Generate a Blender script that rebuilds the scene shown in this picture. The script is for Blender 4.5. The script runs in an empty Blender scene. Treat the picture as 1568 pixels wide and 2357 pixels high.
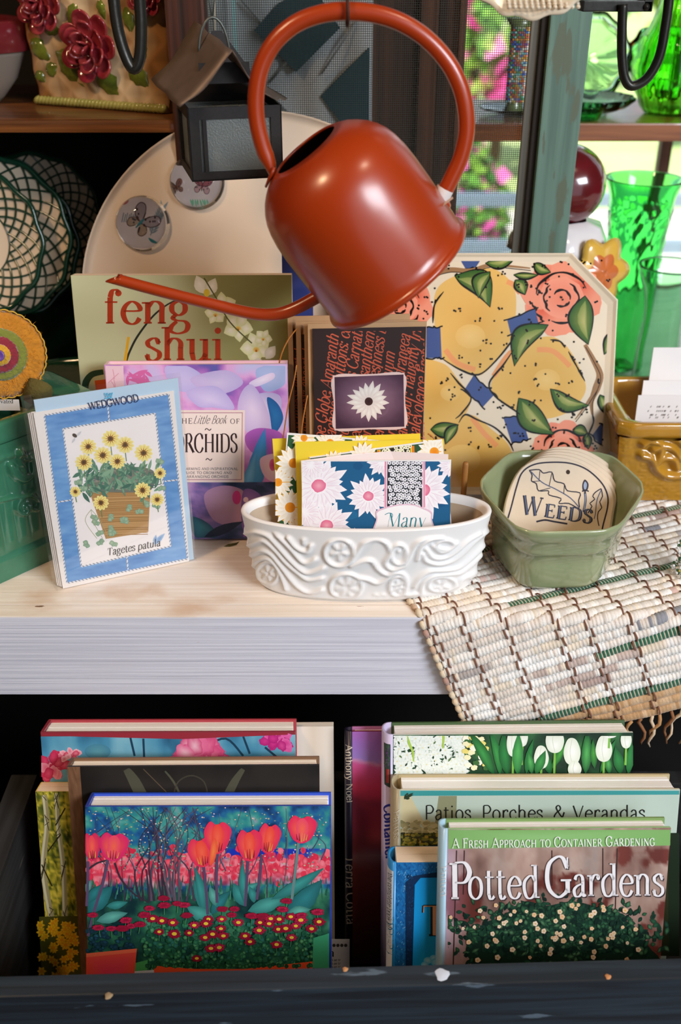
import bpy, bmesh, math, random
import numpy as np
from mathutils import Vector, Matrix
R = random.Random(7)
NP = np.random.RandomState(5)
scene = bpy.context.scene
COL = scene.collection
pi = math.pi
V = Vector

# ------------------------------------------------------------------ camera
FOC, THETA = 2290.0, math.radians(30)          # focal length in photo pixels, pitch below the horizon
CAM = V((0.0, -0.72, 0.524))                   # origin = front top edge of the white shelf
cam = bpy.data.cameras.new('camera')
cam.sensor_fit = 'VERTICAL'; cam.sensor_height = 36.0; cam.sensor_width = 36.0
cam.lens = FOC / 2357.0 * 36.0
cam.clip_start = 0.02; cam.clip_end = 200
cam.dof.use_dof = True; cam.dof.focus_distance = 0.90; cam.dof.aperture_fstop = 4.5
camo = bpy.data.objects.new('camera', cam); COL.objects.link(camo)
camo.location = CAM; camo.rotation_euler = (math.radians(90) - THETA, 0, 0)
scene.camera = camo

# ------------------------------------------------------------------ world, light, exposure
vs = scene.view_settings
scene.display_settings.display_device = 'sRGB'
vs.view_transform = 'Standard'; vs.look = 'None'; vs.exposure = -0.1; vs.gamma = 1.0; vs.use_curve_mapping = False
world = bpy.data.worlds.new('sky'); scene.world = world; world.use_nodes = True
_bg = world.node_tree.nodes['Background']
_bg.inputs[0].default_value = (0.80, 0.90, 1.0, 1); _bg.inputs[1].default_value = 1.1

def lamp(kind, name, loc, rot, energy, color, **kw):
    l = bpy.data.lights.new(name, kind); l.energy = energy; l.color = color
    for k, v in kw.items(): setattr(l, k, v)
    o = bpy.data.objects.new(name, l); COL.objects.link(o); o.location = loc; o.rotation_euler = rot
    return o
def aim(loc, tgt):
    return (V(tgt) - V(loc)).to_track_quat('-Z', 'Y').to_euler()
# sun on the garden beyond the window
lamp('SUN', 'sun', (0, 6, 6), (math.radians(40), math.radians(-14), 0), 9.0, (1.0, 0.95, 0.86), angle=0.01)
# daylight entering by the open shop door behind the viewer
lamp('AREA', 'shop_door_daylight', (1.60, -1.75, 1.40), aim((1.60, -1.75, 1.40), (0.0, -0.05, -0.15)), 108, (0.86, 0.92, 1.0), shape='RECTANGLE', size=1.1, size_y=1.0)
# warm ceiling lamps
lamp('AREA', 'ceiling_lamp_light', (-0.75, -0.50, 1.30), aim((-0.75, -0.50, 1.30), (-0.2, 0.2, 0.1)), 8.5, (1.0, 0.66, 0.38), shape='DISK', size=0.14)
lamp('AREA', 'second_ceiling_lamp_light', (0.50, -0.40, 1.45), aim((0.50, -0.40, 1.45), (0.25, 0.1, 0.0)), 3.2, (1.0, 0.78, 0.56), shape='DISK', size=0.16)

# ------------------------------------------------------------------ pixel <-> place
_F = V((0, math.cos(THETA), -math.sin(THETA))); _U = V((0, math.sin(THETA), math.cos(THETA)))
def ray(px, py):
    return _F + V((1, 0, 0)) * ((px - 784.0) / FOC) - _U * ((py - 1178.5) / FOC)
def atY(px, py, y):
    d = ray(px, py); return CAM + d * ((y - CAM.y) / d.y)
def atZ(px, py, z):
    d = ray(px, py); return CAM + d * ((z - CAM.z) / d.z)
def atP(px, py, o, n):
    d = ray(px, py); return CAM + d * ((o - CAM).dot(n) / d.dot(n))
def topx(p):
    q = V(p) - CAM; z = q.dot(_F); return 784 + FOC * q.x / z, 1178.5 - FOC * q.dot(_U) / z
def topx_np(P):
    q = P - np.array(CAM); z = q @ np.array(_F)
    return 784 + FOC * q[:, 0] / z, 1178.5 - FOC * (q @ np.array(_U)) / z

class Plane:
    """a flat face standing in the scene: corner o, axes x (right), u (up), n (towards the viewer)"""
    def __init__(s, o, x, u):
        s.o = V(o); s.x = V(x).normalized(); s.u = V(u).normalized(); s.n = s.x.cross(s.u).normalized()
    def at(s, a, b, c=0.0): return s.o + s.x * a + s.u * b + s.n * c
    def px(s, px, py, off=0.0):
        return atP(px, py, s.o, s.n) + s.n * off
    def ab(s, px, py):
        q = s.px(px, py) - s.o; return q.dot(s.x), q.dot(s.u)

# ------------------------------------------------------------------ colour and materials
def lin(c):
    if isinstance(c, str):
        c = c.lstrip('#'); c = [int(c[i:i + 2], 16) / 255 for i in (0, 2, 4)]
    return tuple((x / 12.92 if x <= 0.04045 else ((x + 0.055) / 1.055) ** 2.4) for x in c[:3])
def lin_np(a):
    a = np.clip(a, 0, 1); return np.where(a <= 0.04045, a / 12.92, ((a + 0.055) / 1.055) ** 2.4)
def hexrgb(c):
    c = c.lstrip('#'); return np.array([int(c[i:i + 2], 16) / 255 for i in (0, 2, 4)])
def mixc(a, b, t):
    return tuple(np.clip(hexrgb(a) * (1 - t) + hexrgb(b) * t, 0, 1))

MATS = {}
def _new(name):
    m = bpy.data.materials.new(name); m.use_nodes = True
    nt = m.node_tree; b = nt.nodes['Principled BSDF']
    return m, nt, b
def mat(name, col, rough=0.5, metal=0.0, spec=0.5, coat=0.0, var=0.0, vscale=8.0, bump=0.0, bscale=60.0, stretch=(1, 1, 1), col2=None, trans=0.0, ior=1.45, coat_rough=0.08, sheen=0.0):
    """plain procedural material: base colour mottled towards col2 by noise, with a fine bump"""
    if name in MATS: return MATS[name]
    m, nt, b = _new(name)
    c = lin(col)
    b.inputs['Base Color'].default_value = (*c, 1); b.inputs['Roughness'].default_value = rough
    b.inputs['Metallic'].default_value = metal; b.inputs['Specular IOR Level'].default_value = spec
    b.inputs['Coat Weight'].default_value = coat; b.inputs['Coat Roughness'].default_value = coat_rough
    b.inputs['Transmission Weight'].default_value = trans; b.inputs['IOR'].default_value = ior
    b.inputs['Sheen Weight'].default_value = sheen
    if var or bump:
        tc = nt.nodes.new('ShaderNodeTexCoord'); mp = nt.nodes.new('ShaderNodeMapping')
        mp.inputs['Scale'].default_value = stretch
        nt.links.new(tc.outputs['Object'], mp.inputs[0])
    if var:
        n = nt.nodes.new('ShaderNodeTexNoise'); n.inputs['Scale'].default_value = vscale; n.inputs['Detail'].default_value = 5
        n.inputs['Roughness'].default_value = 0.65
        nt.links.new(mp.outputs[0], n.inputs['Vector'])
        r = nt.nodes.new('ShaderNodeValToRGB')
        r.color_ramp.elements[0].position = 0.5 - 0.5 * (1 - var) * 0.5 - 0.08; r.color_ramp.elements[1].position = 0.72
        c2 = lin(col2) if col2 else tuple(x * 0.6 for x in c)
        r.color_ramp.elements[0].color = (*c2, 1); r.color_ramp.elements[1].color = (*c, 1)
        nt.links.new(n.outputs['Fac'], r.inputs[0])
        mx = nt.nodes.new('ShaderNodeMix'); mx.data_type = 'RGBA'; mx.inputs[0].default_value = var
        mx.inputs[6].default_value = (*c, 1); nt.links.new(r.outputs[0], mx.inputs[7])
        nt.links.new(mx.outputs[2], b.inputs['Base Color'])
    if bump:
        n2 = nt.nodes.new('ShaderNodeTexNoise'); n2.inputs['Scale'].default_value = bscale; n2.inputs['Detail'].default_value = 4
        nt.links.new(mp.outputs[0], n2.inputs['Vector'])
        bp = nt.nodes.new('ShaderNodeBump'); bp.inputs['Strength'].default_value = bump; bp.inputs['Distance'].default_value = 0.002
        nt.links.new(n2.outputs['Fac'], bp.inputs['Height']); nt.links.new(bp.outputs[0], b.inputs['Normal'])
    MATS[name] = m; return m

def wood(name, col, col2, axis='x', rough=0.55, scale=1.0, bump=0.4, chips=None, chip_amt=0.62, coat=0.0):
    """painted or bare timber: grain lines running along one axis, optional paint chips showing col chips"""
    if name in MATS: return MATS[name]
    m, nt, b = _new(name)
    tc = nt.nodes.new('ShaderNodeTexCoord'); mp = nt.nodes.new('ShaderNodeMapping')
    st = {'x': (1.2, 40, 40), 'y': (40, 1.2, 40), 'z': (40, 40, 1.2)}[axis]
    mp.inputs['Scale'].default_value = [s * scale for s in st]
    nt.links.new(tc.outputs['Object'], mp.inputs[0])
    n = nt.nodes.new('ShaderNodeTexNoise'); n.inputs['Scale'].default_value = 3.0; n.inputs['Detail'].default_value = 6
    n.inputs['Distortion'].default_value = 0.6
    nt.links.new(mp.outputs[0], n.inputs['Vector'])
    r = nt.nodes.new('ShaderNodeValToRGB')
    r.color_ramp.elements[0].position = 0.35; r.color_ramp.elements[1].position = 0.65
    r.color_ramp.elements[0].color = (*lin(col2), 1); r.color_ramp.elements[1].color = (*lin(col), 1)
    nt.links.new(n.outputs['Fac'], r.inputs[0])
    out = r.outputs[0]
    if chips:
        mp2 = nt.nodes.new('ShaderNodeMapping')
        mp2.inputs['Scale'].default_value = {'x': (9, 45, 45), 'y': (45, 9, 45), 'z': (45, 45, 9)}[axis]
        nt.links.new(tc.outputs['Object'], mp2.inputs[0])
        n3 = nt.nodes.new('ShaderNodeTexNoise'); n3.inputs['Scale'].default_value = 1.4; n3.inputs['Detail'].default_value = 6
        nt.links.new(mp2.outputs[0], n3.inputs['Vector'])
        r3 = nt.nodes.new('ShaderNodeValToRGB'); r3.color_ramp.elements[0].position = chip_amt; r3.color_ramp.elements[1].position = chip_amt + 0.03
        nt.links.new(n3.outputs['Fac'], r3.inputs[0])
        mx = nt.nodes.new('ShaderNodeMix'); mx.data_type = 'RGBA'
        nt.links.new(r3.outputs[0], mx.inputs[0]); nt.links.new(out, mx.inputs[6]); mx.inputs[7].default_value = (*lin(chips), 1)
        out = mx.outputs[2]
    nt.links.new(out, b.inputs['Base Color'])
    b.inputs['Roughness'].default_value = rough; b.inputs['Coat Weight'].default_value = coat
    bp = nt.nodes.new('ShaderNodeBump'); bp.inputs['Strength'].default_value = bump; bp.inputs['Distance'].default_value = 0.0012
    nt.links.new(n.outputs['Fac'], bp.inputs['Height']); nt.links.new(bp.outputs[0], b.inputs['Normal'])
    MATS[name] = m; return m

def vmat(name, rough=0.4, coat=0.0, spec=0.5, bump=0.0, bscale=300.0, coat_rough=0.06, sheen=0.0):
    """colour read from the mesh's own colour attribute (printed or glazed pattern)"""
    if name in MATS: return MATS[name]
    m, nt, b = _new(name)
    a = nt.nodes.new('ShaderNodeAttribute'); a.attribute_name = 'Col'
    nt.links.new(a.outputs['Color'], b.inputs['Base Color'])
    b.inputs['Roughness'].default_value = rough; b.inputs['Coat Weight'].default_value = coat
    b.inputs['Specular IOR Level'].default_value = spec; b.inputs['Coat Roughness'].default_value = coat_rough
    b.inputs['Sheen Weight'].default_value = sheen
    if bump:
        tc = nt.nodes.new('ShaderNodeTexCoord')
        n2 = nt.nodes.new('ShaderNodeTexNoise'); n2.inputs['Scale'].default_value = bscale; n2.inputs['Detail'].default_value = 3
        nt.links.new(tc.outputs['Object'], n2.inputs['Vector'])
        bp = nt.nodes.new('ShaderNodeBump'); bp.inputs['Strength'].default_value = bump; bp.inputs['Distance'].default_value = 0.001
        nt.links.new(n2.outputs['Fac'], bp.inputs['Height']); nt.links.new(bp.outputs[0], b.inputs['Normal'])
    MATS[name] = m; return m

def glass(name, col, rough=0.02, ior=1.45, bump=0.0, bscale=60):
    return mat(name, col, rough=rough, trans=1.0, ior=ior, bump=bump, bscale=bscale)
def film(name, amount=0.12, rough=0.08, tint=(1, 1, 1)):
    """thin clear plastic or window pane: mostly see-through, a little gloss"""
    if name in MATS: return MATS[name]
    m = bpy.data.materials.new(name); m.use_nodes = True; nt = m.node_tree
    for n in list(nt.nodes):
        if n.type != 'OUTPUT_MATERIAL': nt.nodes.remove(n)
    t = nt.nodes.new('ShaderNodeBsdfTransparent'); t.inputs[0].default_value = (*tint, 1)
    g = nt.nodes.new('ShaderNodeBsdfGlossy'); g.inputs['Roughness'].default_value = rough
    mx = nt.nodes.new('ShaderNodeMixShader'); mx.inputs[0].default_value = amount
    nt.links.new(t.outputs[0], mx.inputs[1]); nt.links.new(g.outputs[0], mx.inputs[2])
    nt.links.new(mx.outputs[0], nt.nodes['Material Output'].inputs[0])
    MATS[name] = m; return m

# ------------------------------------------------------------------ objects
def tag(o, label=None, cat=None, group=None, kind=None):
    for k, v in (('label', label), ('category', cat), ('group', group), ('kind', kind)):
        if v: o[k] = v
    return o
def thing(name, label, cat, loc=(0, 0, 0), group=None):
    o = bpy.data.objects.new(name, None); COL.objects.link(o); o.location = loc; o.empty_display_size = 0.02
    return tag(o, label, cat, group)
def mesh(name, verts, faces, m, parent=None, smooth=False, cols=None, label=None):
    """one mesh object; verts are world places, stored relative to the parent's place"""
    me = bpy.data.meshes.new(name)
    if parent is not None:
        base = V(parent.location)
        if parent.parent is not None: base = base + V(parent.parent.location)
    elif len(verts):
        A = np.array([tuple(v) for v in verts]) if not isinstance(verts, np.ndarray) else verts
        base = V(((A[:, 0].min() + A[:, 0].max()) / 2, (A[:, 1].min() + A[:, 1].max()) / 2, A[:, 2].min()))
    else: base = V((0, 0, 0))
    if isinstance(verts, np.ndarray): vv = (verts - np.array(base)).tolist()
    else: vv = [(v[0] - base.x, v[1] - base.y, v[2] - base.z) for v in verts]
    me.from_pydata(vv, [], [list(map(int, f)) for f in faces]); me.update()
    if cols is not None:
        at = me.color_attributes.new('Col', 'FLOAT_COLOR', 'POINT')
        c = np.ones((len(vv), 4), np.float32); c[:, :3] = np.asarray(cols, np.float32)[:, :3]
        at.data.foreach_set('color', c.ravel())
    if smooth:
        me.polygons.foreach_set('use_smooth', [True] * len(me.polygons))
    if m is not None: me.materials.append(m)
    o = bpy.data.objects.new(name, me); COL.objects.link(o)
    if parent is not None: o.parent = parent
    else: o.location = base
    if label: o['label'] = label
    return o
def clean_normals(o):
    bm = bmesh.new(); bm.from_mesh(o.data); bmesh.ops.recalc_face_normals(bm, faces=bm.faces); bm.to_mesh(o.data); bm.free(); return o
def smooth_angle(o, deg=35):
    o.data.polygons.foreach_set('use_smooth', [True] * len(o.data.polygons))
    try: o.data.set_sharp_from_angle(angle=math.radians(deg))
    except Exception: pass
    return o

class MB:
    """collects shapes that belong to ONE part"""
    def __init__(s): s.v = []; s.f = []; s.c = []
    def add(s, v, f, col=None):
        k = len(s.v); s.v += [tuple(x) for x in v]; s.f += [[i + k for i in g] for g in f]
        if col is not None: s.c += [col] * len(v) if not isinstance(col, list) else col
        return s
    def box(s, pl, a0, a1, b0, b1, c0, c1, bev=0.0):
        v, f = boxvf(pl, a0, a1, b0, b1, c0, c1, bev); return s.add(v, f)
    def build(s, name, m, parent=None, smooth=False, label=None):
        return mesh(name, s.v, s.f, m, parent, smooth, cols=s.c if s.c else None, label=label)
WORLDPL = Plane((0, 0, 0), (1, 0, 0), (0, 0, 1))      # a=x, b=z, c=-y
def boxvf(pl, a0, a1, b0, b1, c0, c1, bev=0.0):
    bm = bmesh.new(); bmesh.ops.create_cube(bm, size=1)
    for v in bm.verts:
        v.co = V((a0 + (v.co.x + .5) * (a1 - a0), b0 + (v.co.y + .5) * (b1 - b0), c0 + (v.co.z + .5) * (c1 - c0)))
    if bev: bmesh.ops.bevel(bm, geom=bm.edges[:], offset=bev, segments=2, affect='EDGES', profile=0.7)
    bmesh.ops.recalc_face_normals(bm, faces=bm.faces)
    vs = [pl.at(*v.co) for v in bm.verts]; bm.verts.index_update()
    fs = [[v.index for v in f.verts] for f in bm.faces]; bm.free(); return vs, fs
def wbox(name, x0, x1, y0, y1, z0, z1, m, parent=None, bev=0.0015, **kw):
    v, f = boxvf(WORLDPL, x0, x1, z0, z1, -y1, -y0, bev); return mesh(name, v, f, m, parent, **kw)
def pbox(name, pl, a0, a1, b0, b1, c0, c1, m, parent=None, bev=0.0004, **kw):
    v, f = boxvf(pl, a0, a1, b0, b1, c0, c1, bev); return mesh(name, v, f, m, parent, **kw)

def catmull(pts, n=6, closed=False):
    P = [np.array(p, float) for p in pts]; N = len(P); out = []
    if N < 3 and not closed: return P
    rng = range(N) if closed else range(N - 1)
    for i in rng:
        if closed: p0, p1, p2, p3 = P[i - 1], P[i], P[(i + 1) % N], P[(i + 2) % N]
        else: p0, p1, p2, p3 = P[max(i - 1, 0)], P[i], P[i + 1], P[min(i + 2, N - 1)]
        for k in range(n):
            t = k / n
            out.append(0.5 * ((2 * p1) + (-p0 + p2) * t + (2 * p0 - 5 * p1 + 4 * p2 - p3) * t * t + (-p0 + 3 * p1 - 3 * p2 + p3) * t ** 3))
    if not closed: out.append(P[-1])
    return out
def tubevf(pts, rad, seg=10, closed=False, cap=True, flat=None):
    """tube along 3-D points; rad a number or a list; flat=(scale, axis) squashes the section"""
    P = [V(p) for p in pts]; n = len(P)
    rr = rad if isinstance(rad, (list, tuple, np.ndarray)) else [rad] * n
    T = []
    for i in range(n):
        a = P[i - 1] if (i > 0 or closed) else P[i]; b = P[(i + 1) % n] if (i < n - 1 or closed) else P[i]
        T.append((b - a).normalized())
    ref = V((0, 1, 0)) if abs(T[0].y) < 0.9 else V((1, 0, 0))
    nrm = (ref - T[0] * ref.dot(T[0])).normalized(); vs = []; fs = []
    for i in range(n):
        nrm = (nrm - T[i] * nrm.dot(T[i])).normalized(); bn = T[i].cross(nrm)
        fa, fb = flat[i] if flat else (1, 1)
        for k in range(seg):
            a = 2 * pi * k / seg; vs.append(P[i] + nrm * (math.cos(a) * rr[i] * fa) + bn * (math.sin(a) * rr[i] * fb))
    for i in range(n if closed else n - 1):
        for k in range(seg):
            j = (i + 1) % n; fs.append([i * seg + k, i * seg + (k + 1) % seg, j * seg + (k + 1) % seg, j * seg + k])
    if cap and not closed:
        fs.append(list(range(seg))[::-1]); fs.append([(n - 1) * seg + k for k in range(seg)])
    return vs, fs
def tube(name, pts, rad, m, parent=None, seg=10, closed=False, flat=None, **kw):
    v, f = tubevf(pts, rad, seg, closed, True, flat); return clean_normals(mesh(name, v, f, m, parent, True, **kw))
def lathevf(prof, c, ax=(0, 0, 1), seg=48, ex=None, sx=1.0, sy=1.0, wob=None, cap0=False, cap1=False):
    """prof: list of (radius, height along ax)"""
    ax = V(ax).normalized()
    ex = V(ex) if ex is not None else (V((1, 0, 0)) if abs(ax.x) < 0.9 else V((0, 1, 0)))
    ex = (ex - ax * ex.dot(ax)).normalized(); ey = ax.cross(ex); c = V(c); vs = []; fs = []
    for i, (r, h) in enumerate(prof):
        for k in range(seg):
            a = 2 * pi * k / seg; q = wob(a, i, r) if wob else r
            vs.append(c + ax * h + ex * (math.cos(a) * q * sx) + ey * (math.sin(a) * q * sy))
    for i in range(len(prof) - 1):
        for k in range(seg):
            fs.append([i * seg + k, i * seg + (k + 1) % seg, (i + 1) * seg + (k + 1) % seg, (i + 1) * seg + k])
    if cap0: fs.append([k for k in range(seg)][::-1])
    if cap1: fs.append([(len(prof) - 1) * seg + k for k in range(seg)])
    return vs, fs
def lathe(name, prof, c, m, parent=None, **kw):
    lb = kw.pop('label', None); v, f = lathevf(prof, c, **kw)
    return clean_normals(mesh(name, v, f, m, parent, True, label=lb))

# ------------------------------------------------------------------ noise on numpy arrays
_perm = NP.rand(64, 64)
def vnoise(x, y):
    x = np.asarray(x, float); y = np.asarray(y, float)
    xi = np.floor(x).astype(int); yi = np.floor(y).astype(int); fx = x - xi; fy = y - yi
    fx = fx * fx * (3 - 2 * fx); fy = fy * fy * (3 - 2 * fy)
    g = lambda a, b: _perm[a % 64, b % 64]
    return (g(xi, yi) * (1 - fx) + g(xi + 1, yi) * fx) * (1 - fy) + (g(xi, yi + 1) * (1 - fx) + g(xi + 1, yi + 1) * fx) * fy
def fbm(x, y, o=4):
    s = 0; a = 0.5; t = 0
    for k in range(o):
        s = s + a * vnoise(x * 2 ** k + 17 * k, y * 2 ** k + 9 * k); t += a; a *= 0.55
    return s / t
def cramp(t, stops):
    """piecewise colour ramp: stops = [(pos, '#hex'), ...] -> array of sRGB"""
    t = np.asarray(t, float); ps = [p for p, _ in stops]; cs = np.array([hexrgb(c) for _, c in stops])
    return np.stack([np.interp(t, ps, cs[:, i]) for i in range(3)], -1)
def seg_dist(X, Y, pts, closed=False):
    """distance of points to a polyline, and arc position 0..1"""
    best = np.full(X.shape, 1e9); P = [np.array(p[:2], float) for p in pts]
    if closed: P = P + [P[0]]
    for a, b in zip(P[:-1], P[1:]):
        d = b - a; L = d @ d + 1e-9
        t = np.clip(((X - a[0]) * d[0] + (Y - a[1]) * d[1]) / L, 0, 1)
        q = np.hypot(X - a[0] - t * d[0], Y - a[1] - t * d[1]); best = np.minimum(best, q)
    return best
# ------------------------------------------------------------------ lettering: pen strokes, no font files
# ops: p straight (pen width by direction), c curve, C closed curve, h hairline, k thick, s serif, o dot
_G = {
'A': (.66, "h .05,0 .33,.68;k .33,.68 .61,0;h .15,.23 .5,.23;s .05,0;s .61,0"),
'B': (.58, "p .14,0 .14,.68;c .14,.68 .34,.68 .46,.53 .34,.38 .14,.37;c .3,.37 .52,.3 .52,.1 .36,0 .14,0;s .1,0;s .1,.68"),
'C': (.64, "c .56,.5 .46,.66 .32,.69 .12,.57 .06,.34 .12,.12 .32,-.01 .48,.04 .58,.18;h .57,.68 .57,.48"),
'D': (.68, "p .14,0 .14,.68;c .14,.68 .36,.68 .56,.57 .61,.34 .56,.12 .36,0 .14,0;s .1,0;s .1,.68"),
'E': (.56, "p .14,0 .14,.68;h .14,.67 .48,.67;h .14,.36 .38,.36;h .14,.01 .5,.01;h .48,.68 .49,.54;h .49,0 .52,.16;h .38,.43 .38,.29;s .1,0;s .1,.68"),
'F': (.52, "p .14,0 .14,.68;h .14,.67 .48,.67;h .14,.36 .38,.36;h .48,.68 .49,.54;h .38,.43 .38,.29;s .14,0;s .1,.68"),
'G': (.7, "c .56,.5 .46,.66 .32,.69 .12,.57 .06,.34 .12,.12 .32,-.01 .48,.04 .57,.12;p .57,.28 .57,.06;h .40,.28 .66,.28;h .57,.68 .57,.48"),
'H': (.72, "p .14,0 .14,.68;p .58,0 .58,.68;h .14,.36 .58,.36;s .14,0;s .14,.68;s .58,0;s .58,.68"),
'I': (.32, "p .16,0 .16,.68;s .16,0;s .16,.68"),
'J': (.4, "p .24,.68 .24,.1;c .24,.1 .2,-.05 .1,-.1 .02,-.04;s .24,.68"),
'K': (.66, "p .14,0 .14,.68;h .14,.28 .52,.68;k .28,.42 .6,0;s .14,0;s .14,.68;s .52,.68;s .6,0"),
'L': (.54, "p .14,0 .14,.68;h .14,.01 .48,.01;h .48,0 .51,.18;s .1,0;s .14,.68"),
'M': (.84, "h .1,0 .13,.68;k .13,.68 .41,.02;h .41,.02 .69,.68;p .69,.68 .73,0;s .1,0;s .73,0;s .1,.68;s .72,.68"),
'N': (.72, "h .13,0 .13,.68;k .13,.68 .59,.0;h .59,0 .59,.68;s .13,0;s .1,.68;s .59,.68"),
'O': (.7, "C .35,.69 .13,.58 .06,.34 .13,.1 .35,-.01 .57,.1 .64,.34 .57,.58"),
'P': (.56, "p .14,0 .14,.68;c .14,.68 .38,.68 .5,.5 .38,.32 .14,.31;s .14,0;s .1,.68"),
'Q': (.7, "C .35,.69 .13,.58 .06,.34 .13,.1 .35,-.01 .57,.1 .64,.34 .57,.58;k .34,.06 .64,-.16"),
'R': (.64, "p .14,0 .14,.68;c .14,.68 .36,.68 .47,.52 .36,.36 .14,.35;k .3,.35 .6,0;s .14,0;s .1,.68;s .61,0"),
'S': (.5, "c .42,.53 .36,.66 .24,.69 .1,.6 .12,.46 .26,.37 .41,.27 .43,.12 .3,0 .14,.02 .07,.16;h .42,.67 .42,.5;h .07,.02 .07,.2"),
'T': (.6, "p .3,0 .3,.68;h .05,.67 .55,.67;h .05,.68 .04,.52;h .55,.68 .56,.52;s .3,0"),
'U': (.68, "p .14,.68 .14,.2;c .14,.2 .2,.04 .34,-.01 .48,.03 .55,.18;h .55,.18 .55,.68;s .14,.68;s .55,.68"),
'V': (.64, "k .06,.68 .32,0;h .32,0 .58,.68;s .06,.68;s .58,.68"),
'W': (.92, "k .05,.68 .27,0;h .27,0 .46,.62;k .44,.68 .65,0;h .65,0 .87,.68;s .06,.68;s .46,.68;s .86,.68"),
'X': (.64, "k .08,.68 .56,0;h .56,.68 .08,0;s .08,.68;s .56,.68;s .08,0;s .56,0"),
'Y': (.6, "k .06,.68 .3,.32;h .3,.32 .54,.68;p .3,.32 .3,0;s .06,.68;s .54,.68;s .3,0"),
'Z': (.56, "h .08,.67 .48,.67;k .48,.67 .08,0;h .08,.01 .5,.01;h .08,.68 .07,.54;h .5,0 .51,.14"),
'a': (.46, "c .1,.36 .14,.44 .24,.47 .32,.42 .34,.32;p .34,.34 .34,.06;c .34,.06 .37,0 .43,.03;c .34,.28 .16,.22 .07,.12 .12,.0 .23,.0 .34,.1"),
'b': (.52, "p .12,.02 .12,.72;c .12,.36 .2,.46 .32,.46 .45,.34 .45,.12 .32,-.01 .2,.01 .12,.1;s .08,.72"),
'c': (.44, "c .38,.35 .32,.45 .24,.47 .1,.38 .07,.22 .13,.06 .25,-.01 .34,.03 .4,.11;o .37,.36"),
'd': (.54, "p .41,0 .41,.72;c .41,.36 .32,.47 .22,.47 .09,.36 .07,.2 .13,.04 .22,-.01 .32,.02 .41,.12;s .37,.72;s .45,0"),
'e': (.46, "c .09,.27 .4,.28 .38,.4 .25,.47 .12,.38 .07,.22 .13,.05 .25,-.01 .35,.03 .41,.12"),
'f': (.34, "p .14,0 .14,.56;c .14,.56 .18,.69 .26,.72 .33,.66;h .03,.46 .29,.46;s .14,0;o .31,.65"),
'g': (.48, "C .22,.47 .09,.4 .09,.26 .22,.18 .34,.26 .34,.4;c .16,.19 .1,.12 .18,.07 .34,.05 .41,-.04 .36,-.16 .2,-.21 .06,-.16 .07,-.06 .18,.05;h .32,.42 .44,.46"),
'h': (.54, "p .12,0 .12,.72;c .12,.34 .22,.46 .33,.46 .41,.38 .41,.26;p .41,.28 .41,0;s .12,0;s .41,0;s .08,.72"),
'i': (.28, "p .14,0 .14,.46;s .14,0;s .1,.46;o .14,.64"),
'j': (.26, "p .14,-.1 .14,.46;c .14,-.1 .1,-.2 0,-.2;s .1,.46;o .14,.64"),
'k': (.52, "p .12,0 .12,.72;h .12,.18 .4,.46;k .24,.28 .46,0;s .12,0;s .4,.46;s .46,0;s .08,.72"),
'l': (.27, "p .13,0 .13,.72;s .13,0;s .09,.72"),
'm': (.8, "p .12,0 .12,.46;c .12,.34 .21,.46 .31,.46 .39,.38 .39,.26;p .39,.28 .39,0;c .39,.34 .48,.46 .58,.46 .66,.38 .66,.26;p .66,.28 .66,0;s .12,0;s .39,0;s .66,0;s .08,.46"),
'n': (.54, "p .12,0 .12,.46;c .12,.34 .22,.46 .33,.46 .41,.38 .41,.26;p .41,.28 .41,0;s .12,0;s .41,0;s .08,.46"),
'o': (.5, "C .25,.47 .11,.39 .07,.23 .11,.07 .25,-.01 .39,.07 .43,.23 .39,.39"),
'p': (.54, "p .12,-.22 .12,.46;c .12,.36 .22,.46 .33,.46 .46,.34 .46,.12 .33,-.01 .22,.01 .12,.1;s .12,-.22;s .08,.46"),
'q': (.52, "p .4,-.22 .4,.46;c .4,.36 .3,.47 .2,.46 .08,.34 .08,.12 .2,-.01 .3,.01 .4,.1;s .4,-.22"),
'r': (.4, "p .12,0 .12,.46;c .12,.32 .2,.44 .29,.47 .36,.42;s .12,0;s .08,.46;o .34,.41"),
's': (.38, "c .32,.36 .26,.46 .18,.47 .08,.4 .1,.31 .2,.25 .32,.17 .32,.06 .21,-.01 .1,.02 .06,.12;h .32,.46 .32,.34;h .06,.0 .06,.14"),
't': (.33, "p .14,.6 .14,.08;c .14,.1 .18,0 .24,-.01 .31,.05;h .03,.46 .29,.46"),
'u': (.54, "p .12,.46 .12,.14;c .12,.16 .16,.01 .26,-.01 .36,.05 .41,.14;p .41,.46 .41,0;s .08,.46;s .37,.46;s .45,0"),
'v': (.5, "k .07,.46 .25,0;h .25,0 .43,.46;s .07,.46;s .43,.46"),
'w': (.72, "k .06,.46 .21,0;h .21,0 .36,.44;k .35,.46 .5,0;h .5,0 .66,.46;s .06,.46;s .36,.46;s .66,.46"),
'x': (.5, "k .07,.46 .42,0;h .42,.46 .07,0;s .07,.46;s .42,.46;s .07,0;s .42,0"),
'y': (.5, "k .07,.46 .26,0;h .43,.46 .26,0;c .26,0 .2,-.14 .12,-.21 .04,-.17;s .07,.46;s .43,.46"),
'z': (.44, "h .06,.45 .38,.45;k .38,.45 .06,0;h .06,.01 .4,.01"),
'&': (.74, "c .6,.36 .5,.12 .32,-.01 .14,.02 .08,.16 .2,.34 .38,.48 .38,.62 .28,.69 .18,.6 .24,.44 .44,.16 .66,0"),
',': (.24, "c .12,.05 .14,-.02 .06,-.13;o .11,.04"), '.': (.24, "o .11,.04"), ':': (.24, "o .11,.06;o .11,.38"), "'": (.2, "k .1,.72 .08,.58"),
'~': (.5, "c .05,.2 .15,.3 .25,.24 .35,.18 .45,.28"), '-': (.3, "p .05,.22 .25,.22"), ' ': (.28, ""),
}
_GC = {}
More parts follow.
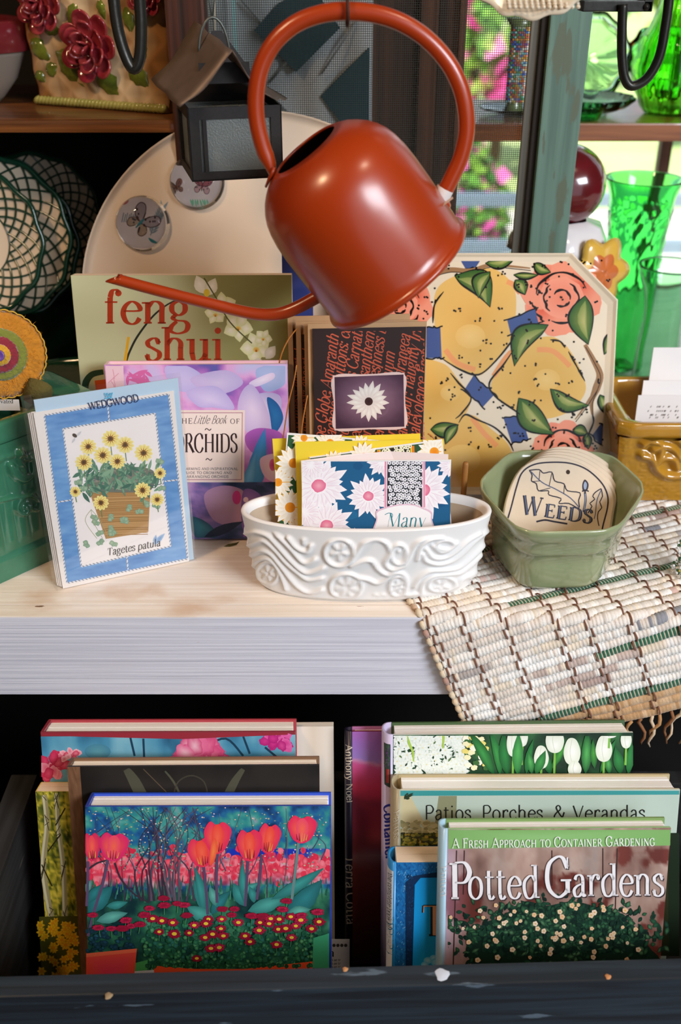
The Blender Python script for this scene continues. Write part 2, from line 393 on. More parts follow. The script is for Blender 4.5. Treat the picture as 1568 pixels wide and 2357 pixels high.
def _glyph(ch):
    if ch not in _GC:
        w, s = _G.get(ch, _G['o']); ops = []
        for part in s.split(';'):
            if not part.strip(): continue
            k, *pts = part.split(); P = [tuple(float(q) for q in t.split(',')) for t in pts]
            if k == 'c': P = [tuple(q) for q in catmull(P, 5)]
            if k == 'C': P = [tuple(q) for q in catmull(P, 5, True)]; P.append(P[0])
            ops.append((k, P))
        _GC[ch] = (w, ops)
    return _GC[ch]
def glyph_polys(ch, thick, thin, serif, ser_w):
    """list of quads (each four (x,y)) for a letter"""
    w, ops = _glyph(ch); out = []
    def seg(a, b, wa, wb):
        dx, dy = b[0] - a[0], b[1] - a[1]; L = math.hypot(dx, dy) or 1e-6; nx, ny = -dy / L, dx / L
        out.append([(a[0] + nx * wa / 2, a[1] + ny * wa / 2), (a[0] - nx * wa / 2, a[1] - ny * wa / 2), (b[0] - nx * wb / 2, b[1] - ny * wb / 2), (b[0] + nx * wb / 2, b[1] + ny * wb / 2)])
    for k, P in ops:
        if k in 'pcC':
            n = len(P); ws = []; nr = []
            for i in range(n):
                a = P[max(i - 1, 0)]; b = P[min(i + 1, n - 1)]
                if k == 'C' and i in (0, n - 1): a, b = P[n - 2], P[1]
                dx, dy = b[0] - a[0], b[1] - a[1]; L = math.hypot(dx, dy) or 1e-6
                ws.append(thin + (thick - thin) * (abs(dy) / L) ** 1.5); nr.append((-dy / L, dx / L))
            for i in range(n - 1):
                a, b = P[i], P[i + 1]; h0, h1 = ws[i] / 2, ws[i + 1] / 2; u, v = nr[i], nr[i + 1]
                out.append([(a[0] + u[0] * h0, a[1] + u[1] * h0), (a[0] - u[0] * h0, a[1] - u[1] * h0), (b[0] - v[0] * h1, b[1] - v[1] * h1), (b[0] + v[0] * h1, b[1] + v[1] * h1)])
        elif k == 'h': seg(P[0], P[1], thin, thin)
        elif k == 'k': seg(P[0], P[1], thick, thick)
        elif k == 's' and serif:
            x, y = P[0]; t = max(thin, .03); yy = y + t / 2 if y < .2 else y - t / 2
            out.append([(x - ser_w, yy + t / 2), (x - ser_w, yy - t / 2), (x + ser_w, yy - t / 2), (x + ser_w, yy + t / 2)])
        elif k == 'o':
            x, y = P[0]; r = max(thick * .62, .035)
            out.append([(x + r * math.cos(a * pi / 4), y + r * math.sin(a * pi / 4)) for a in range(8)])
    return w, out

class Print:
    """flat ink on one plane, drawn in photo pixels; every later shape lies 0.6 micrometres above the one before"""
    def __init__(s, pl, off=0.00004, step=6e-7):
        s.pl = pl; s.off = off; s.step = step; s.v = []; s.f = []; s.c = []
        s.clip = None; s.split = 1
    def _pt(s, x, y): return s.pl.px(x, y, s.off)
    def poly(s, pts, col, up=True):
        if up: s.off += s.step
        if s.clip:
            pts = clip_poly([(p[0], p[1]) for p in pts], s.clip)
            if len(pts) < 3: return
        k = len(s.v); c = lin(col)
        for x, y in [(p[0], p[1]) for p in pts]: s.v.append(s._pt(x, y)); s.c.append(c)
        s.f.append(list(range(k, k + len(pts))))
    def fan(s, pts, ccol, ecol, ctr=None):
        if s.clip:
            full = [(p[0], p[1]) for p in pts]; pts = clip_poly(full, s.clip)
            if len(pts) < 3: return
            if ctr and not (s.clip[0] <= ctr[0] <= s.clip[2] and s.clip[1] <= ctr[1] <= s.clip[3]): ctr = None
        s.off += s.step; k = len(s.v); n = len(pts)
        cx, cy = ctr if ctr else (sum(p[0] for p in pts) / n, sum(p[1] for p in pts) / n)
        s.v.append(s._pt(cx, cy)); s.c.append(lin(ccol)); e = lin(ecol)
        for p in pts: s.v.append(s._pt(p[0], p[1])); s.c.append(e)
        for i in range(n): s.f.append([k, k + 1 + i, k + 1 + (i + 1) % n])
    def blob(s, pts, col, ecol=None, n=5):
        q = catmull(pts, n, True)
        if ecol: s.fan(q, col, ecol)
        else: s.poly(q, col)
    def ell(s, x, y, rx, ry, col, ecol=None, rot=0.0, n=18, wob=0.0):
        ca, sa = math.cos(rot), math.sin(rot); P = []
        for i in range(n):
            a = 2 * pi * i / n; k = 1 + (R.uniform(-wob, wob) if wob else 0)
            u, v = rx * k * math.cos(a), ry * k * math.sin(a); P.append((x + u * ca - v * sa, y + u * sa + v * ca))
        s.fan(P, col, ecol) if ecol else s.poly(P, col)
    def stroke(s, pts, w, col, smooth=True, n=5, up=True):
        """w a number or list along the points"""
        if up: s.off += s.step
        P = catmull(pts, n) if smooth and len(pts) > 2 else [np.array(p, float) for p in pts]; m = len(P)
        ws = np.interp(np.linspace(0, 1, m), np.linspace(0, 1, len(w)), w) if isinstance(w, (list, tuple)) else [w] * m
        c = lin(col); k = len(s.v)
        for i in range(m):
            d = P[min(i + 1, m - 1)] - P[max(i - 1, 0)]; L = np.hypot(*d) or 1e-6; nx, ny = -d[1] / L, d[0] / L
            for sg in (1, -1):
                qx, qy = P[i][0] + sg * nx * ws[i] / 2, P[i][1] + sg * ny * ws[i] / 2
                if s.clip: qx = min(max(qx, s.clip[0]), s.clip[2]); qy = min(max(qy, s.clip[1]), s.clip[3])
                s.v.append(s._pt(qx, qy)); s.c.append(c)
        for i in range(m - 1): s.f.append([k + 2 * i, k + 2 * i + 1, k + 2 * i + 3, k + 2 * i + 2])
    def leaf(s, p0, p1, w, col, ecol=None, bend=0.0):
        x0, y0 = p0; x1, y1 = p1; dx, dy = x1 - x0, y1 - y0; L = math.hypot(dx, dy) or 1; nx, ny = -dy / L, dx / L
        A = []; B = []
        for t in (0, .15, .35, .55, .75, .9, 1):
            h = w * math.sin(pi * t ** .85) / 2; o = bend * L * math.sin(pi * t)
            cx, cy = x0 + dx * t + nx * o, y0 + dy * t + ny * o
            A.append((cx + nx * h, cy + ny * h)); B.append((cx - nx * h, cy - ny * h))
        P = A + B[-2:0:-1]
        s.fan(P, col, ecol) if ecol else s.poly(P, col)
    def daisy(s, x, y, r, n, col, ecol=None, rc=.25, cc='#f0c020', cce=None, sq=1.0, w=.5, rot=0.0, jit=.12):
        for i in range(n):
            a = rot + 2 * pi * i / n; L = r * (1 + R.uniform(-jit, jit))
            s.leaf((x + .1 * r * math.cos(a), y + .1 * r * math.sin(a) * sq), (x + L * math.cos(a), y + L * math.sin(a) * sq), w * r * 2 * pi / n * 1.1, col, ecol)
        s.ell(x, y, rc * r, rc * r * sq, cc, cce)
    def field(s, quad, nx, ny, fn, mask=None):
        """quad = TL,TR,BR,BL pixels; fn(u,v) -> sRGB array, v downwards"""
        s.off += s.step; k = len(s.v); U, W = np.meshgrid(np.linspace(0, 1, nx + 1), np.linspace(0, 1, ny + 1))
        q = [np.array(p, float) for p in quad]
        X = (q[0][0] * (1 - U) + q[1][0] * U) * (1 - W) + (q[3][0] * (1 - U) + q[2][0] * U) * W
        Y = (q[0][1] * (1 - U) + q[1][1] * U) * (1 - W) + (q[3][1] * (1 - U) + q[2][1] * U) * W
        C = lin_np(fn(U, W)).reshape(-1, 3)
        for x, y in zip(X.ravel(), Y.ravel()): s.v.append(s._pt(x, y))
        s.c += [tuple(c) for c in C]
        for j in range(ny):
            for i in range(nx):
                a = k + j * (nx + 1) + i; s.f.append([a, a + 1, a + nx + 2, a + nx + 1])
    def text(s, t, x, y, size, col, thick=.1, thin=.035, serif=True, ser_w=.075, slant=0.0, xs=1.0, rot=0.0, track=0.0, clip=None, align='l', small=None, yslope=0.0):
        """baseline starts at pixel (x,y); size = em in pixels; clip=(x0,y0,x1,y1) drops strokes outside"""
        s.off += s.step; ca, sa = math.cos(rot), math.sin(rot); c = lin(col)
        adv = 0; quads = []
        for ch in t:
            sc = 1.0; q = ch
            if small and ch.islower(): q = ch.upper(); sc = small
            w, qs = glyph_polys(q, thick / (1 if sc == 1 else sc ** .5), thin / (1 if sc == 1 else sc ** .5), serif, ser_w)
            for poly in qs: quads.append([((adv + (a * sc)), b * sc) for a, b in poly])
            adv += (w * sc + track)
        x0 = x if align == 'l' else (x - adv * xs * size / 2 if align == 'c' else x - adv * xs * size)
        for poly in quads:
            P = []
            for a, b in poly:
                u = size * (a * xs + slant * b); v = -size * b
                P.append((x0 + u * ca - v * sa, y + u * sa + v * ca))
            if clip:
                P = clip_poly(P, clip)
                if len(P) < 3: continue
            if s.split > 1 and len(P) == 4:          # curved ground: cut the pen stroke into short pieces
                n = s.split; L = lambda a, b, t: (a[0] + (b[0] - a[0]) * t, a[1] + (b[1] - a[1]) * t)
                parts = [[L(P[0], P[3], i / n), L(P[1], P[2], i / n), L(P[1], P[2], (i + 1) / n), L(P[0], P[3], (i + 1) / n)] for i in range(n)]
            else: parts = [P]
            for Q in parts:
                k = len(s.v)
                for p in Q: s.v.append(s._pt(*p)); s.c.append(c)
                s.f.append(list(range(k, k + len(Q))))
        return adv * xs * size
    def build(s, name, m, parent, label=None, flat=True):
        return mesh(name, s.v, s.f, m, parent, cols=s.c, label=label)
def clip_poly(P, box):
    x0, y0, x1, y1 = box
    for ax, lim, sg in ((0, x0, 1), (0, x1, -1), (1, y0, 1), (1, y1, -1)):
        Q = []
        for i in range(len(P)):
            a, b = P[i - 1], P[i]; da, db = sg * (a[ax] - lim), sg * (b[ax] - lim)
            if (da < 0) != (db < 0):
                t = da / (da - db); Q.append((a[0] + t * (b[0] - a[0]), a[1] + t * (b[1] - a[1])))
            if db >= 0: Q.append(b)
        P = Q
        if not P: break
    return P
PAPER = vmat('printed_gloss_paper', 0.5, coat=0.06, coat_rough=0.15, spec=0.35)
MATTE = vmat('printed_matte_paper', 0.7, spec=0.3)
# ================================================================== THE SETTING
def struct(o): o['kind'] = 'structure'; return o
M_dark = mat('shade_black_board', '#15110e', 0.8, var=0.5, vscale=6)  # shade under the shelf and in the cupboard is put into this colour
M_wallp = wood('dark_timber_wall', '#3a2a20', '#241812', 'z', 0.7)
M_ceil = wood('ceiling_boards', '#8d7660', '#6a543f', 'x', 0.7)
struct(wbox('floor', -2.2, 2.2, -3.0, 1.0, -0.92, -0.90, wood('floor_boards', '#5a4636', '#3a2a1e', 'y', 0.6), bev=0))
struct(wbox('ceiling', -2.25, 2.25, -3.0, 1.05, 1.60, 1.64, M_ceil, bev=0))
struct(wbox('wall_left', -2.25, -2.2, -3.0, 1.0, -0.92, 1.60, M_wallp, bev=0))
struct(wbox('wall_right', 2.2, 2.25, -3.0, 1.0, -0.92, 1.60, M_wallp, bev=0))
struct(wbox('wall_front', -2.2, 0.45, -3.05, -3.0, -0.92, 1.60, M_wallp, bev=0))  # unseen wall, added to keep bright sky out of the glossy reflections
# back wall left of the window, below it and above it
wb = MB()
wb.box(WORLDPL, -2.2, 0.10, -0.92, 1.60, -1.0, -0.96); wb.box(WORLDPL, 0.10, 2.2, -0.92, -0.03, -1.0, -0.96)
wb.box(WORLDPL, 0.10, 2.2, 1.15, 1.60, -1.0, -0.96); wb.box(WORLDPL, 1.35, 2.2, -0.03, 1.15, -1.0, -0.96)
struct(wb.build('wall_back', M_wallp))
M_winwood = wood('brown_window_wood', '#7a4a30', '#4f2c1b', 'z', 0.55)
win = thing('window_1', None, None, (0.7, 0.965, -0.03)); struct(win)
for x0, x1, z0, z1, nm in ((0.10, 0.14, -0.03, 1.15, 'jamb'), (1.31, 1.35, -0.03, 1.15, 'jamb'), (0.14, 1.31, -0.03, 0.0, 'bottom_rail'), (0.14, 1.31, 1.11, 1.15, 'top_rail'), (0.515, 0.533, 0.0, 1.11, 'glazing_bar'), (0.92, 0.938, 0.0, 1.11, 'glazing_bar')):
    wbox(nm, x0, x1, 0.955, 0.975, z0, z1, M_winwood, win)
M_pane = film('window_pane_glass', 0.05, 0.02)
for x0, x1 in ((0.14, 0.515), (0.533, 0.92), (0.938, 1.31)):
    wbox('pane', x0, x1, 0.963, 0.966, 0.0, 1.11, M_pane, win, bev=0)
# sill table joining the shelf to the window
struct(wbox('window_2', 0.235, 1.30, 0.40, 0.955, -0.03, -0.0005, wood('pale_sill_paint', '#dfe4dc', '#c6cfc6', 'x', 0.4), bev=0.002))
bpy.data.objects['window_2'].name = 'trim_1'

# the long white display shelf
sh = thing('display_shelf', 'long white painted wooden display shelf with grained front board and dark recess below', 'shelf', (0, 0.2, -0.9))
def shelf_paint(name, col, col2, bump, stain, chips):
    m, nt, b = _new(name)
    tc = nt.nodes.new('ShaderNodeTexCoord')
    def noise(sc, scale, det=6, dist=0.0):
        mp = nt.nodes.new('ShaderNodeMapping'); mp.inputs['Scale'].default_value = sc; nt.links.new(tc.outputs['Object'], mp.inputs[0])
        n = nt.nodes.new('ShaderNodeTexNoise'); n.inputs['Scale'].default_value = scale; n.inputs['Detail'].default_value = det; n.inputs['Distortion'].default_value = dist
        nt.links.new(mp.outputs[0], n.inputs['Vector']); return n.outputs['Fac']
    def ramp(f, p0, p1, c0, c1):
        r = nt.nodes.new('ShaderNodeValToRGB'); e = r.color_ramp.elements
        e[0].position, e[1].position = p0, p1; e[0].color = (*c0, 1); e[1].color = (*c1, 1); nt.links.new(f, r.inputs[0]); return r.outputs[0]
    def mixn(f, a, bcol):
        mx = nt.nodes.new('ShaderNodeMix'); mx.data_type = 'RGBA'; nt.links.new(f, mx.inputs[0]); nt.links.new(a, mx.inputs[6]); mx.inputs[7].default_value = (*lin(bcol), 1); return mx.outputs[2]
    g = noise((1.6, 60, 60), 2.2, 5, 1.2)
    out = ramp(g, 0.3, 0.7, lin(col2), lin(col))
    st = noise((5, 9, 9), 1.6, 7)
    out = mixn(ramp(st, 0.56, 0.70, (0, 0, 0), (0.75, 0.75, 0.75)), out, stain)
    ch = noise((14, 60, 60), 1.5, 5)
    out = mixn(ramp(ch, 0.735, 0.75, (0, 0, 0), (1, 1, 1)), out, chips)
    nt.links.new(out, b.inputs['Base Color']); b.inputs['Roughness'].default_value = 0.5
    gl = noise((1.1, 30, 125), 1.3, 3, 0.35); gm = noise((1.0, 4, 22), 1.0, 2)
    lines = ramp(gl, 0.44, 0.60, (0, 0, 0), (1, 1, 1)); amt = ramp(gm, 0.40, 0.62, (0.15, 0.15, 0.15), (1, 1, 1))
    mm = nt.nodes.new('ShaderNodeMath'); mm.operation = 'MULTIPLY'; nt.links.new(lines, mm.inputs[0]); nt.links.new(amt, mm.inputs[1])
    bp = nt.nodes.new('ShaderNodeBump'); bp.inputs['Strength'].default_value = bump; bp.inputs['Distance'].default_value = 0.0016
    nt.links.new(mm.outputs[0], bp.inputs['Height'])
    bp2 = nt.nodes.new('ShaderNodeBump'); bp2.inputs['Strength'].default_value = 0.35; bp2.inputs['Distance'].default_value = 0.001
    nt.links.new(g, bp2.inputs['Height']); nt.links.new(bp.outputs[0], bp2.inputs['Normal']); nt.links.new(bp2.outputs[0], b.inputs['Normal'])
    return m
M_shelftop = shelf_paint('worn_cream_shelf_paint', '#f2e9df', '#e2d4c4', 0.06, '#c9a27c', '#7a5a40')
M_shelffront = shelf_paint('white_grained_paint', '#dedde6', '#cfced9', 0.34, '#d3d0d6', '#a8683c')
wbox('front_board', -0.95, 1.30, 0.0, 0.0185, -0.089, 0.0, M_shelffront, sh, bev=0.0018)
wbox('edge_strip', -0.95, 1.30, 0.0003, 0.0183, -0.001, 0.0006, M_shelftop, sh, bev=0.0005)
wbox('top_board', -0.95, 1.30, 0.0199, 0.40, -0.022, 0.0003, M_shelftop, sh, bev=0.0008)
for x in (-0.93, 1.26): wbox('support', x, x + 0.03, 0.03, 0.39, -0.10, -0.0222, M_dark, sh)

# dark recess under the shelf
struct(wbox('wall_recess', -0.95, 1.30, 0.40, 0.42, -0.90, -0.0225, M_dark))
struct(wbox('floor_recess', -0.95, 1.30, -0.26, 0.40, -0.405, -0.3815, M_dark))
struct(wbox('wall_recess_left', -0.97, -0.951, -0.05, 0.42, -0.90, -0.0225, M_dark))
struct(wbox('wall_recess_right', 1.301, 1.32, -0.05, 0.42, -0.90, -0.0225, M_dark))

# old cupboard behind the shelf: peeling post, upper shelf, dark back
M_peel = wood('peeling_green_post', '#4a2414', '#24120a', 'z', 0.5, chips='#5f8070', chip_amt=0.64)
M_brownsh = wood('brown_shelf_wood', '#8a5426', '#4d2a10', 'x', 0.45, coat=0.3, chips='#9a8a6a', chip_amt=0.70)
cup = thing('wall_cupboard', 'dark old cupboard with a brown wooden shelf and peeling green post', 'cupboard', (-0.4, 0.5, 0))
wbox('shelf_board', -0.80, -0.172, 0.372, 0.66, 0.348, 0.361, M_brownsh, cup, bev=0.004)
wbox('back_panel', -0.80, -0.14, 0.68, 0.69, 0.0, 1.0, M_dark, cup)
wbox('side_panel', -0.82, -0.80, 0.36, 0.69, 0.0, 1.0, M_dark, cup)
wbox('side_panel', -0.175, -0.160, 0.395, 0.69, 0.0, 1.0, M_dark, cup)
wbox('bottom_board', -0.80, -0.175, 0.40, 0.68, -0.02, 0.0, M_dark, cup)
po = wbox('corner_post', -0.172, -0.133, 0.366, 0.394, 0.0, 1.0, M_peel, cup, bev=0.003)

# wire screen panel with a green post
scr = thing('screen_panel', 'wire mesh screen in a frame with a weathered green post', 'screen', (0.05, 0.385, 0))
M_green = wood('weathered_green_paint', '#5f7d70', '#4c675c', 'z', 0.6, chips='#55604f', chip_amt=0.57, bump=0.25)
M_wire = mat('grey_wire', '#5e625e', 0.45, metal=0.7)
wbox('green_post', 0.206, 0.247, 0.366, 0.40, 0.0, 0.66, M_green, scr, bev=0.002)
wbox('edge_bead', 0.199, 0.2055, 0.374, 0.392, 0.0, 0.66, mat('dark_bead', '#241c16', 0.6), scr)
wbox('mesh_batten', 0.190, 0.1985, 0.379, 0.386, 0.0, 0.66, wood('grey_batten', '#6d6a60', '#45423a', 'z'), scr)
wm = MB(); pitch = 0.00215; r = 0.00026
x = -0.132
while x < 0.192:
    v, f = tubevf([(x, 0.3865, 0.0), (x, 0.3865, 0.66)], r, 4); wm.add(v, f); x += pitch
z = 0.12
while z < 0.66:
    v, f = tubevf([(-0.132, 0.3868, z), (0.192, 0.3868, z)], r, 4); wm.add(v, f); z += pitch
w_ = wm.build('wire_mesh', M_wire, scr); w_['kind'] = 'stuff'
tube('bead_chain', [atY(493, -40, 0.384), atY(494, 20, 0.384), atY(495, 90, 0.384)], 0.0009, mat('pale_cord', '#b9ad95', 0.6), scr, 6)
# quilt behind the screen
def quilt():
    Yq = 0.47
    t = thing('hanging_quilt', 'white quilt with dark teal patches hanging behind the wire screen', 'quilt', (-0.05, Yq, 0.0))
    M_w = mat('white_quilt_cotton', '#b9c0c2', 0.9, bump=0.5, bscale=25, sheen=0.3); M_t = mat('teal_quilt_cotton', '#16424e', 0.9, bump=0.4, bscale=30)
    nx, nz = 40, 50; x0, x1 = atY(478, 100, Yq).x, atY(858, 100, Yq).x; P = []
    for j in range(nz + 1):
        for i in range(nx + 1):
            xx = x0 + (x1 - x0) * i / nx; zz = 0.02 + 0.68 * j / nz
            P.append((xx, Yq + 0.004 * math.sin(i * 0.55 + j * .1) + 0.003 * math.sin(j * .5), zz))
    mesh('backing', P, [[j * (nx + 1) + i, j * (nx + 1) + i + 1, (j + 1) * (nx + 1) + i + 1, (j + 1) * (nx + 1) + i] for j in range(nz) for i in range(nx)], M_w, t, True)
    for pts in (((585, 70), (640, 8), (722, -30), (782, 65), (682, 166)), ((738, 222), (850, 110), (850, 292), (790, 290)), ((560, -90), (610, -110), (640, -60), (600, -30)), ((640, 330), (700, 290), (760, 350), (700, 420))):
        q = catmull(pts, 1, True); top = [atY(a, b, Yq - 0.007) for a, b in q]; bot = [p + V((0, 0.012, 0)) for p in top]; n = len(top)
        clean_normals(mesh('patch', top + bot, [list(range(n)), list(range(n, 2 * n))[::-1]] + [[i, (i + 1) % n, n + (i + 1) % n, n + i] for i in range(n)], M_t, t))
    for a, b in (((555, 0), (690, 150)), ((620, 190), (735, 60)), ((700, 300), (600, 190)), ((840, 20), (740, 170))):
        tube('seam', [atY(a[0], a[1], Yq - .005), atY(b[0], b[1], Yq - .005)], 0.0012, mat('seam_thread', '#8f979b', 0.9), t, 6)
quilt()
M_cy = mat('pale_cyan_trim', '#a9dcdb', 0.6)
wbox('hanging_ribbon', atY(536, 80, .45).x, atY(545, 80, .45).x, 0.45, 0.4515, 0.30, 0.75, M_cy, bev=0)
tag(bpy.data.objects['hanging_ribbon'], 'narrow pale cyan strip hanging in front of the quilt behind the screen', 'ribbon')
# brown door frame seen through the screen
fr = thing('brown_door_frame', 'dark brown timber frame standing behind the wire screen beside the quilt', 'frame', (0.1, 0.56, 0))
M_fr = wood('brown_frame_wood', '#6b4029', '#3a2114', 'z', 0.6); M_fr2 = wood('reddish_frame_strip', '#8a5a40', '#643b27', 'z', 0.5)
xx = lambda p, y: atY(p, 200, y).x
wbox('wide_post', xx(846, .56), xx(962, .56), 0.56, 0.60, 0.0, 1.0, M_fr, fr)
wbox('light_strip', xx(962, .55), xx(1002, .55), 0.545, 0.60, 0.0, 1.0, M_fr2, fr)
wbox('narrow_post', xx(1004, .56), xx(1050, .56), 0.56, 0.60, 0.0, 1.0, M_fr, fr)
wbox('thin_strip', xx(1052, .55), xx(1066, .55), 0.55, 0.60, 0.0, 1.0, M_fr2, fr)
# window shelf carrying the coloured glass
ws = thing('window_shelf', 'brown wooden shelf board carrying green glass across the bright window', 'shelf', (0.6, 0.7, 0.30))
zs = atY(1400, 284, 0.62).z
wbox('board', xx(1066, .62), 1.31, 0.62, 0.84, zs - 0.022, zs, wood('glass_shelf_wood', '#9a5a2c', '#6a3716', 'x', 0.3, coat=0.4), ws, bev=0.002)
for bx in (1.25,): wbox('bracket', bx, bx + 0.02, 0.70, 0.955, zs - 0.10, zs - 0.022, M_winwood, ws)
GZS = zs

# ------------------------------------------------------------------ the garden beyond the window
gnd = struct(wbox('floor_garden', -9, 16, 1.3, 40, -1.25, -1.2, mat('sunny_lawn', '#c3d69a', 0.9, var=0.6, vscale=1.2, col2='#9fbf62'), bev=0))
gnd.name = 'floor_2'
struct(wbox('floor_path', -9, 16, 4.3, 6.6, -1.2, -1.185, mat('pale_paving', '#e6e3da', 0.9, var=0.3, vscale=3), bev=0)).name = 'floor_3'
def bush(name, label, c, rx, rz, n, leafcols, flowercols, nfl, leaf=0.10, seed=1, group=None):
    rr = random.Random(seed); t = thing(name, label, 'shrub', (c[0], c[1], -1.2), group)
    def cloud(k, size, cols, nm, m, out=1.0, petals=False):
        b = MB()
        for _ in range(k):
            a = rr.uniform(0, 2 * pi); e = math.acos(rr.uniform(-0.3, 1)); q = rr.uniform(.75, 1.0) * out
            p = V((c[0] + rx * q * math.sin(e) * math.cos(a), c[1] + rx * q * math.sin(e) * math.sin(a), -1.2 + rz * .45 + rz * .55 * q * math.cos(e)))
            d = V((rr.uniform(-1, 1), rr.uniform(-1, .2), rr.uniform(-.6, 1))).normalized(); s = d.cross(V((0, 0, 1))).normalized(); u = s.cross(d)
            L = size * rr.uniform(.6, 1.3); col = lin(rr.choice(cols))
            b.add([p - s * L * .5, p + u * L * .5 + d * L * .1, p + s * L * .5, p - u * L * .5 + d * L * .1], [[0, 1, 2, 3]], col)
        o = b.build(nm, m, t); o['kind'] = 'stuff'
    vm = vmat('shrub_leaf_colour', 0.6)
    cloud(n, leaf, leafcols, 'foliage', vm)
    if nfl: cloud(nfl, leaf * 1.5, flowercols, 'blossom', vm, 1.04)
    tube('stem', [(c[0], c[1], -1.2), (c[0] + .05, c[1], -1.2 + rz * .6)], 0.05, M_fr, t)
G1, G2, G3 = ['#5f9a38', '#8fc04a', '#3d7a2c'], ['#8fc84e', '#b6dc6a', '#6aa43a'], ['#4d8a40', '#7ab35a']
bush('flowering_shrub', 'pink flowering shrub seen through the screen and window, upper right', (1.25, 7.8, 0), 0.42, 1.55, 800, G2, ['#f060b0', '#ff8fc8', '#e03c98'], 150, 0.12, 1)
bush('flowering_shrub', 'smaller magenta flowering shrub low behind the window beside the brown frame', (0.66, 4.6, 0), 0.22, 0.85, 500, G1, ['#f070c0', '#d848a8'], 110, 0.07, 2)
bush('garden_shrub', 'bright green shrub beyond the window left of the glass plates', (3.9, 9.5, 0), 1.1, 1.5, 900, G2, ['#ffe060'], 60, 0.18, 3)
bush('garden_shrub', 'large sunlit green shrub beyond the green glass vase', (6.6, 12, 0), 1.8, 2.6, 1300, G1 + G2, ['#ffffff'], 0, 0.24, 4)
bush('garden_shrub', 'tall green shrub far beyond the window behind the brown frame', (2.6, 14, 0), 1.7, 3.2, 1300, G1, ['#ffffff'], 0, 0.26, 5)
rail = thing('garden_fence', 'blue grey rail fence crossing the garden beyond the window', 'fence', (3.5, 3.6, -1.2))
M_rail = mat('blue_grey_paint', '#7f93a6', 0.6)
for zz in (-0.42, -0.62): wbox('rail', -2.0, 9.0, 3.6, 3.66, zz - 0.05, zz, M_rail, rail)
for k in range(7): wbox('post', -0.5 + 1.4 * k, -0.42 + 1.4 * k, 3.58, 3.68, -1.2, -0.36, M_rail, rail)
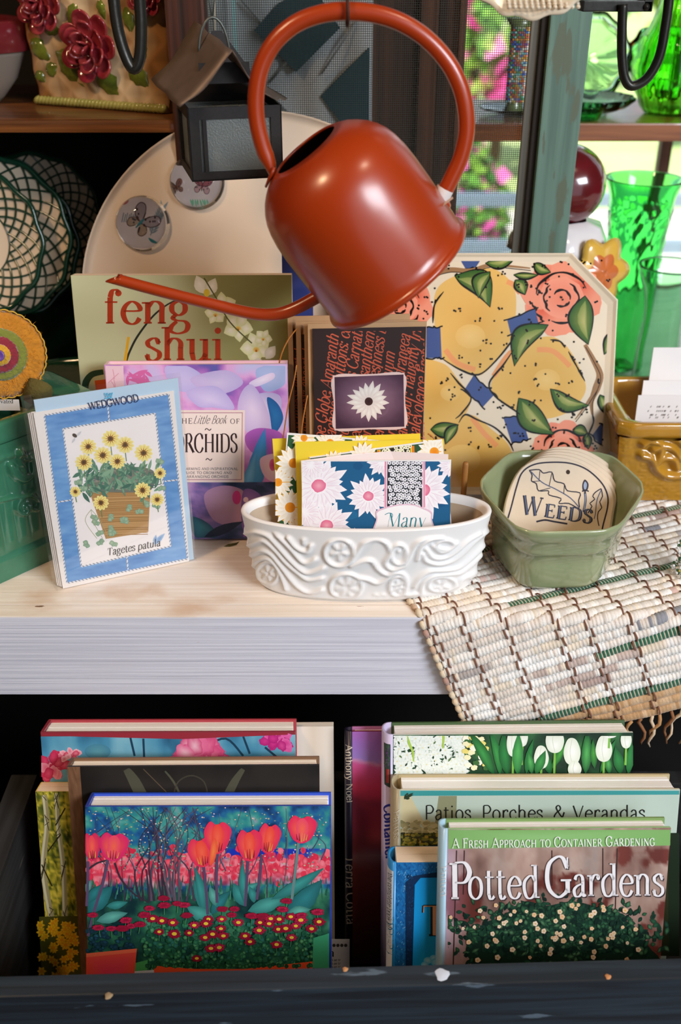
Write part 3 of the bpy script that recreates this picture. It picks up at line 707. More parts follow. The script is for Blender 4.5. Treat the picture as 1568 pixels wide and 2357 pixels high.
# ================================================================== THINGS IN THE UPPER HALF
# ---- watering can
def watering_can():
    Y = 0.085
    M_o = mat('burnt_orange_enamel', '#9c330a', 0.33, spec=0.5, coat=0.5, coat_rough=0.22)
    B = atY(913, 628, Y); k = (atY(1062, 520, Y) - atY(765, 737, Y)).length / 367.0      # metres per photo pixel at the can
    top = atY(704, 339, Y); ax = (top - B).normalized()
    ax = (ax + V((0, -0.07, 0))).normalized()
    L = (top - B).length
    t = thing('watering_can', 'burnt orange watering can with hoop handle and long spout hanging tilted', 'watering can', B)
    s = L / 356.0
    prof = [(82, 352), (84, 357), (100, 351), (118, 342), (134, 330), (149, 316), (162, 299), (172, 280), (179, 258), (184, 230), (187, 190), (188, 140), (188, 90), (187, 40), (187, 14), (191, 11), (195, 7), (196, 2), (193, -4), (186, -6), (182, -3), (160, 2), (0.1, 3)]
    inner = [(176, 8), (182, 60), (182, 190), (174, 258), (158, 296), (130, 326), (100, 345), (84, 350), (82, 352)]
    lathe('body', [(a * s, b * s) for a, b in prof], B, M_o, t, ax=ax, seg=96)
    lathe('inside', [(a * s, b * s) for a, b in inner], B, mat('dark_can_inside', '#3a1206', 0.7), t, ax=ax, seg=64)
    lathe('opening_rim', [((82 + 3.2 * math.cos(q)) * s, (354 + 3.2 * math.sin(q)) * s) for q in [2 * pi * i / 10 for i in range(11)]], B, M_o, t, ax=ax, seg=64)
    # hoop handle
    hp = [(627, 402), (622, 380), (606, 340), (592, 280), (590, 215), (603, 150), (634, 95), (682, 54), (740, 32), (800, 26), (868, 33), (930, 55), (985, 92), (1030, 142), (1058, 195), (1072, 250), (1074, 305), (1062, 360), (1042, 405), (1026, 438)]
    P = [atY(a, b, Y) for a, b in catmull(hp, 5)]; n = len(P)
    rr = [s * 18.5] * n; fl = [(1, 1)] * n
    for i in range(9):
        w = i / 8; rr[i] = s * (18.5); fl[i] = (1.0, 0.35 + 0.65 * w)
    tube('handle', P, rr, M_o, t, 16, flat=fl)
    pl = [atY(a, b, Y - 0.006) for a, b in ((632, 385), (627, 398), (620, 412), (612, 430))]
    tube('handle_tab', pl, [s * 13, s * 15, s * 13, s * 8], M_o, t, 10, flat=[(1, .35)] * 4)
    lathe('handle_boss', [(0.1, 6), (18, 5), (26, 0), (30, -6)] and [(0.1 * s, 8 * s), (19 * s, 6 * s), (25 * s, 0), (27 * s, -9 * s)], atY(1016, 462, Y), M_o, t, ax=(atY(1026, 438, Y) - atY(1012, 468, Y)), seg=24)
    # spout
    sp = [(742, 677), (725, 686), (690, 705), (655, 719), (622, 724), (585, 722), (540, 713), (480, 698), (400, 678), (320, 657), (262, 641)]
    Q = [atY(a, b, Y) for a, b in catmull(sp, 5)]; m = len(Q)
    rs = [s * (16.5 - 3.0 * i / m) for i in range(m)]
    v, f = tubevf(Q, rs, 16, cap=False)
    # slanted mouth: pull the last ring into a cut
    d = (Q[-1] - Q[-2]).normalized(); up = V((0, 0, 1))
    for k2 in range(16):
        p = v[(m - 1) * 16 + k2]; h = (p - Q[-1]).dot(up); v[(m - 1) * 16 + k2] = p - d * (h * 1.4)
    so = clean_normals(mesh('spout', v, f, M_o, t, True))
    md = so.modifiers.new('wall', 'SOLIDIFY'); md.thickness = 0.0006; md.offset = -1
    lathe('spout_collar', [(16 * s, -4 * s), (20 * s, 0), (17 * s, 5 * s), (15 * s, 7 * s)], Q[2], M_o, t, ax=(Q[6] - Q[1]), seg=24)
    # price tag wrapped round the handle
    M_tag = mat('paper_price_tag', '#d9d3d0', 0.5)
    a0 = atY(1019, 446, Y); axh = (atY(1027, 434, Y) - atY(1012, 462, Y)).normalized()
    g = thing('price_tag', 'small white paper tag wrapped round the watering can handle end', 'tag', a0 - V((0, 0, .01)))
    lathe('tag_band', [(20.5 * s, -20 * s), (20.5 * s, 14 * s)], a0, M_tag, g, ax=axh, seg=32)
    mesh('tag_flag', [atY(1000, 482, Y - .014), atY(1042, 452, Y - .012), atY(1044, 457, Y - .02), atY(1002, 488, Y - .022)], [[0, 1, 2, 3]], M_tag, g)
    # iron hook that carries it
    h = thing('ceiling_hook', 'thin rusty hook holding the watering can by its handle', 'hook', atY(800, 10, Y))
    hk = [atY(800, -120, Y), atY(800, -40, Y), atY(800, 0, Y - .008), atY(801, 30, Y - .010), atY(801, 52, Y - .008), atY(800, 60, Y), atY(799, 52, Y + .009), atY(799, 40, Y + .010)]
    tube('wire', [V(p) for p in catmull(hk, 4)], 0.0013, mat('rusty_iron', '#3a2018', 0.6, metal=0.5), h, 8)
    tube('chain', [atY(800, -120, Y), V((atY(800, -120, Y).x, Y, 1.60))], 0.0012, MATS['rusty_iron'], h, 6)
watering_can()

# ---- lantern
def lantern():
    al = math.radians(14.6); w = 0.080; Y0 = 0.165
    u = V((math.cos(al), math.sin(al), 0)); v = V((-math.sin(al), math.cos(al), 0))
    c0 = atY(443, 419, Y0); ctop = atY(430, 249, Y0)
    H = ctop.z - c0.z; o = c0
    t = thing('hanging_lantern', 'dark metal house shaped lantern with frosted panes and bent roof', 'lantern', o + (u + v) * w / 2)
    M_m = mat('black_speckled_metal', '#2c2827', 0.55, metal=0.4, var=0.5, vscale=300, col2='#171414')
    M_f = mat('frosted_glass', '#a9b0ac', 0.35, trans=0.75, bump=0.3, bscale=700)
    M_roof = mat('brown_sheet_metal', '#75655b', 0.48, metal=0.35, var=0.5, vscale=30, col2='#463830', bump=0.1, bscale=40)
    bar = 0.0095; th = 0.0012
    faces = ((o, u, -v), (o + v * w, -v, -u), (o + u * w, v, u), (o + u * w + v * w, -u, v))
    for (p, a, n) in faces:
        pl = Plane(p, a, V((0, 0, 1)))
        fb = MB()
        for (a0, a1, b0, b1) in ((0, bar, 0, H), (w - bar, w, 0, H), (bar, w - bar, 0, bar * .8), (bar, w - bar, H - bar, H)):
            fb.box(pl, a0, a1, b0, b1, -th, 0)
        fb.build('side_frame', M_m, t)
        pbox('frosted_pane', pl, bar * .7, w - bar * .7, bar * .5, H - bar * .6, -0.0042, -0.0022, M_f, t, bev=0)
        pbox('pane_clip', pl, bar * 1.25, bar * 1.6, bar * .8, H - bar, -0.002, 0.0008, M_m, t, bev=0)
    bp = Plane(o, u, v); pbox('base_plate', bp, 0, w, 0, w, -0.0, 0.0015, M_m, t, bev=0)
    top = o + V((0, 0, H))
    # gable pieces front and back with a notch
    for q in (0.0, w - 0.001):
        pl = Plane(top + v * q, u, V((0, 0, 1)))
        pts = [(0.006, 0), (w - .006, 0), (w - .012, .02), (w / 2 + .004, .052), (w / 2 - .004, .052), (.012, .02)]
        if q > 0: mesh('gable', [pl.at(a, b, -.0004) for a, b in pts], [list(range(6))], M_m, t)
        else: pbox('gable_bar', pl, .012, w - .026, .018, .034, -.001, 0, M_m, t, bev=0)
    # bent roof: two curved sheets meeting at the ridge, which runs along v
    rc = atY(492, 95, Y0 + 0.028)
    def sheet(cs, name, sag):
        A, B, C, D = [atY(*c) for c in cs]; n, m = 12, 6; P = []       # ridge back, ridge front, eave front, eave back
        for i in range(n + 1):
            s_ = i / n
            for j in range(m + 1):
                q = j / m; p = (A * (1 - q) + B * q) * (1 - s_) + (D * (1 - q) + C * q) * s_
                P.append(p + V((0, 0, -sag * math.sin(pi * s_) + 0.0010 * math.sin(j * 2.1 + i * .7))))
        o_ = mesh(name, P, [[i * (m + 1) + j, i * (m + 1) + j + 1, (i + 1) * (m + 1) + j + 1, (i + 1) * (m + 1) + j] for i in range(n) for j in range(m)], M_roof, t, True)
        o_.modifiers.new('thick', 'SOLIDIFY').thickness = 0.0011
    sheet(((450, 50, .225), (537, 117, .150), (415, 250, .140), (350, 187, .215)), 'roof_sheet', .004)
    sheet(((450, 50, .225), (537, 117, .150), (628, 226, .172), (662, 228, .262)), 'roof_sheet', .006)
    cen = rc; rz = rc.z
    pts = []
    for i in range(13):
        a = pi * i / 12; pts.append(V((0, 0, rz - 0.012)) + V((cen.x, cen.y, 0)) + u * (-0.013 * math.cos(a)) + V((0, 0, 0.030 * math.sin(a))))
    tube('bail_wire', pts, 0.0012, M_wire, t, 8)
    hk = thing('lantern_hanger', 'twisted thin wire above the lantern bail near the screen', 'wire', pts[6] + V((0, 0, .002)))
    tube('wire', [pts[6] + V((0, 0, -.002)), pts[6] + V((-.003, 0, .02)), pts[6] + V((-.012, 0.02, .045)), pts[6] + V((-.016, 0.02, .20))], 0.0007, M_wire, hk, 6)
    tube('wire', [pts[6] + V((0, 0, -.001)), pts[6] + V((.004, 0, .02)), pts[6] + V((.010, .01, .035)), pts[6] + V((.004, .01, .07)), pts[6] + V((.003, .02, .20))], 0.0006, M_wire, hk, 6)
lantern()

# ---- large cream oval tray leaning at the back
def tray():
    y0 = 0.27; lean = math.radians(17)
    x = V((1, 0, 0)); up = V((0, math.sin(lean), math.cos(lean)))
    pl = Plane(atZ(610, 900, 0.0) * 0 + V((0, y0, 0)), x, up)
    ca, cb = pl.ab(608, 606); tl = pl.ab(196, 606); tp = pl.ab(640, 258)
    b = tp[1] / 2; cb = b; a = (ca - tl[0]) / math.sqrt(max(.2, 1 - ((tl[1] - cb) / b) ** 2))
    M_c = mat('cream_enamel', '#e6d3bd', 0.38, coat=0.25, var=0.25, vscale=7, col2='#d5b79a')
    t = thing('oval_tray', 'large cream oval tray leaning behind the green book', 'tray', pl.at(ca, 0))
    prof = [(0.0005, -.0), (0.95, 0), (0.975, .0012), (0.988, .0045), (0.994, .0062), (1.0, .0064), (1.0, .005), (0.995, .004), (0.982, -.002), (0.5, -.0025), (0.0005, -.0025)]
    vs = []; fs = []; seg = 120
    cb = b + 0.001
    for (r_, h) in prof:
        for k in range(seg):
            g = 2 * pi * k / seg; vs.append(pl.at(ca + a * r_ * math.cos(g), cb + b * r_ * math.sin(g), h))
    for i in range(len(prof) - 1):
        for k in range(seg): fs.append([i * seg + k, i * seg + (k + 1) % seg, (i + 1) * seg + (k + 1) % seg, (i + 1) * seg + k])
    o = clean_normals(mesh('tray_dish', vs, fs, M_c, t, True)); smooth_angle(o, 50)
    return pl
TRAY = tray()

# ---- glass dome magnets on the tray
def dome(name, label, cx, cy, rpx, art):
    c = TRAY.px(cx, cy, 0.0); rad = (TRAY.px(cx + rpx, cy) - c).length
    t = thing(name, label, 'glass magnet', c, 'glass dome magnets on the cream tray')
    prof = [(0.0005, .016), (.35, .0155), (.6, .0138), (.8, .0105), (.94, .006), (1.0, .002), (.985, 0.0), (0.0005, 0.0)]
    lathe('glass_dome', [(a * rad, h + .0010) for a, h in prof], c, glass('clear_dome_glass', '#ffffff', 0.0, 1.27), t, ax=TRAY.n, seg=64)
    P = Print(Plane(c, TRAY.x, TRAY.u), 0.0003)
    P.ell(cx, cy, rpx * .985, rpx * .985, '#efeaec', '#e2dce4', n=40)
    art(P, cx, cy); P.build('picture_disc', MATTE, t)
def butterfly(P, x, y, s, rot, c1, c2, body):
    ca, sa = math.cos(rot), math.sin(rot)
    T = lambda a, b: (x + s * (a * ca - b * sa), y + s * (a * sa + b * ca))
    for sg in (1, -1):
        up = [(0, -.1), (.25, -.75), (.6, -1.1), (.95, -1.0), (1.0, -.6), (.7, -.15), (.2, .05)]
        lo = [(.05, .05), (.5, 0), (.8, .3), (.7, .7), (.4, .75), (.15, .4)]
        for q, c in ((up, c1), (lo, c2)):
            P.blob([T(sg * a, b) for a, b in q], c)
            for _ in range(9):
                i = R.randrange(len(q)); r_ = R.uniform(.45, .85); a, b = q[i]
                p = T(sg * a * r_, b * r_); P.ell(p[0], p[1], s * .07, s * .09, '#3a2b30', n=7)
            P.stroke([T(sg * a, b) for a, b in q], s * .06, '#4a2c2c')
    P.stroke([T(0, -.3), T(0, .0), T(0, .55)], [s * .1, s * .2, s * .08], body)
    P.stroke([T(0, -.3), T(.2, -.75)], s * .04, '#333333'); P.stroke([T(0, -.3), T(-.2, -.75)], s * .04, '#333333')
def art1(P, cx, cy):
    P.clip = None
    for i in range(11):
        t = i / 10; x, y = 348 + 26 * t, 472 + 56 * (1 - t) - 12
        P.leaf((x, y + 20), (x + 14, y + 12 - 8 * t), 4, '#7d93a6'); P.leaf((x, y + 20), (x - 4, y), 4, '#8aa0b0')
    P.stroke([(346, 540), (358, 510), (374, 482)], 2, '#71879a')
    for i in range(7): P.stroke([(286 + i * 4, 512), (290 + i * 4, 492 + 3 * (i % 2))], 2.2, '#8493a3')
    P.ell(292, 470, 9, 5, '#a03a50', rot=-.5)
    butterfly(P, 326, 512, 30, .75, '#a9a0ac', '#b3a08e', '#2a7d90')
    P.blob([(342, 545), (352, 549), (361, 556), (352, 556), (345, 552)], '#2a8f9a')
dome('glass_magnet', 'round clear glass dome magnet with one large butterfly and fern', 330, 515, 62, art1)
def art2(P, cx, cy):
    butterfly(P, 411, 431, 15, -.3, '#7a5248', '#8a6a5c', '#5a3226')
    butterfly(P, 466, 428, 20, .15, '#9a5a68', '#c8a6b0', '#5a2630')
    for i in range(8): P.leaf((440 + i * 5, 455), (444 + i * 5 + R.uniform(-4, 4), 470 + R.uniform(-4, 4)), 4, '#63b59a')
dome('glass_magnet', 'round clear glass dome magnet with two small butterflies under the lantern', 455, 418, 63, art2)

# ---- rose basket vase and bowl on the brown shelf
ZS = 0.3612
def rose_basket():
    y0 = 0.40; tilt = math.radians(0)
    bl = atZ(97, 238, ZS); bl = V((bl.x, bl.y, ZS)); br = atZ(392, 260, ZS)
    x = (br - bl); x.z = 0; W = x.length; x.normalize()
    up = V((0, 0, 1)); pl = Plane(bl, x, up)
    t = thing('rose_basket_planter', 'cream ceramic basket planter with raised red roses on the brown shelf', 'planter', bl + x * W / 2)
    Hh = 0.20
    M_cer = vmat('glazed_basket_ceramic', 0.22, coat=0.8, coat_rough=0.05)
    nx, nz = 110, 90; vs = []; cs = []
    for j in range(nz + 1):
        b = Hh * j / nz
        for i in range(nx + 1):
            a = W * i / nx; fl = 0.05 * (b / Hh); aa = a + (a / W - .5) * 2 * .018 * (b / Hh)
            cz = 0.006 * math.sin(pi * i / nx) ** .3
            u, vv = a / .017, b / .017
            bas = abs(((u + vv) % 2) - 1) ; bas2 = abs(((u - vv) % 2) - 1)
            h = 0.0030 * max(bas, bas2)
            vs.append(pl.at(aa, b, cz + h + 0.10 * 0))
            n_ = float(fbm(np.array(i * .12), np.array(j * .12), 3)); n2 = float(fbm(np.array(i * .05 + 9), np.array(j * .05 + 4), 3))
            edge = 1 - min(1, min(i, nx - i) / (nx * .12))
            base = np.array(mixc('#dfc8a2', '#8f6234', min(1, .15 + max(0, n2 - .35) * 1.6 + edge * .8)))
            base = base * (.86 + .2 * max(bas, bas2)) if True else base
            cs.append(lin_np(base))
    k = len(vs)
    f = [[j * (nx + 1) + i, j * (nx + 1) + i + 1, (j + 1) * (nx + 1) + i + 1, (j + 1) * (nx + 1) + i] for j in range(nz) for i in range(nx)]
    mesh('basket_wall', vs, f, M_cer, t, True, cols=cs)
    M_pl = mat('glazed_basket_side', '#c49a55', 0.25, coat=0.7)
    bm_ = MB()
    D = 0.11
    q = [pl.at(0, 0, -D), pl.at(W, 0, -D), pl.at(W + .018, Hh, -D), pl.at(-.018, Hh, -D), pl.at(0, 0, .0), pl.at(W, 0, .0), pl.at(W + .018, Hh, .0), pl.at(-.018, Hh, .0)]
    bm_.add(q, [[0, 3, 2, 1], [0, 4, 7, 3], [1, 2, 6, 5], [0, 1, 5, 4]]); bm_.build('basket_back', M_pl, t)
    rope = []
    M_rope = mat('green_rope_glaze', '#a8a058', 0.25, coat=0.7, var=0.6, vscale=60, col2='#7a8038')
    rb = MB()
    for i in range(36):
        c = pl.at(W * (i + .5) / 36, .005, .009); v_, f_ = lathevf([(0.0002, -.0052), (.0034, -.004), (.0042, 0), (.0034, .004), (0.0002, .0052)], c, ax=(x * .8 + V((0, 0, .55))), seg=8); rb.add(v_, f_)
    rb.build('rope_foot', M_rope, t, True)
    M_rose = mat('red_rose_glaze', '#7a0f26', 0.2, coat=0.7, var=0.5, vscale=55, col2='#b5544c'); M_lf = mat('green_leaf_glaze', '#74802c', 0.22, coat=0.9, var=0.7, vscale=70, col2='#2f3812')
    def rose(cx, cy, s):
        c = pl.px(cx, cy, 0.010); sc = (pl.px(cx + s, cy) - pl.px(cx, cy)).length; b = MB()
        for ring, (rr, n, w_, up_) in enumerate(((1.0, 7, .62, .15), (.72, 6, .52, .5), (.45, 5, .42, .8), (.2, 3, .3, 1.0))):
            for i in range(n):
                a = 2 * pi * i / n + ring * .5; d = x * math.cos(a) + V((0, 0, 1)) * math.sin(a); s_ = x * -math.sin(a) + V((0, 0, 1)) * math.cos(a)
                m0 = c + d * sc * rr * .55; hh = pl.n * sc
                b.add([c + hh * (.15 + up_ * .3), m0 + s_ * sc * w_ * .7 + hh * (.12 + up_ * .35), m0 + d * sc * rr * .45 + s_ * sc * w_ * .45 + hh * (.22 + up_ * .5), m0 + d * sc * rr * .52 + hh * (.30 + up_ * .55), m0 + d * sc * rr * .45 - s_ * sc * w_ * .45 + hh * (.22 + up_ * .5), m0 - s_ * sc * w_ * .7 + hh * (.12 + up_ * .35), m0 + d * sc * .1 * rr + hh * (up_ * .3 - .02)],
                      [[0, 1, 6], [1, 2, 6], [2, 3, 6], [3, 4, 6], [4, 5, 6], [5, 0, 6]])
        o = b.build('rose', M_rose, t, True); md = o.modifiers.new('sub', 'SUBSURF'); md.levels = 2; md.render_levels = 2
        o2 = o.modifiers.new('th', 'SOLIDIFY'); o2.thickness = .002
    for c in ((228, 104, 62), (112, 8, 50), (352, -12, 40)): rose(*c)
    def rleaf(x0, y0, x1, y1, w_):
        mx_, my_ = (x0 + x1) / 2, (y0 + y1) / 2; x0, y0, x1, y1 = mx_ + (x0 - mx_) * 1.35, my_ + (y0 - my_) * 1.35, mx_ + (x1 - mx_) * 1.35, my_ + (y1 - my_) * 1.35; w_ *= 1.25
        p0, p1 = pl.px(x0, y0, .006), pl.px(x1, y1, .006); d = p1 - p0; s_ = d.cross(pl.n).normalized() * ((pl.px(x0 + w_, y0) - pl.px(x0, y0)).length / 2); P = []; n = 8
        for i in range(n + 1):
            tt = i / n; wv = math.sin(pi * tt ** .8) * (1 + .12 * math.sin(i * 3.0))
            for j, (q_, h) in enumerate(((-1, .0), (-.5, .0055), (0, .004), (.5, .0055), (1, 0))): P.append(p0 + d * tt + s_ * q_ * wv + pl.n * h * wv)
        clean_normals(mesh('leaf', P, [[i * 5 + j, i * 5 + j + 1, i * 5 + j + 6, i * 5 + j + 5] for i in range(n) for j in range(4)], M_lf, t, True))
    for l in ((150, 120, 200, 190, 44), (170, 140, 140, 120, 30), (232, 160, 285, 212, 42), (310, 150, 345, 195, 36), (185, 10, 170, 52, 26), (85, 95, 120, 135, 28), (110, 60, 150, 70, 24), (120, 165, 140, 150, 24), (300, 20, 310, 70, 24), (325, 105, 345, 130, 24), (240, 0, 250, 40, 20), (95, 165, 110, 185, 16)): rleaf(*l)
rose_basket()
def plain_bowl():
    c = V((atY(-66, 215, 0.50).x, 0.50, ZS)); t = thing('glazed_bowl', 'grey bowl with maroon inside at the left end of the brown shelf', 'bowl', c)
    M_g = mat('grey_glaze', '#8d8277', 0.35, coat=0.4); M_r = mat('maroon_glaze', '#6e1f26', 0.3, coat=0.6)
    wob = lambda a, i, r_: r_ * (1 + .05 * math.cos(5 * a))
    lathe('bowl_outside', [(.0005, 0), (.030, 0), (.036, .006), (.052, .025), (.062, .048), (.066, .055), (.065, .056)], c, M_g, t, wob=wob)
    lathe('bowl_inside', [(.065, .056), (.061, .048), (.05, .025), (.03, .01), (.0005, .008)], c, M_r, t, wob=wob)
    lathe('bowl_lip', [(.070, .054), (.071, .060), (.071, .083), (.068, .086), (.066, .083), (.066, .054)], c, M_r, t, wob=wob)
plain_bowl()

# ---- black iron hooks in front of the shelf edge, scalloped dish at the top
M_iron = mat('black_iron', '#34332f', 0.34, metal=0.6, bump=0.2, bscale=90)
def iron_u(label, pts, rad, Y, bracket=None):
    P = [atY(a, b, Y) for a, b in catmull(pts, 6)]
    t = thing('iron_hook', label, 'hook', P[len(P) // 2])
    n = len(P); tube('hook_bar', P, [rad] * n, M_iron, t, 12, flat=[(1, .8)] * n)
    return t
t = iron_u('black iron hook in front of the rose planter', [(250, -420), (256, -80), (262, 0), (272, 70), (290, 130), (308, 158), (322, 130), (325, 60), (322, 0), (320, -80), (318, -420)], 0.0064, 0.22)
t = iron_u('black iron hook hanging in front of the green glass', [(1434, 10), (1432, 70), (1432, 130), (1438, 178), (1455, 198), (1490, 180), (1518, 130), (1532, 60), (1540, 0), (1545, -80), (1550, -420)], 0.0050, 0.20)
pl = Plane(atY(1340, 27, 0.205), V((1, 0, 0)), V((0, 0, 1)))
wd = (atY(1500, 27, .205) - atY(1340, 27, .205)).x
pbox('bracket', pl, 0, wd, 0, .0085, -.02, .002, M_iron, t, bev=.001)
pbox('bracket_upright', pl, wd - .008, wd, 0, .06, -.02, .002, M_iron, t, bev=.001)
c = atY(1488, 16, 0.203); lathe('rivet', [(.0001, .0028), (.0022, .002), (.003, 0)], c, M_iron, t, ax=(0, -1, 0), seg=12)
def scallop():
    Y = 0.15; c = atY(1236, -150, Y); rad = (atY(1236, 52, Y) - c).length
    t = thing('scalloped_dish', 'cream scalloped dish with embossed dots at the top edge', 'dish', c)
    M_d = mat('cream_stoneware', '#cdbfa8', 0.35, coat=0.4)
    ax = (CAM - c).normalized(); ax = (ax + V((0, 0.0, .25))).normalized()
    wob = lambda a, i, r_: r_ * (1 + (.022 * math.cos(16 * a) if i in (2, 3, 4, 5) else 0))
    lathe('dish', [(.0005, 0), (.55 * rad, .001), (.93 * rad, .010), (rad, .012), (rad, .009), (.93 * rad, .006), (.5 * rad, -.004), (.0005, -.004)], c, M_d, t, ax=ax, seg=128, wob=wob)
    b = MB()
    pl = Plane(c, V((1, 0, 0)), ax.cross(V((1, 0, 0))) if ax.cross(V((1, 0, 0))).z > 0 else -ax.cross(V((1, 0, 0))))
    for j in range(4):
        for i in range(13):
            p = pl.px(1165 + i * 13, 6 + j * 8 - 4 + .02 * (i - 6) ** 2 * -1, 0.009 + .002 * j)
            v_, f_ = lathevf([(.0001, .0011), (.0012, .0008), (.0017, 0)], p, ax=ax, seg=8); b.add(v_, f_)
    b.build('embossed_dots', M_d, t, True)
    tube('hanger', [c + V((0, .01, 0)), V((c.x, c.y, 1.60))], .0012, M_wire, t, 6)
scallop()

# ---- lattice plates standing in a dark green planter
M_dkg = mat('dark_green_glaze', '#12402e', 0.12, coat=0.9, var=0.4, vscale=20, col2='#0a2a1c')
def lattice_plate(label, cx, cy, Y, rpx, facing, arcs=(0, 2 * pi)):
    c = atY(cx, cy, Y); rad = rpx
    t = thing('lattice_plate', label, 'plate', c - V((0, 0, rad)), 'lattice plates standing in the cupboard')
    ax = V(facing).normalized()
    wav = lambda a: 1 + .018 * math.cos(12 * a)
    surf = lambda q: 0.022 * max(0.0, (q - .45) / .55) ** 1.3 + .004
    M_p = mat('peach_white_glaze', '#ecd9c0', 0.2, coat=0.7)
    ex = V((1, 0, 0)) if abs(ax.x) < .9 else V((0, 1, 0)); ex = (ex - ax * ex.dot(ax)).normalized(); ey = ax.cross(ex)
    P = lambda q, a, o=0: c + ax * (surf(q) + o) + (ex * math.cos(a) + ey * math.sin(a)) * (rad * q * (1 + (wav(a) - 1) * q ** 4))
    N = 96; qs = [.02, .25, .45, .55, .65, .75, .85, .95, 1.0]; vs = []; fs = []
    for q in qs: vs += [P(q, 2 * pi * k / N) for k in range(N)]
    m = len(qs)
    for q in reversed(qs): vs += [P(q, 2 * pi * k / N, -.004) for k in range(N)]
    for i in range(2 * m - 1):
        for k in range(N): fs.append([i * N + k, i * N + (k + 1) % N, (i + 1) * N + (k + 1) % N, (i + 1) * N + k])
    clean_normals(mesh('dish', vs, fs, M_p, t, True))
    lat = MB(); n = 26
    for k in range(n):
        for sg in (1, -1):
            pts = [P(.55 + .45 * i / 9, 2 * pi * k / n + sg * .62 * i / 9, .0012) for i in range(10)]; v_, f_ = tubevf(pts, .0013, 5, cap=False); lat.add(v_, f_)
    lat.build('lattice', M_dkg, t, True)
    tube('rim_band', [P(1.0, 2 * pi * k / 140, .0005) for k in range(140)], .0032, M_dkg, t, 8, closed=True)
    tube('inner_ring', [P(.54, 2 * pi * k / 90, .0008) for k in range(90)], .0010, M_dkg, t, 5, closed=True)
lattice_plate('front lattice plate with dark green wavy rim, cut off by the left edge', -68, 560, 0.42, 0.080, (0.25, -1, .28))
lattice_plate('middle lattice plate with dark green rim behind the front one', -22, 550, 0.445, 0.090, (0.25, -1, .28))
lattice_plate('rearmost lattice plate in shadow with green crisscross lines near the tray', 88, 520, 0.53, 0.082, (0.1, -1, .3))
lattice_plate('third lattice plate edge, mostly hidden behind the middle plate', 6, 560, 0.475, 0.086, (0.3, -1, .28))
def dark_planter():
    z1 = 0.105; a = atZ(-220, 760, z1); b = atZ(300, 772, z1); y0 = 0.30
    pl = Plane(V((a.x, 0.395, 0)), V((1, 0, 0)), V((0, 0, 1))); W = 0.33
    pl = Plane(V((-.50, 0.355, 0)), V((1, 0, 0)), V((0, 0, 1)))
    t = thing('dark_green_planter', 'glossy dark green planter with wavy rim holding the lattice plates', 'planter', pl.at(W / 2, 0))
    # walls of a tray-like planter; plates lean in it
    n = 60; vs = []; fs = []
    def ring(h, inset, wave):
        pts = []
        for i in range(n):
            u = 4 * i / n; s_ = int(u); f = u - s_
            x_, y_ = ((f, 0), (1, f), (1 - f, 1), (0, 1 - f))[s_]
            pts.append(pl.at(inset + x_ * (W - 2 * inset), h + wave * math.sin(i * 2 * pi / 7.5), -(inset + y_ * (.20 - 2 * inset))))
        return pts
    rings = [ring(0, .012, 0), ring(.085, .004, 0), ring(.098, .0, .003), ring(.104, .002, .004), ring(.098, .007, .003), ring(.01, .014, 0)]
    for r_ in rings: vs += r_
    for i in range(len(rings) - 1):
        for k in range(n): fs.append([i * n + k, i * n + (k + 1) % n, (i + 1) * n + (k + 1) % n, (i + 1) * n + k])
    fs.append(list(range(n))); fs.append([5 * n + k for k in range(n)])
    clean_normals(mesh('planter_box', vs, fs, M_dkg, t, True))
dark_planter()
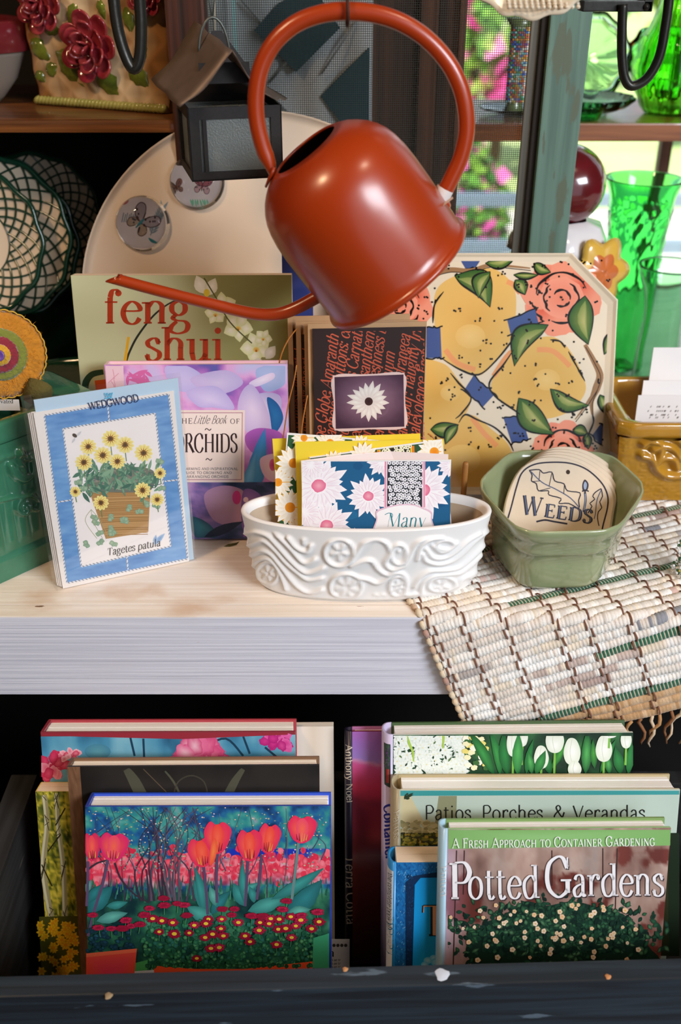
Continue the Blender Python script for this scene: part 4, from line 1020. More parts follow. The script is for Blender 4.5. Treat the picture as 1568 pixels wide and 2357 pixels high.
# ================================================================== THINGS ON THE WHITE SHELF
def upleft(x, lean):
    back = V((-x.y, x.x, 0)); return back * math.sin(lean) + V((0, 0, 1)) * math.cos(lean)
def solve_lean(BL, BR, TLpx):
    """lean of an upright card standing on edge BL-BR so that its top left corner falls at a photo pixel"""
    x = (BR - BL).normalized(); best = None
    for i in range(0, 900):
        l = math.radians(i * .05); pl = Plane(BL, x, upleft(x, l)); p = pl.px(*TLpx); e = abs((p - BL).dot(x))
        if best is None or e < best[0]: best = (e, l, (p - BL).dot(pl.u))
    return best[1], best[2]
class Book: pass
def book(name, label, TL, TR, Y, lean, thick, zbase, front, spine=None, back=None, pages='#e9e0d4', hard=True, cat='book', group=None, inset=.0022, rough=.4, foot=0.0, pglines=True):
    B = Book(); tl = atY(TL[0], TL[1], Y); tr = atZ(TR[0], TR[1], tl.z); x = (tr - tl); W = x.length; x.normalize()
    lean = math.radians(lean); up = upleft(x, lean); pl = Plane(tl, x, up)
    H = (tl.z - thick * math.sin(lean) - zbase) / math.cos(lean)
    B.W, B.H, B.t, B.pl = W, H, thick, pl
    t = B.t_ = thing(name, label, cat, pl.at(W / 2, -H, -thick / 2), group); B.root = t
    cv = 0.0026 if hard else 0.0006
    mk = lambda c: mat('cover_' + c.lstrip('#'), c, rough, coat=0.25, coat_rough=.15)
    B.front = pbox('front_cover', pl, 0, W, -H, 0, -cv, 0, mk(front), t, bev=.0006 if hard else .0002)
    pbox('back_cover', pl, 0, W, -H, 0, -thick, -thick + cv, mk(back or front), t, bev=.0006 if hard else .0002)
    pbox('spine', pl, -0.0004, cv * .9, -H, 0, -thick + cv * .5, -cv * .5, mk(spine or front), t, bev=.0003)
    ii = inset if hard else .0003
    nm = 'pages_' + pages.lstrip('#')
    if nm not in MATS:
        m, nt, b = _new(nm); MATS[nm] = m
        b.inputs['Base Color'].default_value = (*lin(pages), 1); b.inputs['Roughness'].default_value = .8
    # page block: a few loose signatures of slightly different height
    k = 4 if hard else 2; z0 = -thick + cv; z1 = -cv
    pg = MB()
    for i in range(k):
        d0 = z0 + (z1 - z0) * i / k; d1 = z0 + (z1 - z0) * (i + 1) / k - (z1 - z0) * .03
        dz = R.uniform(0, .0007)
        pg.box(pl, cv, W - ii - R.uniform(0, .001), -H + ii, -ii - dz if hard else -dz * .3, d0, d1)
    pg.build('page_block', MATS[nm], t)
    B.side = Plane(tl - pl.n * thick, pl.n, up); B.side.o = B.side.o - x * 0.0004
    q = lambda a, b: topx(pl.at(a, b))
    B.quad = (q(0, 0), q(W, 0), q(W, -H), q(0, -H))
    return B
LOW_Z = 0.0006

# ---- green book with red lettering
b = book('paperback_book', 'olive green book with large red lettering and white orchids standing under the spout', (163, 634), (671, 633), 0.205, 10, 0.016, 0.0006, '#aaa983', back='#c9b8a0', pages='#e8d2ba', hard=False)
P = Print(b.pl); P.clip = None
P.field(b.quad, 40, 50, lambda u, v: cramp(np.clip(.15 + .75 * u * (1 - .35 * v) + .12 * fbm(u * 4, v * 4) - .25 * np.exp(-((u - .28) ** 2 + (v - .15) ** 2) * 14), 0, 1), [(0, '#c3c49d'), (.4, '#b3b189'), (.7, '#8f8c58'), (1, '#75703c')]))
P.stroke([(408, 690), (384, 702), (352, 728), (318, 772), (300, 806), (290, 835), (284, 880)], [3, 4, 5, 5, 6], '#22261c')
P.poly([(293, 775), (299, 776), (291, 833), (284, 833)], '#d9a21a')
P.text('feng', 238, 745, 108, '#a83410', .115, .035, ser_w=.085, xs=1.03)
P.text('shui', 332, 829, 106, '#a83410', .115, .035, ser_w=.085, xs=1.0)
def orchid(x, y, s, rot, c='#f3efdc', e='#d9dca0', lip='#d9a030'):
    for k in range(5):
        a = rot + k * 2 * pi / 5; w = (1.0, .72, .95, .95, .72)[k]
        P.leaf((x, y), (x + s * math.cos(a), y + s * math.sin(a)), s * w, c, e)
    P.ell(x, y + s * .12, s * .2, s * .16, lip, '#e9d27a'); P.ell(x, y + s * .2, s * .07, s * .07, '#b5651a')
P.leaf((470, 676), (452, 634), 30, '#f6f1e8', '#e0dcc8'); P.leaf((478, 680), (496, 640), 30, '#f6f1e8', '#dcd8c0'); P.ell(476, 674, 7, 9, '#e2c83a')
for a in ((512, 705, 34, -.4), (496, 722, 26, .8), (548, 752, 36, .2), (590, 800, 38, -.7), (606, 778, 22, .2)): orchid(*a)
P.leaf((612, 826), (634, 796), 26, '#f4efe8', '#d5d2c0'); P.leaf((606, 832), (580, 836), 20, '#efeade', '#d5d2c0')
P.stroke([(470, 640), (500, 690), (530, 742), (580, 790)], 3, '#5a5c30')
P.stroke([(196, 902), (198, 880), (212, 862), (238, 856)], [16, 16, 14, 12], '#27402a')
P.poly([(218, 876), (250, 872), (250, 910), (222, 910)], '#c8501c')
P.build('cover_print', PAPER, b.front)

# ---- purple orchid book
b = book('orchid_book', 'small pink and blue book with orchid petals and a cream title label', (240, 840), (661, 838), 0.152, 8, 0.017, 0.0006, '#d7a8d4', spine='#ecc8d4', back='#e9bccc', pages='#f2e2dc')
P = Print(b.pl); q = b.quad
P.field(q, 70, 70, lambda u, v: cramp(np.clip(fbm(u * 5 + 3, v * 6 + 1) * 1.5 - .25 + .15 * v, 0, 1), [(0, '#b7c6ea'), (.3, '#d3b9e6'), (.5, '#e6a8da'), (.7, '#b06cc0'), (.85, '#6f5cae'), (1, '#3f6fae')]))
P.clip = (243, 842, 657, 1238)
P.poly([(243, 842), (284, 842), (300, 1240), (258, 1240)], '#eecbd6')
for i in range(16): P.stroke([(250 + R.uniform(0, 28), 850 + i * 9), (246 + R.uniform(0, 28), 872 + i * 9)], 2, '#dfa2b6', False)
for i in range(14): P.leaf((288 + R.uniform(0, 60), 850 + R.uniform(0, 30)), (292 + R.uniform(0, 60), 862 + R.uniform(0, 30)), 8, '#d86aa8')
def petal(pts, c, e): P.blob(pts, c, e, 6)
petal([(380, 845), (430, 842), (470, 870), (455, 900), (400, 895)], '#cfc0ea', '#bfb6e6')
petal([(440, 870), (520, 852), (560, 880), (520, 905), (470, 900)], '#e3cdec', '#c9b4e2')
petal([(560, 930), (600, 905), (645, 912), (640, 960), (590, 972), (565, 955)], '#e9d4ec', '#c4b2de')
petal([(590, 850), (655, 842), (655, 885), (610, 900)], '#b6bfe6', '#a5b4e0')
petal([(575, 880), (625, 858), (630, 872), (590, 890)], '#f0e2f2', '#e2cdea')
petal([(555, 905), (580, 885), (610, 930), (622, 985), (575, 1000), (548, 950)], '#e6d2ec', '#cdb6e0')
petal([(430, 900), (500, 890), (540, 940), (490, 938), (455, 935)], '#dccdf0', '#c3b2e4')
P.blob([(615, 915), (640, 930), (652, 965), (630, 1000), (622, 960)], '#2d76b4', '#2360a0')
P.blob([(566, 1000), (600, 985), (650, 1000), (655, 1060), (600, 1052), (570, 1030)], '#8a4fa8', '#b05cb8')
P.leaf((575, 1160), (610, 985), 42, '#4a9ad6', '#3a7fc0'); P.leaf((560, 1150), (590, 1040), 26, '#6fb4e4', '#4a90c8')
petal([(600, 1055), (650, 1048), (655, 1110), (612, 1100)], '#f2dcea', '#dcb6d8')
P.ell(628, 1070, 8, 14, '#c8387e', '#e06aa4')
P.clip = (243, 842, 657, 1238)
P.field((topx(b.pl.at(b.W * .0, -b.H * .66)), topx(b.pl.at(b.W, -b.H * .66)), q[2], q[3]), 50, 24, lambda u, v: cramp(np.clip(fbm(u * 6, v * 3 + 8) * 1.6 - .3 + .2 * v, 0, 1), [(0, '#c9a6cc'), (.35, '#8a6aa4'), (.6, '#50568c'), (.85, '#243a5c'), (1, '#16233c')]))
petal([(470, 1140), (510, 1118), (560, 1130), (575, 1180), (540, 1210), (490, 1195)], '#cfa0b4', '#b688a8')
petal([(560, 1130), (600, 1140), (600, 1190), (560, 1220)], '#a87cc0', '#7a5aa8')
petal([(440, 1190), (480, 1205), (500, 1236), (450, 1236)], '#3f8a96', '#2a5a70')
P.ell(545, 1145, 10, 16, '#d83a88'); P.ell(566, 1150, 6, 6, '#f0d0e0')
P.leaf((470, 1236), (560, 1200), 22, '#1c2c48'); P.leaf((560, 1236), (600, 1190), 18, '#9a5ac0')
# label
P.poly([(380, 944), (564, 944), (562, 1110), (384, 1110)], '#f2ddd2'); P.poly([(385, 949), (559, 949), (557, 1105), (389, 1105)], '#c08a98'); P.poly([(387, 951), (557, 951), (555, 1103), (391, 1103)], '#f5e2d8')
ink = '#2f1c1c'
P.text('THE', 405, 975, 18, ink, .1, .05, track=.12); P.text('Little Book', 444, 975, 27, ink, .08, .03, serif=False, slant=.35, xs=.62); P.text('OF', 530, 975, 16, ink, .1, .05, track=.14)
P.text('ORCHIDS', 400, 1041, 62, ink, .13, .03, xs=.565, ser_w=.085)
P.text('~', 470, 997, 36, ink, .06, .05); P.text('~', 472, 1066, 36, ink, .06, .05)
for s_, yy in (('A CHARMING AND INSPIRATIONAL', 1082), ('GUIDE TO GROWING AND', 1091), ('ARRANGING ORCHIDS', 1100)): P.text(s_, 478, yy, 8.6, ink, .12, .07, serif=False, align='c', xs=.92 if 'CHARM' in s_ else 1.0, track=.06)
P.clip = None
P.build('cover_print', PAPER, b.front)
# pink patterned band on the back board
P = Print(Plane(b.pl.at(0, 0, -b.t), b.pl.x, b.pl.n), 0.0001)

# ---- greeting cards in a clear sleeve
def sleeve_cards():
    BL, BR = atZ(145, 1355, .0008), atZ(440, 1291, .0008)
    lean, H = solve_lean(BL, BR, (87, 949)); x = (BR - BL).normalized(); W = (BR - BL).length
    W *= 0.985
    pl = Plane(BL, x, upleft(x, lean))
    t = thing('greeting_card_pack', 'clear sleeve of blue bordered greeting cards with a potted marigold picture', 'card pack', BL + x * W / 2)
    M_p = mat('cream_card', '#eee6e0', .6); M_b = mat('pale_blue_envelope', '#b9d3e6', .6)
    fc = pbox('front_card', pl, 0, W, 0, H, -.0008, 0, M_p, t, bev=.0001)
    for i in range(3): pbox('inner_card', pl, -.0016 - .0013 * i, W - .004, .001, H - .001 * i, -.003 - .0016 * i, -.0022 - .0016 * i, M_p, t, bev=.0001)
    pbox('blue_envelope', pl, .002, W + .005, .0005, H + .011, -.0018, -.0012, M_b, t, bev=.0001)
    M_f = film('clear_sleeve', .10, .06)
    sl = [pl.at(-.0075, -.0002, -.009), pl.at(W + .009, -.0002, -.009), pl.at(W + .009, H + .013, -.009), pl.at(-.0075, H + .013, -.009)]
    sf = [pl.at(-.006, -.0002, .0012), pl.at(W + .007, -.0002, .0012), pl.at(W + .007, H + .013, .0012), pl.at(-.006, H + .013, .0012)]
    mesh('sleeve', sl + sf, [[0, 3, 2, 1], [4, 5, 6, 7], [0, 1, 5, 4], [1, 2, 6, 5], [0, 4, 7, 3]], M_f, t)
    P = Print(pl); C = lambda a, b: (a / 2.24, 860 + b / 2.24)
    oq = [C(228, 215), C(870, 105), C(968, 955), C(345, 1080)]; iq = [C(325, 285), C(800, 205), C(880, 890), C(420, 995)]
    P.field(oq, 60, 80, lambda u, v: cramp(np.clip(fbm(u * 5, v * 40) * .9 + fbm(u * 3 + 9, v * 3) * .5 - .25, 0, 1), [(0, '#4d82bf'), (.5, '#6e9fd2'), (1, '#93b9de')]))
    P.poly(iq, '#f2ebe8')
    def rope(a, b, w=3.2):
        a, b = np.array(a), np.array(b); d = b - a; L = np.hypot(*d); n = int(L / 8.2); nn = np.array([-d[1], d[0]]) / L; dd = d / L
        P.stroke([a, b], w, '#dfe0e4', False)
        for i in range(n):
            c = a + d * (i + .5) / n; P.poly([c - dd * 3.4 - nn * w * .55, c - dd * .2 - nn * w * .55, c + dd * 3.4 + nn * w * .55, c + dd * .2 + nn * w * .55], '#7d8490', up=(i == 0))
    for Q in (oq, iq):
        for i in range(4): rope(Q[i], Q[(i + 1) % 4])
    for a, b_ in (((555, 160), (563, 240)), ((850, 555), (915, 548)), ((300, 662), (365, 652)), ((655, 945), (660, 1010))): rope(C(*a), C(*b_))
    # pot
    pot = [C(458, 602), C(776, 596), C(765, 815), C(700, 828), C(545, 852)]
    P.poly(pot, '#b58c58')
    for i in range(26):
        yy = 612 + i * 8.8; P.stroke([C(470 + i * 3, yy + 6), C(600, yy + R.uniform(-3, 3)), C(770 - i * .3, yy - 4)], 1.6, R.choice(['#a67a45', '#c59c66', '#98703e']))
    P.blob([C(440, 575), C(520, 500), (C(650, 480)), C(790, 500), C(778, 600), C(640, 612), C(500, 605)], '#8a8478', '#6f7468')
    for i in range(70):
        a = R.uniform(430, 790); bb = R.uniform(480, 600); P.stroke([C(a, bb), C(a + R.uniform(30, 60), bb + R.uniform(-14, 14))], 1.6, R.choice(['#55606a', '#a49a8c', '#6a7a64']), False)
    greens = ['#4f7a66', '#6f9a7c', '#3f6a5a', '#86ab8c']
    for i in range(130):
        a = R.uniform(400, 800); bb = 470 + R.uniform(0, 130) + abs(a - 610) * .12; an = R.uniform(-2.6, -.5) if i % 3 else R.uniform(.3, 2.8); L = R.uniform(40, 75)
        P.leaf(C(a, bb), C(a + L * math.cos(an), bb + L * math.sin(an)), R.uniform(6, 10), R.choice(greens), R.choice(greens))
    ivy = [(480, 750), (560, 800), (520, 830), (575, 815), (455, 875), (510, 862), (590, 868), (655, 690), (720, 720), (640, 770), (745, 675), (560, 740), (640, 760), (405, 570), (430, 600), (800, 690), (835, 600), (820, 460), (500, 760)]
    for a, bb in ivy:
        an = R.uniform(0, 6.28)
        for k in range(3): P.leaf(C(a, bb), C(a + 30 * math.cos(an + k * .8), bb + 26 * math.sin(an + k * .8)), 12, '#a9c0a0', '#7fa084')
    for k in range(3): P.stroke([C(470, 700), C(440 + k * 40, 760), C(500 + k * 30, 850)], 1.0, '#a8a87a')
    fl = [(570, 335, 47), (645, 367, 47), (455, 376, 44), (740, 408, 48), (432, 457, 46), (530, 420, 47), (605, 452, 42), (825, 512, 32), (735, 600, 44), (520, 665, 42), (388, 608, 30), (810, 648, 36)]
    for a, bb, r_ in fl:
        x0, y0 = C(a, bb); rr = r_ / 2.24
        P.stroke([(x0, y0 + rr * .5), (x0 + 3, y0 + rr * 1.8)], 2, '#6a8a5c')
        for k in range(12):
            g = k * pi / 6 + .1; P.ell(x0 + rr * .58 * math.cos(g), y0 + rr * .54 * math.sin(g), rr * .42, rr * .22, '#e6cd6c', '#f2e496', rot=g, n=12)
        for k in range(12): g = k * pi / 6; P.leaf((x0, y0), (x0 + rr * .6 * math.cos(g), y0 + rr * .58 * math.sin(g)), rr * .13, '#b9802e')
        P.ell(x0, y0, rr * .3, rr * .3, '#3c2c22', '#7a5528', wob=.15)
    P.ell(*C(385, 318), 6, 4, '#4a4038', rot=.6); P.leaf(C(395, 322), C(420, 295), 5, '#cfcdd0'); P.leaf(C(388, 330), C(370, 358), 5, '#cfcdd0')
    P.leaf(C(795, 880), C(850, 822), 11, '#6f9ac8', '#a8c4e2'); P.leaf(C(795, 880), C(805, 830), 9, '#5f8ac0', '#a8c4e2')
    P.text('Tagetes patula', *C(553, 938), 24, '#3a3430', .1, .035, serif=False, slant=.22, rot=-.185, xs=.86)
    P.text('WEDGWOOD', *C(458, 187), 25, '#123060', .13, .075, serif=True, ser_w=.06, rot=-.17, xs=.80)
    x0, y0 = C(560, 112); t = fc
    for dx in (-6, 0): P.stroke([(x0 + dx - 3, y0 - 6), (x0 + dx, y0 + 4), (x0 + dx + 4, y0 - 6)], 2.6, '#3fb3dc', False)
    P.stroke([(x0 + 4, y0 - 6), (x0 + 6, y0 + 4), (x0 + 9, y0 - 7)], 2.6, '#3fb3dc', False); P.stroke([(x0 - 9, y0 + 7), (x0 + 8, y0 + 4)], 2.4, '#3fb3dc', False)
    P.build('card_print', MATTE, t)
sleeve_cards()

# ---- dark note cards with kraft envelopes
M_kraft = mat('kraft_paper', '#c39a70', .75, var=.25, vscale=40, col2='#a97f58')
M_ink = mat('dark_brown_card', '#2a1512', .55)
SCR = ['hope Globe Amaranth', "Bachelor's Buttons: celibacy", 'and loveliness Carnation', 'cheerful Chrysanthemum', 'primrose: freshness Daisy', 'Lemon Geranium', 'Carnation Hydrangea', 'larkspur: haughty Iris', 'malevolence French Marigold', 'Nasturtium: patriotism Orange', 'delphinium: well Pansy']
def note_cards():
    Y = 0.128
    def frame(TL, TR, Yt, lean=6):
        tl = atY(*TL, Yt); tr = atZ(*TR, tl.z); x = (tr - tl); W = x.length; x.normalize(); up = upleft(x, math.radians(lean)); H = (tl.z - .0012) / up.z
        return Plane(tl, x, up), W, H
    sets = [((719, 757), (981, 752), .140, True), ((700, 748), (975, 744), .152, False), ((681, 742), (968, 738), .164, False), ((662, 730), (950, 724), .178, False)]
    labs = ['front dark note card with red script and a white daisy photo', 'kraft envelope note card just behind the daisy photo card', 'third kraft envelope note card behind the daisy photo card', 'rearmost tall kraft envelope note card under the watering can']
    for i, (TL, TR, Yt, front) in enumerate(sets):
        pl, W, H = frame(TL, TR, Yt)
        t = thing('note_card', labs[i], 'note card', pl.at(W / 2, -H, 0), 'dark note cards with kraft envelopes')
        pbox('envelope', pl, -.004 if front else 0, W + (.001 if front else -.002), -H + .0006, .004 if front else 0, -.0042, -.0030, M_kraft, t, bev=.0001)
        if front:
            t = pbox('card', pl, 0, W, -H, 0, -.0008, 0, M_ink, t, bev=.0001); P = Print(pl)
            P.clip = (722, 760, 978, 1060); q = (topx(pl.at(0, 0)), topx(pl.at(W, 0)), topx(pl.at(W, -H)), topx(pl.at(0, -H)))
            for k in range(10):
                xx = 742 + k * 27.5
                P.text(SCR[k], xx, 1046 - (k * 53) % 31, 40, '#c4593e', .11, .035, serif=False, slant=.28, rot=-pi / 2 + .14, xs=.78, clip=(724, 762, 977, 1010), track=-.02)
            P.clip = None
            P.poly([(766, 864), (931, 858), (935, 985), (770, 991)], '#e3c4bc'); P.blob([(768, 866), (850, 862), (930, 860), (932, 920), (933, 983), (850, 988), (771, 989), (769, 930)], '#e3c4bc')
            P.field(((770, 868), (929, 862), (931, 982), (773, 987)), 24, 20, lambda u, v: cramp(np.clip(np.hypot(u - .5, v - .45) * 1.5 + .12 * fbm(u * 9, v * 9), 0, 1), [(0, '#a98a98'), (.5, '#7d5a6c'), (1, '#43283a')]))
            P.ell(856, 938, 40, 26, '#5a3c4c', '#7a586a')
            for k in range(17):
                g = k * 2 * pi / 17 + .1; L = 48 * (1 + .1 * math.sin(k * 5)); P.leaf((849 + 6 * math.cos(g), 924 + 6 * math.sin(g)), (849 + L * math.cos(g), 923 + L * .92 * math.sin(g)), 15, '#f6efe4', '#e6d6cc')
            P.ell(849, 924, 9.5, 9.5, '#2c1818', '#4a2c28')
            P.build('card_print', MATTE, t)
        else:
            pbox('card', pl, .005, W - .004, -H, -.012, -.0029, -.0018, M_ink, t, bev=.0001)
            pbox('envelope_flap', pl, 0, .0045, -H + .001, -.001, -.0016, -.0008, M_kraft, t, bev=.0001)
            P = Print(Plane(pl.at(0, 0, -.0017), pl.x, pl.u)); P.text("loveliness: cheerful and celibacy", TL[0] + 26, 1010, 34, '#b8553c', .1, .04, serif=False, slant=.28, rot=-pi / 2 + .05, xs=.75, clip=(TL[0] + 13, 770, TL[0] + 60, 1010)); P.build('card_print', MATTE, t)
    # straw ties
    M_tie = mat('raffia_tie', '#b5702c', .6)
    for lab, pts in (('thin raffia tie looping left of the kraft envelopes', [(683, 757, .15), (665, 780, .14), (650, 810, .135), (643, 835, .135)]), ('long thin raffia tie slanting down beside the orchid book', [(683, 840, .135), (676, 880, .130), (664, 930, .127), (652, 1010, .125), (650, 1060, .125)]), ('short raffia tie just left of the daisy photo card', [(708, 910, .128), (698, 965, .124), (690, 1030, .122), (688, 1060, .122)]), ('tiny raffia tie end at the right side of the note cards', [(985, 998, .126), (998, 1008, .124), (1008, 1030, .122), (1012, 1060, .122)])):
        tag(tube('raffia_tie', [atY(*p) for p in catmull(pts, 5)], .0007, M_tie, None, 6), lab, 'raffia', 'raffia ties of the note cards')
note_cards()

# ---- white oval dish with relief
def oval_dish():
    h = .078; c = V((atY(843, 1180, .056).x, .056, .0006)); wr, dr, wb, db = .1155, .0395, .0985, .0345
    cx = atZ(843, 1390, 0).x; c.x = (atZ(554, 1180, h).x + atZ(1133, 1180, h).x) / 2
    wr = (atZ(1133, 1180, h).x - atZ(554, 1180, h).x) / 2
    t = thing('oval_dish', 'white oval ceramic dish with swirling relief holding bright thank you cards', 'dish', c)
    M_w = mat('white_bisque_glaze', '#efece9', .42, coat=.15, coat_rough=.3); M_in = mat('stained_dish_inside', '#cbb8a2', .5, var=.5, vscale=18, col2='#a98a66')
    NA, NH = 420, 84; A = np.linspace(0, 2 * pi, NA, endpoint=False); T = np.linspace(0, 1, NH + 1)
    AA, TT = np.meshgrid(A, T)
    bulge = .5 - .5 * np.cos(pi * np.clip(TT * 1.0, 0, 1)); w = wb + (wr - wb) * TT ** .85; d = db + (dr - db) * TT ** .85
    foot = np.clip(1 - TT / .05, 0, 1) * .003
    ca, sa = np.cos(AA), np.sin(AA)
    se = lambda v_: np.sign(v_) * np.abs(v_) ** .92
    X = c.x + (w - foot) * se(ca); Yv = c.y + (d - foot) * se(sa); Z = c.z + h * TT
    fy = c.y - (d - foot) * np.abs(se(sa))
    px, py = topx_np(np.stack([X.ravel(), fy.ravel(), Z.ravel()], 1))
    S = lambda a, b_: (540 + a / 2.5705, 1100 + b_ / 2.5705)
    hgt = np.zeros(px.shape)
    def ridge(pts, wd, amp, smooth=True):
        nonlocal hgt
        q = catmull([S(*p) for p in pts], 5) if smooth else [S(*p) for p in pts]
        dd = seg_dist(px, py, q); g = np.exp(-(dd / wd) ** 2) * amp; hgt = np.where(np.abs(g) > np.abs(hgt), g, hgt) if amp < 0 else np.maximum(hgt, g)
    W_, A_ = 5.0, .0030
    waves = [
        [(70, 330), (130, 320), (200, 340), (260, 400), (330, 480), (400, 545), (450, 560), (530, 530)],
        [(90, 400), (170, 370), (240, 420), (310, 500), (380, 560), (440, 600), (520, 590)],
        [(100, 460), (160, 430), (220, 450), (280, 520), (340, 600), (390, 650), (450, 680), (520, 660)],
        [(110, 540), (140, 490), (210, 480), (265, 540), (300, 620), (310, 660)],
        [(240, 320), (330, 410), (400, 490), (440, 500), (480, 480)],
        [(320, 350), (370, 410), (430, 435), (455, 400)],
        [(690, 490), (730, 430), (770, 380), (830, 360), (890, 380), (920, 440), (890, 500), (930, 540), (1000, 520)],
        [(690, 520), (760, 490), (810, 490), (850, 540), (900, 570), (940, 550)],
        [(740, 590), (790, 600), (840, 620), (890, 600), (930, 565), (980, 560), (1015, 600), (1000, 680), (960, 705)],
        [(1000, 520), (1040, 440), (1080, 380), (1150, 350), (1220, 350)],
        [(1080, 480), (1100, 400), (1160, 360), (1230, 355)],
        [(1110, 450), (1130, 490), (1200, 510), (1280, 490), (1350, 440), (1420, 370), (1500, 310)],
        [(1130, 420), (1170, 470), (1240, 470), (1310, 430), (1380, 370), (1450, 330)],
        [(1170, 400), (1210, 435), (1260, 425), (1310, 385)],
        [(1060, 640), (1090, 590), (1150, 550), (1240, 545), (1320, 530), (1400, 470), (1490, 380)],
        [(1100, 680), (1110, 620), (1170, 580), (1260, 570), (1330, 560), (1400, 510), (1480, 430)],
        [(1020, 700), (1080, 690), (1140, 700), (1240, 690), (1310, 650), (1340, 600), (1420, 560), (1460, 500)],
        [(1010, 690), (1050, 700), (1110, 690)], [(1380, 590), (1430, 560), (1450, 520)]]
    for wv in waves: ridge(wv, W_, A_)
    def ring(x_, y_, rx, ry, wd=4.5, amp=.0028): ridge([(x_ + rx * math.cos(k * pi / 8), y_ + ry * math.sin(k * pi / 8)) for k in range(17)], wd, amp)
    def flower(x_, y_, r_, n=6):
        for k in range(n):
            a = k * 2 * pi / n + .3; ridge([(x_ + r_ * .35 * math.cos(a), y_ + r_ * .35 * math.sin(a)), (x_ + r_ * .8 * math.cos(a), y_ + r_ * .8 * math.sin(a))], r_ * .10, .0019, False)
    ring(620, 440, 85, 80); flower(620, 435, 55, 5); ring(660, 640, 92, 75); flower(665, 645, 75, 7); ring(205, 560, 62, 65); flower(205, 565, 48, 6)
    ring(965, 640, 48, 62); flower(965, 640, 40, 6); ring(970, 450, 45, 58); ridge([(970, 430), (970, 432)], 5, .0022, False); ring(1220, 630, 80, 45); flower(1215, 635, 55, 5); ridge([(410, 365), (412, 385)], 6, .002, False); ring(1240, 395, 50, 28)
    for k in range(6): ridge([(830 + k * 22, 690 + (k % 2) * 10), (831 + k * 22, 691 + (k % 2) * 10)], 4, .0012, False)
    fade = np.clip((TT - .05) / .08, 0, 1) * np.clip((.93 - TT) / .06, 0, 1); H_ = hgt.reshape(AA.shape) * fade
    X = X + H_ * ca; Yv = Yv + H_ * sa
    vs = np.stack([X.ravel(), Yv.ravel(), Z.ravel()], 1); fs = [[j * NA + i, j * NA + (i + 1) % NA, (j + 1) * NA + (i + 1) % NA, (j + 1) * NA + i] for j in range(NH) for i in range(NA)]
    fs.append(list(range(NA))[::-1])
    clean_normals(mesh('relief_wall', vs, fs, M_w, t, True))
    ringp = lambda w_, d_, z_: [V((c.x + w_ * float(se(math.cos(a))), c.y + d_ * float(se(math.sin(a))), c.z + z_)) for a in A[::4]]
    n = len(A[::4]); rs = [ringp(wr, dr, h), ringp(wr - .0005, dr - .0005, h + .0012), ringp(wr - .003, dr - .003, h + .0016), ringp(wr - .0055, dr - .0055, h + .0004), ringp(wr - .007, dr - .007, h - .006)]
    lo = [ringp(wr - .007, dr - .007, h - .006), ringp((wr + wb) / 2 - .008, (dr + db) / 2 - .008, h * .5), ringp(wb - .009, db - .009, .006), ringp(.001, .001, .005)]
    for nm, rr, m in (('rim', rs, M_w), ('inside', lo, M_in)):
        vv = []; [vv.extend(r_) for r_ in rr]
        clean_normals(mesh(nm, vv, [[j * n + i, j * n + (i + 1) % n, (j + 1) * n + (i + 1) % n, (j + 1) * n + i] for j in range(len(rr) - 1) for i in range(n)], m, t, True))
    return c
DISH = oval_dish()

# ---- cards standing in the dish
def flat_card(name, label, TL, TR, Yt, lean, m, zb=.0075, thick=.0006, group=None, cat='card', drop=None):
    tl = atY(*TL, Yt); tr = atY(TR[0], TR[1], Yt if drop is None else drop); x = tr - tl; W = x.length; x.normalize()
    xh = V((x.x, x.y, 0)).normalized(); up0 = upleft(xh, math.radians(lean)); up = (up0 - x * up0.dot(x)).normalized()
    pl = Plane(tl, x, up); H = min((tl.z - zb), (tr.z - zb)) / up.z
    t = thing(name, label, cat, pl.at(W / 2, -H), group); sh_ = pbox('sheet', pl, 0, W, -H, 0, -thick, 0, m, t, bev=.0001)
    t = sh_
    return t, pl, W, H
M_yel = mat('yellow_envelope_paper', '#f4d73a', .6); M_whc = mat('white_card_stock', '#f2eeec', .55)
flat_card('yellow_envelope', 'tall yellow envelope at the back left of the oval dish', (627, 1010), (968, 998), .076, 5, M_yel, group='yellow envelopes in the dish', cat='envelope')
# yellow daisy cards
def ydaisy(P, x, y, r_, n=15, cc='#e88a1a'):
    for k in range(n):
        g = 2 * pi * k / n + .2; P.leaf((x + r_ * .12 * math.cos(g), y + r_ * .12 * math.sin(g)), (x + r_ * math.cos(g), y + r_ * math.sin(g)), r_ * .36, '#f3ead0', '#fffaf0')
        P.stroke([(x + r_ * .2 * math.cos(g + .2), y + r_ * .2 * math.sin(g + .2)), (x + r_ * .8 * math.cos(g + .2), y + r_ * .8 * math.sin(g + .2))], r_ * .05, '#f2b428', False)
    P.ell(x, y, r_ * .27, r_ * .27, cc, '#f0a028')
t, pl, W, H = flat_card('daisy_card', 'yellow daisy patterned card tilted left behind the yellow envelopes', (661, 996), (900, 1016), .070, 5, M_whc, group='daisy cards in the dish')
P = Print(pl); P.clip = (634, 1001, 880, 1240)
P.poly([(664, 1001), (880, 1017), (862, 1240), (640, 1230)], '#2f5a34')
for a in ((676, 1066, 42), (668, 1168, 44), (700, 1008, 30), (640, 1110, 36), (760, 1020, 36), (830, 1030, 30), (690, 1215, 30)): ydaisy(P, *a)
P.build('card_print', MATTE, t)
flat_card('yellow_envelope', 'yellow envelope between the two daisy cards, second from the front', (679, 1017), (1022, 1012), .066, 5, M_yel, group='yellow envelopes in the dish', cat='envelope')
t, pl, W, H = flat_card('daisy_card', 'tilted daisy card with an orange striped band behind the blue card', (712, 1052), (1018, 1011), .0640, 5, M_whc, group='daisy cards in the dish')
P = Print(pl); P.clip = (714, 1013, 1016, 1100)
P.poly([(714, 1055), (1016, 1015), (1018, 1095), (716, 1100)], '#2d5638')
